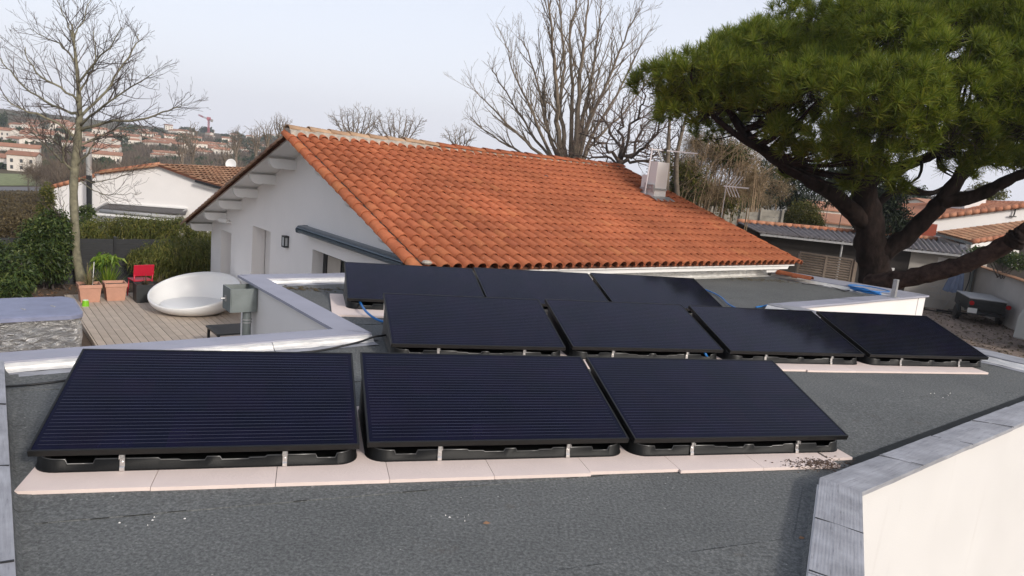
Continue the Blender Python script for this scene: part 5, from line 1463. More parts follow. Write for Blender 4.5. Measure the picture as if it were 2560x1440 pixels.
V, Fq = leaf_cloud(rgs, blobs, 22000, 2.6, 1.5, .2, 0, .3); o = np_mesh('evergreen_scrub', V, Fq, M['leaf_far']); tag(o, 'dull green scrub and hedges between the hill houses', 'scrub', kind='stuff')

# ================================================================== haze over the valley
m = MB(); m.box((0, 0, 19), (2300, 2300, 98)); hz = m.build('haze', None, local=True)
hz.data.materials.clear()
hm = bpy.data.materials.new('haze'); hm.use_nodes = True; hn = hm.node_tree; hn.nodes.clear()
ho = hn.nodes.new('ShaderNodeOutputMaterial'); hv_ = hn.nodes.new('ShaderNodeVolumePrincipled')
hv_.inputs['Color'].default_value = (0.92, 0.94, 1.0, 1); hv_.inputs['Density'].default_value = 0.00045; hv_.inputs['Anisotropy'].default_value = 0.2
hn.links.new(hv_.outputs[0], ho.inputs['Volume']); hz.data.materials.append(hm); tag(hz, 'thin pale haze over the valley and hillside', 'haze', kind='stuff')
# ================================================================== trees
def smoothline(P, k=4):
    P = [Vector(p) for p in P]; out = []
    for i in range(len(P) - 1):
        p0, p1, p2, p3 = P[max(i - 1, 0)], P[i], P[i + 1], P[min(i + 2, len(P) - 1)]
        for j in range(k):
            t = j / k
            out.append(0.5 * ((2 * p1) + (p2 - p0) * t + (2 * p0 - 5 * p1 + 4 * p2 - p3) * t * t + (3 * p1 - p0 - 3 * p2 + p3) * t ** 3))
    out.append(P[-1]); return out
def grow(rg, path, r0, r1, depth, prm, out):
    """side branches along a limb, then along those, until twigs"""
    L = sum((path[i + 1] - path[i]).length for i in range(len(path) - 1))
    n = max(1, int(L * prm['dens'][depth] * rg.uniform(.8, 1.25)))
    for i in range(n):
        t = prm['t0'][depth] + (1 - prm['t0'][depth]) * (i + rg.random()) / n
        t = min(.985, t)
        f = t * (len(path) - 1); k = int(f); p = path[k].lerp(path[min(k + 1, len(path) - 1)], f - k)
        d = (path[min(k + 1, len(path) - 1)] - path[max(k - 1, 0)]).normalized()
        ax = Vector((rg.normal(), rg.normal(), rg.normal())); ax = (ax - d * ax.dot(d)).normalized()
        ang = R(rg.uniform(*prm['ang']))
        nd = (d * math.cos(ang) + ax * math.sin(ang) + Vector((0, 0, prm['up']))).normalized()
        l = prm['len'][depth] * rg.uniform(.55, 1.2) * (1 - .45 * t)
        r = min((r0 + (r1 - r0) * t) * .62, prm['rad'][depth])
        segs = prm['seg'][depth]; q = [p]; cd = nd.copy()
        for s in range(segs):
            cd = (cd + Vector((rg.normal(), rg.normal(), rg.normal())) * prm['wig'] + Vector((0, 0, prm['lift']))).normalized()
            q.append(q[-1] + cd * l / segs)
        re = max(prm['rmin'], r * .35)
        out.append((q, r, re, depth))
        if depth + 1 < len(prm['len']): grow(rg, q, r, re, depth + 1, prm, out)
def bare_tree(name, label, base, trunk, limbs, prm, seed, mats, tw=None, group=None, rough_trunk=8):
    rg = np.random.default_rng(seed)
    t = thing(name, label, 'tree', base, 0, group)
    m = MB(); pts = smoothline([p for p, r_ in trunk]); rr = np.interp(np.linspace(0, 1, len(pts)), np.linspace(0, 1, len(trunk)), [r_ for p, r_ in trunk])
    rr = [r_ * (1 + .07 * math.sin(i * 1.9)) for i, r_ in enumerate(rr)]
    m.tube(pts, rr, rough_trunk); m.build('trunk', mats[0], t, smooth=True)
    out = []
    for (P, a, b_) in limbs:
        sp = smoothline(P)
        sp = [sp[0]] + [p + Vector((rg.normal(), rg.normal(), rg.normal())) * prm.get('jit', .03) for p in sp[1:]]
        m = MB(); m.tube(sp, list(np.linspace(a, b_, len(sp))), 6); m.build('limb', mats[1] if len(mats) > 1 else mats[0], t, smooth=True)
        grow(rg, sp, a, b_, 0, prm, out)
    grow(rg, pts[int(len(pts) * prm.get('trunk_from', .6)):], trunk[-1][1] * 1.4, trunk[-1][1], 0, prm, out)
    m = MB()
    for (q, r, re, d_) in out: m.tube(q, list(np.linspace(r, re, len(q))), 4 if r > .02 else 3, cap=False)
    o = m.build('twigs', mats[-1], t); o['kind'] = 'stuff'
    return t
def PL(pts, Y, dY=0.0):
    n = len(pts); return [aty(a, b, Y + dY * i / max(1, n - 1)) for i, (a, b) in enumerate(pts)]
# ---- young bare tree on the left
YT = 20.4
lb = at(204, 715, -2.36)
YT = lb.y
trunk = list(zip(PL([(205, 722), (200, 690), (191, 640), (187, 560), (184, 480), (187, 420), (194, 350), (199, 290), (196, 220), (190, 150), (184, 100), (180, 60)], YT), [.135, .118, .105, .10, .098, .10, .095, .07, .05, .036, .026, .018]))
lm = []
for (pts, dY, a, b_) in [
 ([(184, 100), (195, 70), (215, 40), (228, -10)], .3, .02, .008), ([(184, 100), (172, 70), (160, 40), (140, -5)], -.4, .02, .008),
 ([(190, 160), (160, 120), (110, 90), (68, 68)], .8, .026, .007), ([(195, 210), (240, 150), (275, 120), (312, 68)], -.8, .03, .007),
 ([(196, 235), (225, 190), (240, 130), (236, 70)], .5, .028, .007), ([(197, 260), (150, 220), (90, 180), (60, 120)], -1.2, .035, .008),
 ([(198, 290), (150, 270), (75, 230), (20, 170), (-5, 140)], .9, .04, .008), ([(199, 300), (250, 240), (300, 180), (340, 110), (345, 85)], 1.2, .04, .008),
 ([(199, 315), (260, 265), (330, 215), (385, 185)], -1.3, .036, .008), ([(196, 330), (260, 305), (350, 300), (420, 275), (455, 262)], -.6, .042, .008),
 ([(196, 345), (130, 300), (60, 275), (5, 240)], -1.0, .042, .008), ([(192, 370), (240, 340), (300, 322), (360, 318)], 1.3, .032, .007),
 ([(190, 400), (150, 360), (90, 330), (70, 300)], 1.2, .03, .007), ([(187, 415), (225, 380), (235, 350), (236, 330)], -.5, .03, .008),
 ([(186, 430), (160, 400), (165, 360), (190, 300)], -.7, .03, .008), ([(184, 430), (140, 390), (90, 340), (75, 320)], .4, .03, .007),
 ([(196, 440), (240, 455), (300, 440), (335, 420)], -.7, .016, .005), ([(200, 450), (245, 480), (300, 488), (350, 483)], -.9, .016, .004),
 ([(176, 590), (165, 560), (158, 540), (160, 500)], -.3, .035, .006)]:
    lm.append((PL(pts, YT, dY), a, b_))
prm = dict(dens=[5.4, 6.4, 7.0], t0=[.14, .10, .08], len=[1.0, .50, .26], rad=[.015, .009, .006], seg=[4, 3, 2], ang=(26, 50), up=.12, wig=.10, lift=.06, rmin=.0038, trunk_from=.55, jit=.02)
bare_tree('bare_tree', 'slender leafless tree with a pale trunk rising from the garden beside the deck', lb, trunk, lm, prm, 11, [M['bark'], M['bark'], M['bark_twig']])
# ---- tall many stemmed tree behind the ridge
YM = 33.0
mb = aty(1422, 520, YM); mb.z = -2.9
st = [(1422, 640), (1422, 480), (1420, 400)]
trunk = list(zip(PL(st, YM), [.50, .45, .38]))
lm = []
for (pts, dY, a, b_) in [
 ([(1412, 440), (1395, 330), (1392, 220), (1382, 120), (1372, 20), (1368, -60)], -.6, 0.136, 0.014), ([(1415, 440), (1408, 340), (1400, 250), (1412, 140), (1398, 20), (1404, -50)], .5, 0.124, 0.014),
 ([(1425, 440), (1428, 330), (1432, 210), (1424, 100), (1440, 10), (1445, -60)], 1.0, 0.124, 0.014), ([(1432, 440), (1445, 300), (1452, 180), (1462, 80), (1470, -40)], -.6, 0.149, 0.014),
 ([(1436, 440), (1452, 320), (1478, 200), (1495, 90), (1508, -20)], .8, 0.136, 0.014), ([(1440, 440), (1470, 310), (1520, 200), (1560, 100), (1600, 20)], -.8, 0.112, 0.010),
 ([(1442, 440), (1480, 340), (1540, 240), (1590, 140), (1630, 70)], .6, 0.093, 0.008), ([(1440, 430), (1490, 350), (1560, 280), (1620, 200), (1640, 150)], 1.4, 0.074, 0.008),
 ([(1410, 440), (1375, 340), (1350, 240), (1320, 130), (1290, 90)], .8, 0.099, 0.010), ([(1408, 440), (1360, 350), (1320, 260), (1282, 170), (1264, 105)], -.8, 0.087, 0.008),
 ([(1404, 430), (1340, 350), (1290, 270), (1240, 190), (1228, 170)], 1.2, 0.081, 0.008), ([(1402, 430), (1330, 370), (1270, 310), (1210, 250), (1186, 222)], -.5, 0.081, 0.008),
 ([(1400, 430), (1320, 390), (1250, 350), (1190, 305), (1176, 292)], .6, 0.074, 0.007), ([(1418, 440), (1382, 360), (1362, 280), (1360, 180), (1340, 60)], 0, 0.093, 0.008),
 ([(1430, 440), (1440, 380), (1480, 270), (1500, 170), (1540, 60)], 0.3, 0.087, 0.008), ([(1416, 440), (1400, 380), (1370, 330), (1345, 290), (1320, 240)], -1.0, 0.062, 0.008)]:
    lm.append((PL(pts, YM, dY * 2), a, b_))
prm = dict(dens=[2.5, 3.0, 3.2], t0=[.22, .12, .1], len=[1.9, .9, .45], rad=[.036, .018, .011], seg=[5, 4, 2], ang=(18, 46), up=.16, wig=.10, lift=.06, rmin=.0065, jit=.03)
bare_tree('bare_tree', 'tall leafless tree with many upright stems behind the orange roof', mb, trunk, lm, prm, 12, [M['bark_brown'], M['bark_brown'], M['bark_brown']])
M['bark_tw'] = simple('reddish_twig', (0.12, 0.08, 0.062), .9, 0, .3, 4)
# ---- dark twisting tree to its right
YD = 30.0
db = aty(1545, 520, YD); db.z = -2.9
trunk = list(zip(PL([(1548, 640), (1548, 440), (1552, 400)], YD), [.22, .18, .15]))
lm = []
for (pts, dY, a, b_) in [([(1550, 410), (1585, 370), (1600, 320), (1640, 290)], 1, 0.088, 0.014), ([(1550, 410), (1520, 370), (1480, 350), (1450, 330)], -1, 0.077, 0.010), ([(1552, 405), (1560, 340), (1550, 280), (1580, 220)], .8, 0.083, 0.014),
 ([(1552, 400), (1600, 380), (1640, 330), (1655, 260), (1640, 200)], -1, 0.083, 0.014), ([(1550, 405), (1530, 330), (1500, 280), (1510, 230)], 1.2, 0.066, 0.010), ([(1570, 400), (1620, 400), (1660, 370), (1690, 330)], 0, 0.066, 0.010), ([(1552, 400), (1590, 300), (1610, 240), (1600, 180)], -1.4, 0.066, 0.010), ([(1550, 410), (1500, 390), (1440, 385), (1400, 370)], 1, 0.061, 0.008)]:
    lm.append((PL(pts, YD, dY * 1.6), a, b_))
prm = dict(dens=[3.4, 4.0, 4.0], t0=[.15, .1, .1], len=[1.6, .85, .45], rad=[.03, .016, .009], seg=[5, 4, 3], ang=(30, 68), up=.03, wig=.24, lift=.03, rmin=.005, jit=.09)
bare_tree('bare_tree', 'dark leafless tree with twisting branches left of the white chimney', db, trunk, lm, prm, 13, [M['bark_dark'], M['bark_dark'], M['bark_tw']])
# ---- pale stems behind the chimney
for i, (x0, pts, lab) in enumerate([(1660, [(1665, 560), (1668, 420), (1672, 340), (1676, 270)], 'thin pale leafless tree directly behind the aerial'), (1700, [(1700, 560), (1690, 420), (1705, 330), (1730, 250)], 'thin leafless tree just right of the aerial mast')]):
    P = PL(pts, 29.0 + i); tr = list(zip(P, [.12, .10, .07, .04])); b0 = P[0].copy()
    prm2 = dict(dens=[2.0, 2.6], t0=[.1, .1], len=[1.3, .6], rad=[.03, .012], seg=[4, 3], ang=(25, 55), up=.15, wig=.15, lift=.06, rmin=.005, trunk_from=.3)
    bare_tree('bare_tree', lab, b0, tr, [], prm2, 30 + i, [M['bark_brown'], M['bark_dark']])
# ---- round crowned trees beyond the ridge, twig tips over the roof
def round_tree(cx, cy, wpx, hpx, D, label, seed, nst=8):
    base = aty(cx, cy + hpx * 1.3, D); k = D / F_PX
    rg = np.random.default_rng(seed); lm = []
    tr = list(zip([base, aty(cx, cy + hpx * .7, D)], [4.5 * k, 3.4 * k]))
    for i in range(nst):
        f = (i + .5) / nst * 2 - 1
        p0 = aty(cx, cy + hpx * .75, D); p1 = aty(cx + f * wpx * .28, cy + hpx * .2, D + rg.uniform(-1, 1) * wpx * k * .2); p2 = aty(cx + f * wpx * .42, cy - hpx * .38 * (1 - .55 * f * f), D + rg.uniform(-1, 1) * wpx * k * .3)
        lm.append(([p0, p1, p2], 2.2 * k, .5 * k))
    prm3 = dict(dens=[.13 / k, .20 / k], t0=[.25, .1], len=[34 * k, 15 * k], rad=[.9 * k, .5 * k], seg=[4, 3], ang=(25, 60), up=.08, wig=.2, lift=.05, rmin=.28 * k, jit=1.2 * k)
    bare_tree('bare_tree', label, base, tr, lm, prm3, seed, [M['bark_brown'], M['bark_brown'], M['bark_brown']])
round_tree(890, 308, 150, 84, 60, 'rounded leafless tree beyond the pale ridge tiles, left of its twin', 41)
round_tree(992, 318, 165, 84, 60, 'rounded leafless tree beyond the ridge, right of its twin', 42)
round_tree(1150, 345, 90, 60, 58, 'low twiggy tree peeping over the ridge left of the tall stems', 43, 5)
round_tree(700, 320, 46, 50, 70, 'sparse twigs rising just left of the ridge end', 44, 5)
for i, (a, b, h_, D) in enumerate([(480, 350, 90, 110), (455, 365, 70, 100), (590, 350, 60, 120), (640, 345, 60, 110), (668, 330, 50, 100), (565, 390, 60, 80)]):
    round_tree(a, b, 34, h_, D, ['lone leafless poplar before the crane', 'thin leafless tree left of the lone poplar', 'leafless tree right of the crane', 'pair of bare twigs by the far houses', 'bare twigs beside the gable rake', 'twiggy dark tree behind the satellite dish'][i], 50 + i, 4)
# ---- tangled shrubs behind the chimney
def tangle(name, label, a0, a1, b0, b1, D, n, seed, mat, leaf=None):
    rg = np.random.default_rng(seed); m = MB()
    base = aty((a0 + a1) / 2, b1, D)
    t = thing(name, label, 'shrub', base)
    k = D / F_PX
    for i in range(n):
        a = rg.uniform(a0, a1); s = aty(a, b1 + 10, D + rg.uniform(-1.2, 1.2)); 
        hgt = (b1 - b0) * (1 - .75 * abs((a - (a0 + a1) / 2) / (a1 - a0) * 1.6) ** 2) * rg.uniform(.45, 1.05)
        lean = rg.uniform(-.2, .75) * hgt
        p1 = s + Vector((lean * .25 * k, 0, hgt * .55 * k)); p2 = s + Vector((lean * .8 * k, rg.uniform(-.4, .4), hgt * .95 * k)); p3 = p2 + Vector((rg.uniform(-.3, 1.0) * hgt * .4 * k, rg.uniform(-.3, .3), -rg.uniform(-.35, .12) * hgt * k))
        q = smoothline([s, p1, p2, p3], 3); r = rg.uniform(.008, .022)
        m.tube(q, list(np.linspace(r, .004, len(q))), 3, cap=False)
        for j in range(5):
            f = rg.integers(3, len(q)); d = Vector((rg.normal(), rg.normal(), rg.normal())).normalized() * rg.uniform(.2, .7)
            m.tube([q[f], q[f] + d * .5, q[f] + d + Vector((0, 0, -.05))], [.007, .005, .003], 3, cap=False)
    m.build('branches', mat, t)
    if leaf:
        bl_ = [((*aty(rg.uniform(a0, a1), rg.uniform(b0 + (b1 - b0) * .25, b1), D + rg.uniform(-.8, .8)),), (rg.uniform(.3, .8),) * 3) for _ in range(14)]
        V, Fq = leaf_cloud(rg, bl_, leaf[1], .12, .06, .1, .3, .1); np_mesh('foliage', V, Fq, leaf[0], t)
    return t
M['vine'] = simple('tan_vine_stem', (0.27, 0.19, 0.115), .9, 0, .35, 2)
def PB(a, b, D, rx, ry=None, rz=None):
    return ((*aty(a, b, D),), (rx, ry or rx, rz or rx))
tangle('tangled_shrub', 'tangle of brown vine stems behind the chimney, some green at its foot', 1665, 1900, 310, 520, 31.2, 150, 61, M['vine'], (M['leaf_olive'], 4200))
bush('vine_thicket', 'soft mass of fine tan twigs spreading behind the chimney', 'thicket', [PB(1720, 420, 31.7, 0.84, 0.72, 0.96), PB(1790, 380, 31.7, 1.14, 0.84, 1.02), PB(1850, 400, 31.7, 0.96, 0.84, 0.84), PB(1880, 450, 31.2, 0.84, 0.72, 0.72), PB(1760, 470, 31.2, 1.08, 0.84, 0.72), PB(1830, 480, 31.0, 0.96, 0.72, 0.60), PB(1700, 470, 31.4, 0.60, 0.60, 0.60), PB(1740, 360, 32.4, 0.72, 0.60, 0.60)], 26000, .42, .012, M['twig_vine'], 65, up=.5, droop=.2, stems=30, base=-1.5, shell=.15, stemmat=M['vine'])
bush('vine_thicket', 'finer twig mass low above the concrete fence', 'thicket', [PB(1800, 500, 41.0, 1.12, 0.80, 0.56), PB(1900, 500, 41.0, 1.12, 0.80, 0.56), PB(1945, 470, 41.6, 0.96, 0.80, 0.80)], 5000, .36, .012, M['twig_vine'], 66, up=.5, droop=.2, stems=16, base=-1.5, shell=.15, stemmat=M['vine'])
tangle('tangled_shrub', 'low tangle of brown stems between the ridge end and the chimney', 1590, 1720, 430, 500, 32.4, 60, 62, M['bark_twig'], (M['leaf_dark'], 700))
bush('evergreen_climber', 'patch of darker green growing among the twigs over the fence', 'shrub', [PB(1870, 505, 40.6, 0.80, 0.64, 0.48), PB(1770, 500, 40.6, 0.72, 0.64, 0.48), PB(1930, 420, 42.6, 0.96, 0.80, 0.80)], 3200, .11, .05, M['leaf_dark'], 67, base=-1.5)
bush('ivy_clump', 'dark green ivy clump inside the tangle behind the chimney', 'ivy', [((*aty(1830, 385, 31.5),), (1.0, .8, .65)), ((*aty(1720, 470, 31),), (.8, .7, .6)), ((*aty(1690, 480, 31),), (.5, .5, .5))], 2600, .11, .07, M['leaf_dark'], 64, base=-1.0)
# ---- hedges and bamboo in the garden
bush('bamboo_clump', 'arching olive bamboo clump between the dark fence and the white gable', 'bamboo', [PB(440, 640, 19.2, .85, .6, .52), PB(370, 650, 19.0, .52, .45, .42), PB(500, 640, 19.6, .6, .5, .55), PB(480, 690, 19.4, .7, .45, .42), PB(405, 690, 19.0, .5, .4, .35), PB(350, 640, 19.0, .3, .3, .2)], 17000, .15, .020, M['leaf_bamboo'], 71, up=-.1, droop=.7, stems=26, base=-2.36)
bush('bamboo_hedge', 'bamboo hedge growing above and behind the dark board fence', 'hedge', [PB(255, 575, 20.6, .6, .4, .42), PB(320, 570, 20.8, .6, .4, .42), PB(390, 575, 21, .6, .4, .45), PB(445, 580, 21, .6, .4, .5), PB(505, 600, 21, .5, .4, .5), PB(222, 590, 20.3, .4, .4, .4)], 15000, .15, .022, M['leaf_bamboo'], 72, up=.1, droop=.6, stems=30, base=-2.36)
bush('evergreen_shrub', 'dark evergreen shrub directly left of the slender tree trunk', 'shrub', [PB(130, 600, 17.6, .46, .5, .6), PB(105, 650, 17.2, .55, .5, .5), PB(145, 560, 18, .34, .35, .42), PB(138, 665, 17.4, .36, .45, .42), PB(100, 590, 17.6, .5, .45, .5), PB(70, 640, 17.4, .5, .4, .5), PB(120, 570, 17.8, .3, .3, .5)], 13000, .10, .045, M['leaf_dark'], 73, up=.1, droop=.4, stems=10, base=-2.36)
bush('evergreen_shrub', 'glossy green shrub at the left frame edge above the hot tub', 'shrub', [PB(25, 670, 15.7, .48, .45, .38), PB(55, 690, 15.5, .36, .36, .30), PB(-10, 640, 16.2, .45, .45, .45), PB(30, 720, 15.1, .45, .36, .27)], 5200, .13, .042, M['leaf_dark'], 74, up=.3, droop=.5, stems=8, base=-2.36)
bush('winter_shrub', 'brownish half bare shrub at the left above the glossy green one', 'shrub', [PB(30, 590, 19.5, .8, .6, .55), PB(75, 565, 20, .7, .5, .42), PB(5, 560, 20, .6, .5, .5), PB(40, 640, 18.5, .6, .5, .5)], 7500, .10, .032, M['leaf_brown'], 75, up=.3, droop=.2, stems=36, base=-2.36)
bush('conifer_shrub', 'narrow upright green shrub at the corner of the white neighbour house', 'shrub', [PB(115, 540, 24, .36, .36, .62), PB(118, 490, 24, .26, .26, .48), PB(105, 590, 24, .44, .36, .55)], 4200, .11, .045, M['leaf_bamboo'], 76, up=.5, stems=6, base=-2.36)
bush('winter_shrub', 'dry reddish brush heap on the slope at the far left', 'shrub', [PB(20, 520, 40, 1.8, 1.2, .55), PB(75, 530, 38, 1.2, 1, .5), PB(30, 555, 34, 1.2, 1, .5)], 4200, .3, .05, M['leaf_brown'], 77, up=.5, stems=30, base=-5.0)
bush('winter_shrub', 'rough dry grass and brush bank below the park road', 'brush', [PB(0, 500, 62, 2.4, 1.5, .8), PB(50, 497, 64, 2.4, 1.5, .8), PB(95, 500, 60, 1.6, 1.2, .9)], 5200, .45, .05, M['leaf_brown'], 79, up=.8, stems=20, base=-6.5)
bush('bare_shrub', 'pale leafless shrub standing at the right end of the park lawn', 'shrub', [PB(92, 440, 88, 1.6, 1, 1.9), PB(70, 425, 95, 1.4, 1, 1.6)], 2600, .6, .03, M['twig_far'], 80, up=.9, stems=8, base=-9.5, shell=.1)
bush('bramble_shrub', 'dark bramble by the awning frame of the neighbour house', 'shrub', [PB(215, 530, 26.4, .36, .3, .33), PB(205, 560, 26, .4, .4, .3)], 1500, .11, .05, M['leaf_dark'], 78, base=-2.36)
# chips and low ground cover around the tree
rgc = np.random.default_rng(5); V, Fc = [], []
n = 5200
uu = rgc.uniform(-6.5, 5.2, n); vv = rgc.uniform(16.0, 21.5, n)
keep = (uu < 1.95) | (vv > 19.75); uu, vv = uu[keep], vv[keep]; n = len(uu)
P = np.array(HU)[None] * uu[:, None] + np.array(HV)[None] * vv[:, None] + np.array([0, 0, -2.35])[None]
a = rgc.normal(size=(n, 3)); a[:, 2] *= .35; a /= np.linalg.norm(a, axis=1)[:, None]; b = np.cross(a, rgc.normal(size=(n, 3)) * .3 + np.array([0, 0, 1])); b /= np.linalg.norm(b, axis=1)[:, None]
s = rgc.uniform(.02, .06, n)[:, None]
V = np.stack([P - a * s, P + b * s * .4, P + a * s, P - b * s * .4], 1).reshape(-1, 3); V[:, 2] += .008
o = np_mesh('bark_mulch', V, np.arange(4 * n).reshape(-1, 4), M['chip']); tag(o, 'brown bark mulch spread below the hedge', 'mulch', kind='stuff')
V, Fq = leaf_cloud(rgc, [((*H(rgc.uniform(.3, 1.8), rgc.uniform(16.4, 19.5), -2.34),), (.28, .28, .06)) for _ in range(26)], 2600, .12, .02, .8, .2, .2)
o = np_mesh('ground_cover', V, Fq, M['leaf_bamboo']); tag(o, 'patchy green ground cover beside the deck', 'ground cover', kind='stuff')

# ================================================================== the big umbrella pine
YP = 18.0
pb = aty(2200, 720, YP); pbase = Vector((pb.x, pb.y, -2.8))
pine = thing('umbrella_pine', 'huge umbrella pine with a dark forked trunk leaning over the flat roof', 'pine tree', pbase)
def limb_tube(pts, rr, name, n=12, k=5, rough=.06, parent=None, mat=None):
    sp = smoothline(pts, k); r_ = np.interp(np.linspace(0, 1, len(sp)), np.linspace(0, 1, len(rr)), rr)
    r_ = [a * (1 + rough * math.sin(i * 2.3 + a * 40)) for i, a in enumerate(r_)]
    m = MB(); m.tube(sp, r_, n)
    vs = [Vector(v) + Vector((rng.uniform(-1, 1), rng.uniform(-1, 1), rng.uniform(-1, 1))) * (.10 * r_[min(i // n, len(r_) - 1)]) for i, v in enumerate(m.v)]
    m.v = [tuple(v) for v in vs]
    m.build(name, mat or M['bark_pine_shade'], parent or pine, smooth=True); return sp
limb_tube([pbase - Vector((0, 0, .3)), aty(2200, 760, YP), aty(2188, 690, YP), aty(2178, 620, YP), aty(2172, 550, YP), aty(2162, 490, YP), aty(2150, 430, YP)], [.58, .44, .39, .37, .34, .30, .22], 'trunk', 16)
pl_ = []
def pl_limb(pts, rr, n=9, mat=None):
    rr = [q * .78 for q in rr]; P = [aty(a, b, y) for a, b, y in pts]; sp = limb_tube(P, rr, 'limb', n, mat=mat); pl_.append((sp, rr)); return sp
pl_limb([(2155, 470, 18), (2135, 390, 18.2), (2105, 300, 18.3), (2080, 220, 18.2), (2070, 150, 18)], [.30, .24, .18, .12, .06])
pl_limb([(2172, 570, 18), (2100, 500, 17.6), (2010, 440, 17.2), (1930, 390, 17), (1860, 330, 17), (1800, 240, 17.2)], [.30, .25, .21, .18, .14, .06])
pl_limb([(1940, 395, 17), (1860, 350, 16.8), (1800, 305, 16.8), (1775, 280, 16.9), (1740, 230, 17)], [.13, .10, .08, .07, .03])
pl_limb([(2190, 640, 18), (2255, 600, 17.8), (2330, 530, 17.5), (2390, 455, 17.3), (2430, 390, 17.3), (2460, 300, 17.4)], [.34, .30, .27, .22, .17, .08])
pl_limb([(2350, 505, 17.4), (2440, 490, 17), (2520, 450, 16.6), (2600, 420, 16.2), (2680, 380, 16)], [.24, .20, .17, .13, .08])
pl_limb([(2165, 470, 18), (2215, 430, 17.7), (2290, 405, 17.3), (2360, 370, 17), (2400, 320, 17)], [.22, .20, .16, .12, .06])
pl_limb([(2160, 480, 18), (2195, 380, 18.4), (2230, 280, 18.6), (2260, 180, 18.8)], [.24, .18, .13, .06])
pl_limb([(2180, 600, 18), (2130, 540, 18.6), (2060, 470, 19.4), (1990, 380, 20), (1960, 280, 20.4)], [.22, .2, .16, .12, .06])
pl_limb([(2170, 540, 18), (2230, 480, 19), (2300, 482, 19.8), (2345, 478, 20.4), (2420, 430, 21), (2480, 340, 21.5)], [.18, .12, .10, .09, .08, .05])
pl_limb([(2240, 435, 18.6), (2285, 470, 19), (2330, 484, 19.6)], [.05, .06, .04])
pl_limb([(2410, 420, 17.3), (2470, 400, 16.8), (2540, 330, 16.4)], [.12, .1, .05])
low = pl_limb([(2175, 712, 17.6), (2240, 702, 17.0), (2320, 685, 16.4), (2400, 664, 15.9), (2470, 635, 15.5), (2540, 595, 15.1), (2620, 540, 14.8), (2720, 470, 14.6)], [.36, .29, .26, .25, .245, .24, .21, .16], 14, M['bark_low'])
pl_limb([(2530, 610, 15.1), (2548, 592, 15.0), (2560, 580, 14.9)], [.27, .29, .20])
# crown: pads of upright needle tufts over a dome
rgn = np.random.default_rng(99)
lobes = []                                   # (centre, radius) of the rounded foliage lobes that make the dome
cc_ = Vector((9.9, 18.6, 2.75)); RXc, RYc, RZc = 5.9, 5.2, 3.55
N_L = 128
for i in range(N_L):
    zt = .15 + .84 * (i + .5) / N_L; el = math.asin(zt ** .9); th = i * 2.39996 + rgn.normal() * .15
    k = 1 + rgn.normal() * .05
    lobes.append((Vector((cc_.x + RXc * k * math.cos(el) * math.cos(th), cc_.y + RYc * k * math.cos(el) * math.sin(th), cc_.z + RZc * k * math.sin(el))), rgn.uniform(.62, 1.05)))
for (a, b, y, r_) in [(1640, 215, 17.2, .62), (1700, 200, 16.8, .72), (1760, 170, 16.5, .7), (1690, 260, 17.0, .5), (1880, 200, 16.7, .7),
        (1950, 250, 16.1, .72), (2030, 235, 15.8, .8), (1990, 310, 16.4, .55), (1945, 330, 15.6, .36),
        (2120, 385, 14.9, .48), (2180, 375, 14.5, .5), (2235, 395, 14.7, .42), (2200, 440, 15.2, .34), (2140, 460, 16, .3), (2085, 345, 14.8, .5), (2265, 350, 14.3, .45), (2045, 390, 15.5, .38), (1985, 380, 16, .35), (2300, 280, 14, .55), (2480, 270, 14.4, .8), (2550, 300, 14.6, .8), (2540, 230, 14.2, .8), (2170, 260, 13.8, .75), (2240, 225, 13.6, .8), (2140, 335, 14.4, .5), (2140, 400, 15.4, .38), (2150, 440, 16, .3), (2230, 310, 13.9, .5),
        (2385, 320, 14.2, .66), (2440, 350, 14.6, .52), (2350, 365, 15, .4), (2460, 395, 15, .36), (2400, 430, 15.6, .34), (2240, 470, 16.5, .22), (1985, 435, 17.5, .25), (2500, 400, 17, .45), (2540, 410, 18, .5), (2500, 300, 15.5, .7)]:
    lobes.append((aty(a, b, y), r_))
pads = lobes
TV, TF = [], []
blade_n = 66
def tufts(centers, axes, size):
    n = len(centers)
    ax = np.repeat(axes, blade_n, 0); c = np.repeat(centers, blade_n, 0) + ax * rgn.uniform(-.05, .05, (n * blade_n, 1))
    d = ax * rgn.uniform(.4, 1.0, (n * blade_n, 1)) + rgn.normal(size=(n * blade_n, 3)) * .55; d /= np.linalg.norm(d, axis=1)[:, None]
    s = np.cross(d, rgn.normal(size=d.shape)); s /= np.linalg.norm(s, axis=1)[:, None]
    L_ = np.repeat(size, blade_n)[:, None] * rgn.uniform(.7, 1.15, (n * blade_n, 1)); w = .0066
    V = np.stack([c - s * w, c + s * w, c + d * L_ + s * w * .4, c + d * L_ - s * w * .4], 1)
    return V.reshape(-1, 3)
cs, axs = [], []
for p, r_ in lobes:
    n = int(52 * r_ ** 1.7) + 7
    d = rgn.normal(size=(n * 3, 3)); d /= np.linalg.norm(d, axis=1)[:, None]
    out_ = np.array(p - cc_); out_ /= np.linalg.norm(out_)
    d = d[(d @ (out_ * .55 + np.array([0, 0, .8]))) > -.18][:n]; n = len(d)
    cs.append(np.array(p) + d * r_ * np.array([1, 1, .72]) * rgn.uniform(.80, 1.03, (n, 1)))
    ax = d * .55 + out_ * .12 + np.array([0, 0, .85]); axs.append(ax / np.linalg.norm(ax, axis=1)[:, None])
cs = np.concatenate(cs); axs = np.concatenate(axs)
V = tufts(cs, axs, rgn.uniform(.19, .30, len(cs)))
Fq = np.arange(len(V)).reshape(-1, 4)
np_mesh('crown', V, Fq, M['needle'], pine)
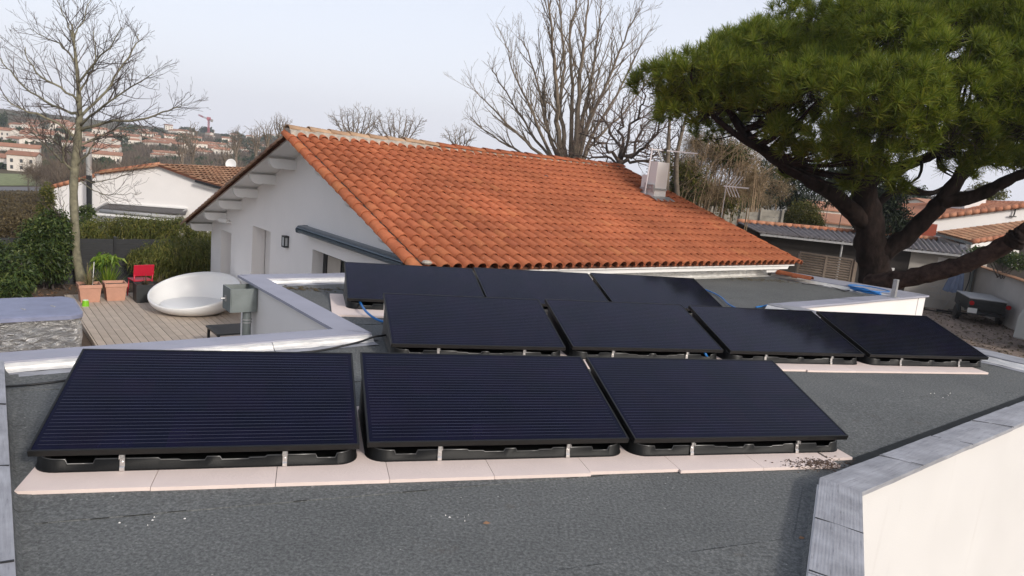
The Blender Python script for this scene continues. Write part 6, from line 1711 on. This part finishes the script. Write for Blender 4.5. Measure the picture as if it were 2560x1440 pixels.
# dark twigs added inside each lobe to put shade into its gaps
bl_ = [((*(p - Vector((0, 0, r_ * .12))),), (r_ * .8, r_ * .8, r_ * .55)) for p, r_ in lobes]
V, Fq = leaf_cloud(rgn, bl_, 16000, .40, .018, .3, 0, .1); o = np_mesh('shade_twigs', V, Fq, M['twig_pine_shade'], pine); o['kind'] = 'stuff'
# twigs feeding the pads
m = MB()
ends = [(sp[int(len(sp) * .55):]) for sp, rr in pl_ if sp is not low][:-1]
allp = [q for e in ends for q in e]
for p, r_ in [(p + Vector((rng.uniform(-.5, .5), rng.uniform(-.5, .5), rng.uniform(-.4, .1))) * r_, r_) for p, r_ in pads for _ in range(2)]:
    q = min(allp, key=lambda a: (a - p).length); d = (p - q)
    if d.length > 2.6: continue
    mid = q.lerp(p, .5) + Vector((rng.uniform(-.2, .2), rng.uniform(-.2, .2), -.05 * d.length))
    m.tube(smoothline([q, mid, p], 3), [.045, .04, .034, .03, .024, .018, .012][:7], 5, cap=False)
o = m.build('branchlets', M['bark_pine_shade'], pine); o['kind'] = 'stuff'
# ================================================================== shed, neighbours and yard on the right
sh = thing('corrugated_shed', 'long low shed under a corrugated fibre cement roof with a tiled ridge', 'shed', at(2180, 760, -2.75))
ez = -.226
eL, eR = at(1900, 583, ez), at(2440, 640, ez)
edir = (eR - eL).normalized(); ein = Vector((-edir.y, edir.x, 0));
rz_ = .62
W_ = 2.6
rL, rR = eL + ein * W_, eR + ein * W_; rL.z = rR.z = rz_
# put the ridge where it shows
rL = at(1845, 556, .094); rR = at(2412, 607, .094)
def corrugated(name, A, B_, C_, D_, waves, amp, mat, parent):
    nx = waves * 8 + 1; ns = 3; V, Fc = [], []
    nrm = (B_ - A).cross(D_ - A).normalized()
    if nrm.z < 0: nrm = -nrm
    for s in range(ns + 1):
        for i in range(nx):
            t = i / (nx - 1); lo = A.lerp(B_, t); hi = D_.lerp(C_, t)
            V.append(tuple(lo.lerp(hi, s / ns) + nrm * amp * math.sin(2 * math.pi * waves * t)))
    for s in range(ns):
        for i in range(nx - 1): a = s * nx + i; Fc.append((a, a + 1, a + nx + 1, a + nx))
    o = np_mesh(name, V, Fc, mat, parent); o.data.polygons.foreach_set('use_smooth', [True] * len(Fc))
    s_ = o.modifiers.new('thick', 'SOLIDIFY'); s_.thickness = .012; return o
n_sh = 5
for k in range(n_sh):
    t0, t1 = k / n_sh, (k + 1) / n_sh + (.006 if k < n_sh - 1 else 0)
    dz = Vector((0, 0, .012 * (k % 2)))
    corrugated('roof_sheet', eL.lerp(eR, t0) + dz, eL.lerp(eR, t1) + dz, rL.lerp(rR, t1) + dz, rL.lerp(rR, t0) + dz, 8, .062, M['fibro'], sh)
nr_ = 26
for k in range(nr_):
    a, b = rL.lerp(rR, k / nr_), rL.lerp(rR, (k + 1.12) / nr_); m = MB(); m.tube([a + Vector((0, .1, .06)), b + Vector((0, .1, .075))], [.125, .11], 8); m.build('ridge_tile', M['tile_r'], sh, smooth=True)
bk = ein * 2.6 + Vector((0, 0, -.9))
slab('roof', [rL, rR, rR + bk, rL + bk], .06, M['fibro'], sh)
m = MB(); m.bar(eL + Vector((0, -.08, -.06)), eR + Vector((0, -.08, -.06)), .11, .09); m.build('gutter', M['galv'], sh)
wl, wr = eL + ein * .55, eR + ein * .55
def wpt(px_, z): 
    n_ = ein; return onplane(px_, 650, wl, n_).xy.to_3d() + Vector((0, 0, z))
def wseg(a, b, z0, z1, mat, name, th=.2):
    p, q = wpt(a, 0), wpt(b, 0); m = MB(); m.prism([p + Vector((0, 0, z0)), q + Vector((0, 0, z0)), q + Vector((0, 0, z1)), p + Vector((0, 0, z1))], ein * th); return m.build(name, mat, sh)
wseg(2275, 2470, -2.85, ez - .05, M['render_beige'], 'wall'); wseg(1860, 2274, -2.85, ez - .05, M['darkwood'], 'wall')
wseg(2236, 2273, -2.75, -.75, M['darkwood'], 'door', .05)
m = MB()
p, q = wpt(2345, -1.25) - ein * .02, wpt(2395, -1.25) - ein * .02
m.prism([p, q, q + Vector((0, 0, .75)), p + Vector((0, 0, .75))], ein * .03); wdw = m.build('window', M['offwhite'], sh)
m = MB(); m.bar(p - Vector((0, 0, .05)) - (q - p) * .3, q - Vector((0, 0, .05)) + (q - p) * .1, .12, .08); m.build('sill', M['concrete'], wdw)
for k in range(3):
    p = wpt(2205 + 12 * k, -2.0) - ein * .35; m = MB(); m.box(p, (.16, .05, 1.6), math.atan2(edir.y, edir.x)); o = m.build('stored_board', M['offwhite' if k != 1 else 'zinc']); tag(o, ['pale stored board leaning in the dark shed, nearest the trunk', 'blue grey stored board between two pale ones in the shed', 'pale stored board leaning in the shed, farthest from the trunk'][k], 'board', 'boards stored in the open shed')
m = MB(); p = wpt(2092, -.2) - ein * .5; m.tube([Vector((p.x, p.y, -.2)), Vector((p.x, p.y, -2.75))], .05, 8); m.build('post', M['galv'], sh)
m = MB(); m.tube([eR.lerp(eL, .03) + Vector((0, -.15, -.05)), eR.lerp(eL, .03) + Vector((.02, -.05, -.4)), wpt(2437, -.8) - ein * .08, wpt(2437, -2.8) - ein * .08], .06, 8); m.build('downpipe', M['zinc'], sh)
# louvred screen before the shed
lz0, lz1 = -1.15, .05
pA, pB = at(1992, 640, lz1 - .1), at(2135, 662, lz1 - .1)
sc_r = thing('louvre_screen', 'weathered wooden louvre screen of two panels beyond the roof edge', 'screen', pA - Vector((0, 0, 2.5)))
YL = 21.5
q0, q1 = aty(2000, 633, YL), aty(2132, 652, YL)
m = MB(); hL = 1.55
for t in (0.0, .5, 1.0):
    p = q0.lerp(q1, t); m = MB(); m.box(p - Vector((0, 0, hL / 2)), (.07, .06, hL)); m.build('post', M['slat'], sc_r)
m = MB(); m.box(q1 + Vector((.08, -.02, -hL / 2 - .0)), (.10, .10, hL + .05)); m.build('post', M['slat'], sc_r)
m = MB(); m.bar(q0 + Vector((0, 0, .03)), q1 + Vector((0, 0, .03)), .08, .05); m.build('top_rail', M['slat'], sc_r)
for half in range(2):
    a, b = q0.lerp(q1, half * .5 + .015), q0.lerp(q1, half * .5 + .485)
    for k in range(20):
        z = -.05 - k * .075
        m = MB(); m.bar(a + Vector((0, 0, z)), b + Vector((0, 0, z)), .045, .035, Vector((0, -.6, 1)).normalized()); m.build('slat', M['slat'], sc_r)
m = MB(); m.bar(q0 - Vector((0, 0, 1.56)), q1 - Vector((0, 0, 1.56)), .06, .06); m.build('bottom_rail', M['slat'], sc_r)
for i, p in enumerate((q0, q1)):
    m = MB(); m.box(p - Vector((0, 0, hL + .7)), (.09, .09, 1.5)); m.build('support', M['darkwood'], sc_r)
# concrete panel fence with a wavy top
cf = thing('concrete_fence', 'mossy concrete panel fence with a scalloped top beside the round bush', 'fence', aty(1880, 560, 38))
YC = 38.5
cp = [(1735, 512), (1808, 517), (1855, 519), (1905, 522), (1958, 526)]
for k in range(4):
    a, b = aty(*cp[k], YC), aty(*cp[k + 1], YC)
    for r_ in range(4):
        z1, z0 = -.42 * r_, -.42 * (r_ + 1) + .014
        m = MB()
        if r_ == 0:
            n = 7; top = []
            for i in range(n * 6 + 1):
                t = i / (n * 6); top.append(a.lerp(b, t) + Vector((0, 0, -.06 + .06 * abs(math.sin(math.pi * t * n)))))
            poly = [a + Vector((0, 0, z0)), b + Vector((0, 0, z0))] + top[::-1]
        else: poly = [a + Vector((0, 0, z0)), b + Vector((0, 0, z0)), b + Vector((0, 0, z1)), a + Vector((0, 0, z1))]
        m.prism(poly, (0, .06, 0)); m.build('panel', M['concrete'], cf)
for a, b in cp:
    p = aty(a, b, YC - .05); m = MB(); m.box(p + Vector((0, 0, -1.5)), (.12, .12, 3.1)); m.build('post', M['concrete'], cf)
bush('round_bush', 'rounded olive green clipped bush right of the concrete fence', 'bush', [PB(2008, 540, 40.5, 1.02, 0.85, 0.88), PB(1990, 555, 40.2, 0.85, 0.71, 0.71), PB(2030, 560, 40.3, 0.71, 0.71, 0.64)], 15000, .11, .05, M['leaf_olive'], 81, up=.6, base=-2.5, shell=.55)
bush('dark_cypress', 'dark evergreen mass behind the pine, left of its trunk', 'tree', [PB(1950, 440, 43.2, 2.16, 1.35, 2.03), PB(2020, 430, 44.6, 1.76, 1.35, 1.89), PB(2080, 460, 44.6, 1.62, 1.35, 1.49), PB(1900, 480, 41.9, 1.35, 1.08, 1.35), PB(2120, 420, 45.9, 1.62, 1.35, 1.89), PB(1985, 500, 43.2, 1.62, 1.08, 0.94)], 9000, .3, .09, M['leaf_cypress'], 82, base=-2.8, shell=.2, droop=.5)
bush('dark_cypress', 'dark evergreen right of the pine trunk by the rust red post', 'tree', [PB(2225, 480, 36, 1.0, .8, 1.1), PB(2215, 530, 36, .9, .8, .9), PB(2250, 560, 36, .8, .7, .9), PB(2180, 570, 36, .9, .7, .7)], 5200, .3, .08, M['leaf_cypress'], 83, base=-2.8, shell=.2)
bush('olive_tree', 'yellowish evergreen behind the right neighbour chimney', 'tree', [PB(2470, 480, 46, 1.2, 1, .7), PB(2440, 490, 46, 1.0, .8, .5)], 2600, .2, .08, M['leaf_olive'], 84, base=-2.8)
bush('dark_hedge', 'dark hedge behind the cream boundary wall', 'hedge', [PB(2505, 640, 30, .8, .6, .35), PB(2555, 655, 29, .7, .6, .4), PB(2460, 632, 31, .7, .6, .3)], 2600, .13, .07, M['leaf_dark'], 85, base=-.9)
bush('far_hedge', 'row of far greyish trees on the horizon right of the trunk', 'trees', [PB(2270, 498, 160, 7, 3, 1.6), PB(2320, 500, 160, 6, 3, 1.4), PB(2230, 500, 150, 6, 3, 1.5)], 2400, .9, .3, M['twig_far'], 86, base=-9, up=.6)
bush('far_cypress', 'slim dark far cypress seen between trunk and limb', 'tree', [PB(2298, 498, 120, 1.0, 1, 2.2)], 700, .7, .3, M['leaf_far'], 87, base=-9, up=.9)
# ---- right neighbour: long white wing and a lower tiled annex
YR = 40.0
rh = thing('right_neighbour_house', 'white neighbour house on the right with a salmon tiled mono pitch roof', 'house', aty(2430, 640, YR))
wpx = [(2312, 700), (2312, 548), (2545, 513), (2600, 505), (2600, 700)]
m = MB(); m.prism([aty(a, b, YR) for a, b in wpx], (1.5, 6, 0)); m.build('wall', M['render'], rh)
gA, gB, gC, gD = aty(2222, 540, YR + 4.5), aty(2255, 553, YR - .2), aty(2600, 508, YR - .2), aty(2430, 503, YR + 5.5)
gE = aty(2250, 508, YR + 5.0)
rfo = slab('roof', [gB, gC, gD, gE, gA], .12, M['tile_r'], rh)
tile_field('roof_tiles', aty(2225, 541, YR + 4.4), aty(2255, 552, YR - .15), aty(2600, 506, YR - .1), aty(2425, 503, YR + 5), 16, 22, M['tile_r'], rfo, .07, .02)
nv = 18
for k in range(nv):
    a, b = gB.lerp(gC, k / nv), gB.lerp(gC, (k + 1.1) / nv); m = MB(); m.tube([a + Vector((0, -.05, -.02)), b + Vector((0, -.05, 0))], [.14, .12], 8); m.build('verge_tile', M['tile_r'], rh, smooth=True)
m = MB(); m.prism([aty(2238, 700, YR + 3.8), aty(2311, 700, YR + .02), aty(2311, 550, YR + .02), aty(2238, 542, YR + 3.8)], (.6, 1.2, 0)); m.build('wall', M['render_grey'], rh)
m = MB(); m.tube([aty(2245, 560, YR - .4), aty(2252, 566, YR - .5), aty(2258, 600, YR - .4)], .06, 8); m.build('downpipe', M['whitepaint'], rh)
m = MB(); m.box(aty(2415, 506, YR + 2.2), (1.6, 1.2, 1.1), R(20)); chm = m.build('chimney', M['render2'], rh)
m = MB(); m.box(aty(2429, 492, YR + 2.3), (.45, .5, .9), R(20)); m.build('flue_top', M['render_grey'], chm)
for a, b, w in ((2540, 522, .7), (2532, 541, .8)): m = MB(); m.box(aty(a, b, YR - .12), (w * .45, .08, .05)); m.build('wall_anchor', M['darkmetal'], rh)
m = MB(); m.bar(aty(2540, 520, YR - .1), aty(2534, 540, YR - .1), .05, .05); m.build('wall_anchor', M['darkmetal'], rh)
m = MB(); m.box(aty(2320, 586, YR - .25), (.75, .07, 1.2), R(-12)); m.build('shutter', M['shutter_red'], rh)
m = MB(); m.box(aty(2228, 575, YR - 1.5), (.45, .35, 2.2)); o = m.build('gate_post', M['shutter_red']); tag(o, 'rust red painted gate post right of the pine trunk', 'post')
m = MB(); m.box(aty(2215, 530, YR - 1), (.12, .12, .8)); o = m.build('vent_pipe', M['whitepaint']); tag(o, 'short white vent pipe by the salmon tiled eave', 'pipe')
YA = 35.5
an = thing('tiled_annex', 'low annex with pinkish brown canal tiles and a white fascia before the right neighbour', 'annex', aty(2450, 640, YA))
aE1, aE2 = aty(2340, 581, YA + 1.6), aty(2428, 604, YA - .6); aR2, aR1 = aty(2640, 572, YA - .6 + 1.2), aty(2600, 548, YA + 3.2)
rfo = slab('roof', [aE1, aE2, aR2, aR1], .08, M['tile_old'], an)
tile_field('roof_tiles', aE1, aE2, aR2, aR1, 24, 16, M['tile_old'], rfo, .05, .03)
for k in range(14):
    a, b = aE2.lerp(aR2, k / 14), aE2.lerp(aR2, (k + 1.1) / 14); m = MB(); m.tube([a + Vector((0, -.08, 0)), b + Vector((0, -.08, .02))], [.13, .115], 8); m.build('verge_tile', M['tile_r'], an, smooth=True)
m = MB(); m.prism([aE2 + Vector((0, -.06, -.32)), aR2 + Vector((0, -.06, -.32)), aR2 + Vector((0, -.06, -.10)), aE2 + Vector((0, -.06, -.10))], (0, .06, 0)); m.build('fascia', M['whitepaint'], an)
m = MB(); m.bar(aE1 + Vector((0, -.1, -.10)), aE2 + Vector((0, -.1, -.10)), .12, .12); m.build('gutter', M['zinc'], an)
m = MB(); m.box(aE2 + Vector((.1, .4, -1.7)), (.45, .45, 3.0)); m.build('pillar', M['render'], an)
m = MB(); m.prism([aE1 + Vector((.2, .5, -.2)), aE2 + Vector((-.2, .6, -.2)), aE2 + Vector((-.2, .6, -3)), aE1 + Vector((.2, .5, -3))], (.3, .3, 0)); m.build('wall', M['render_grey'], an)
m = MB(); m.prism([aty(2430, 612, YA + 2.6), aty(2640, 585, YA + 2.6), aty(2640, 720, YA + 2.6), aty(2430, 720, YA + 2.6)], (0, .2, 0)); m.build('back_wall', M['darkwood'], an)
m = MB(); m.prism([aty(2526, 622, YA + 2.2), aty(2548, 620, YA + 2.2), aty(2545, 668, YA + 2.2), aty(2522, 668, YA + 2.2)], (0, .1, 0)); m.build('door', M['render'], an)
# small roofs glimpsed through the pine
for i, (a, b, w, lab) in enumerate([(2070, 540, 4.5, 'small white house with orange roof glimpsed left of the pine trunk'), (2030, 505, 5, 'orange roofed house glimpsed through the pine limbs'), (2330, 500, 6, 'pale far house seen under the right pine limb')]):
    p = aty(a, b + 18, 62 + 10 * i); o = copy_tree(protos[0]); o.location = (p.x, p.y, p.z - 2.2); o.rotation_euler = (0, 0, -.3 + .4 * i); o.scale = (.5,) * 3; o['label'] = lab; o['category'] = 'house'
    if 'group' in o: del o['group']
# boundary wall with a tiled cap coming towards us
bw_ = thing('boundary_wall', 'pale rendered boundary wall with a terracotta cap behind the trailer', 'wall', at(2560, 830, -2.75))
w0 = wpt(2447, -2.8); w1 = at(2700, 905, -2.75); w1.z = -2.8
topA = -1.0 + 1.0
zt0 = onplane(2447, 664, w0, Vector((0, 1, 0))).z; zt1 = zt0 - .12
dirw = (w1 - w0).normalized(); nw_ = Vector((dirw.y, -dirw.x, 0))
m = MB(); m.prism([w0, w1, Vector((w1.x, w1.y, zt1)), Vector((w0.x, w0.y, zt0))], nw_ * -.2); m.build('render_face', M['render_grey'], bw_)
Lw = (w1 - w0).length
for k in range(int(Lw / .42)):
    a = Vector((w0.x, w0.y, zt0)).lerp(Vector((w1.x, w1.y, zt1)), k * .42 / Lw); m = MB(); m.box(a + dirw * .2 - nw_ * .1 * -1 + Vector((0, 0, .03)), (.41, .32, .05), math.atan2(dirw.y, dirw.x)); m.build('cap_tile', M['tile_old'], bw_)
# folded parasol
pp_ = at(2386, 783, -2.74); pa = thing('folded_parasol', 'folded blue grey cantilever parasol on a dark stand against the shed wall', 'parasol', pp_)
up_ = Vector((0, 0, 1))
m = MB(); m.tube([pp_, pp_ + up_ * 2.25], .035, 8); m.build('pole', M['darkmetal'], pa)
m = MB(); m.bar(pp_ + Vector((-.75, .1, .05)), pp_ + Vector((.5, -.1, .05)), .07, .07); m.bar(pp_ + Vector((-.1, -.6, .05)), pp_ + Vector((.1, .6, .05)), .07, .06); m.build('stand', M['darkmetal'], pa)
cz_ = pp_ + Vector((-.28, 0, .92)); vs, fs = [], []; nk = 18
for j, (z, r_) in enumerate([(0, .34), (.35, .30), (.8, .22), (1.2, .13), (1.5, .05)]):
    for k in range(nk):
        a = 2 * math.pi * k / nk; rr = r_ * (1 + .16 * (1 if k % 2 else -1)); vs.append(cz_ + Vector((rr * math.cos(a) + .10 * z, rr * math.sin(a), z + (.05 if (k % 2 and j == 0) else 0))))
for j in range(4):
    for k in range(nk): fs.append((j * nk + k, j * nk + (k + 1) % nk, (j + 1) * nk + (k + 1) % nk, (j + 1) * nk + k))
m = MB(); m.add(vs, fs); m.build('canopy', M['parasol'], pa)
m = MB(); m.lathe([(.14, 0), (.10, .15), (.04, .34), (0, .36)], cz_ + Vector((.14, 0, 1.38)), 10); m.build('canopy_cap', M['tarp'], pa, smooth=True)
m = MB(); m.tube(smoothline([pp_ + Vector((.12, -.05, .5)), pp_ + Vector((.22, -.05, 1.0)), pp_ + Vector((.32, -.05, 1.6)), pp_ + Vector((.2, -.05, 2.3)), cz_ + Vector((.2, 0, 1.65))], 4), .022, 6); m.build('curved_arm', M['darkmetal'], pa)
# clothes airer and planks against the wall
ca = thing('clothes_airer', 'thin wire clothes airer standing against the beige shed wall', 'airer', at(2345, 772, -2.74))
b0 = at(2345, 772, -2.74)
for d_, e_ in (((-.6, 0, 1.0), (.75, 0, .85)), ((-.6, 0, .75), (.8, .1, .6)), ((-.1, 0, 1.0), (.1, -.1, 0)), ((-.1, 0, 1.0), (-.3, .1, 0)), ((-.5, 0, .95), (.5, .1, 1.35)), ((.1, -.1, 0), (.7, .1, .8))):
    m = MB(); m.tube([b0 + Vector(d_), b0 + Vector(e_)], .009, 5); m.build('wire', M['galv'], ca)
m = MB(); p, q = at(2318, 777, -2.74), at(2384, 790, -2.74); m.bar(p + Vector((0, .3, .02)), q + Vector((.4, .2, .02)), .12, .05); o = m.build('timber_edging', M['darkwood']); tag(o, 'dark timber edging along the foot of the beige wall', 'edging')
m = MB(); p = at(2322, 776, -2.74); m.box(p + Vector((.55, .9, .22)), (1.6, .06, .44), R(-8)); o = m.build('leaning_panel', M['render_beige']); tag(o, 'cream board propped at the foot of the shed wall', 'board')
# leaf litter on the drive
V_, n_ = [], 5200
rgl = np.random.default_rng(17)
c_ = at(2470, 850, -2.73); P = np.array(c_)[None] + np.stack([rgl.uniform(-3.6, 5, n_), rgl.uniform(-6.5, 6.5, n_), np.zeros(n_)], 1)
a = rgl.normal(size=(n_, 3)); a[:, 2] *= .25; a /= np.linalg.norm(a, axis=1)[:, None]; b = np.cross(a, rgl.normal(size=(n_, 3)) * .3 + np.array([0, 0, 1])); b /= np.linalg.norm(b, axis=1)[:, None]
s_ = rgl.uniform(.03, .09, n_)[:, None]
V = np.stack([P - a * s_, P + b * s_ * .4, P + a * s_, P - b * s_ * .4], 1).reshape(-1, 3); V[:, 2] += .012
o = np_mesh('leaf_litter', V, np.arange(4 * n_).reshape(-1, 4), M['leaf_brown']); tag(o, 'brown pine litter strewn over the driveway', 'leaf litter', kind='stuff')
# trailer
tA, tB = at(2402, 806, -2.74), at(2516, 822, -2.74)
tc_ = tA.lerp(tB, .5); ta = math.atan2(tB.y - tA.y, tB.x - tA.x)
tr = thing('utility_trailer', 'dark grey utility trailer with a pale tarp cover and round red lights', 'trailer', tc_, ta)
wd_ = (tB - tA).length
def tbox(name, c, s, mat, par=None, bev=.01):
    m = MB(); m.box(c, s); return m.build(name, M[mat], par or tr, local=True, bevel=bev)
bwid = wd_ * .80; bl_ = 2.3
bd = tbox('body', (0, bl_ / 2, .78), (bwid, bl_, .46), 'trailer'); tbox('tailgate', (0, -.02, .80), (bwid * .96, .03, .40), 'trailer')
for z in (.66, .80, .94): tbox('rib', (0, -.045, z), (bwid * .9, .02, .025), 'trailer', bev=.004)
m = MB(); m.prism([(-bwid / 2 - .02, -.04, 1.015), (bwid / 2 + .02, -.04, 1.015), (bwid / 2 + .02, bl_, 1.015), (-bwid / 2 - .02, bl_, 1.015)], (0, 0, .05)); m.build('tarp_cover', M['tarp'], tr, local=True, bevel=.02)
tbox('bumper', (0, -.05, .45), (bwid, .08, .10), 'darkmetal'); tbox('chassis', (0, bl_ / 2, .48), (bwid * .7, bl_, .08), 'darkmetal')
for s in (-1, 1):
    m = MB(); m.lathe([(0, -.09), (.17, -.09), (.29, -.08), (.30, 0), (.29, .08), (.17, .09), (0, .09)], (s * (bwid / 2 + .14), bl_ * .45, .30), 20, Matrix.Rotation(R(90), 3, 'Y')); m.build('wheel', M['black'], tr, local=True, smooth=False)
    m = MB()
    for i in range(7):
        a0, a1 = math.pi * i / 7, math.pi * (i + 1) / 7
        m.bar((s * (bwid / 2 + .14), bl_ * .45 + .36 * math.cos(a0), .32 + .36 * math.sin(a0)), (s * (bwid / 2 + .14), bl_ * .45 + .36 * math.cos(a1), .32 + .36 * math.sin(a1)), .24, .012, Vector((1, 0, 0)))
    m.build('mudguard', M['trailer'], tr, local=True)
    m = MB(); m.tube([(s * (bwid / 2 - .06 + .12 * (s > 0)), -.12, .86), (s * (bwid / 2 - .06 + .12 * (s > 0)), -.05, .86)], .09, 14); m.build('tail_light', M['lamp_red'], tr, local=True)
tbox('number_plate', (-bwid / 2 + .12, -.10, .56), (.34, .012, .20), 'plate', bev=.003)
m = MB(); m.tube([(0, bl_, .46), (0, bl_ + 1.1, .46)], .045, 8); m.build('drawbar', M['darkmetal'], tr, local=True)
# pale van at the right edge of the frame
vp = at(2548, 905, -2.74); va = R(112)
vn = thing('parked_van', 'pale grey van with black door handles cut off by the right frame edge', 'van', vp, 0)
fx_ = Vector((math.cos(va - R(90)), math.sin(va - R(90)), 0)); lx = Vector((math.cos(va), math.sin(va), 0))
c0 = at(2533, 868, -2.74)
sideP = [(0.0, .32), (0.02, 1.05), (.12, 1.35), (.35, 1.92), (.6, 1.98), (3.4, 1.95), (3.9, 1.45), (4.75, 1.20), (4.85, .75), (4.85, .32)]
dirv = -HU * .15 - HV; dirv.normalize(); wdir = Vector((-dirv.y, dirv.x, 0)) 
if wdir.x < 0: wdir = -wdir
m = MB(); m.prism([c0 + dirv * (x - .1) + Vector((0, 0, z)) for x, z in sideP], wdir * 1.75); m.build('body', M['van'], vn, bevel=.05)
def onside(x, z, w, h, name, mat, dep=.012, par=None):
    p = c0 + dirv * (x - .1) - wdir * dep + Vector((0, 0, z)); m = MB(); m.prism([p, p + dirv * w, p + dirv * w + Vector((0, 0, h)), p + Vector((0, 0, h))], wdir * (dep + .004)); return m.build(name, M[mat], vn if par is None else par, bevel=.004)
for x, w in ((.5, 1.1), (1.75, 1.0), (2.9, .6)): onside(x, 1.35, w, .48, 'side_window', 'window', .006)
d1 = onside(.45, .40, 1.15, .90, 'door', 'van', .008); d2 = onside(1.68, .40, 1.15, .90, 'door', 'van', .008)
onside(.55, 1.10, .22, .05, 'door_handle', 'black', .05, d1); onside(1.80, 1.10, .22, .05, 'door_handle', 'black', .05, d2)
for x in (.95, 3.95):
    for s in (0, 1):
        p = c0 + dirv * (x - .1) + wdir * (.02 + s * 1.5) + Vector((0, 0, .32)); m = MB(); m.tube([p - wdir * .03, p + wdir * .22], .32, 20); m.build('wheel', M['black'], vn)
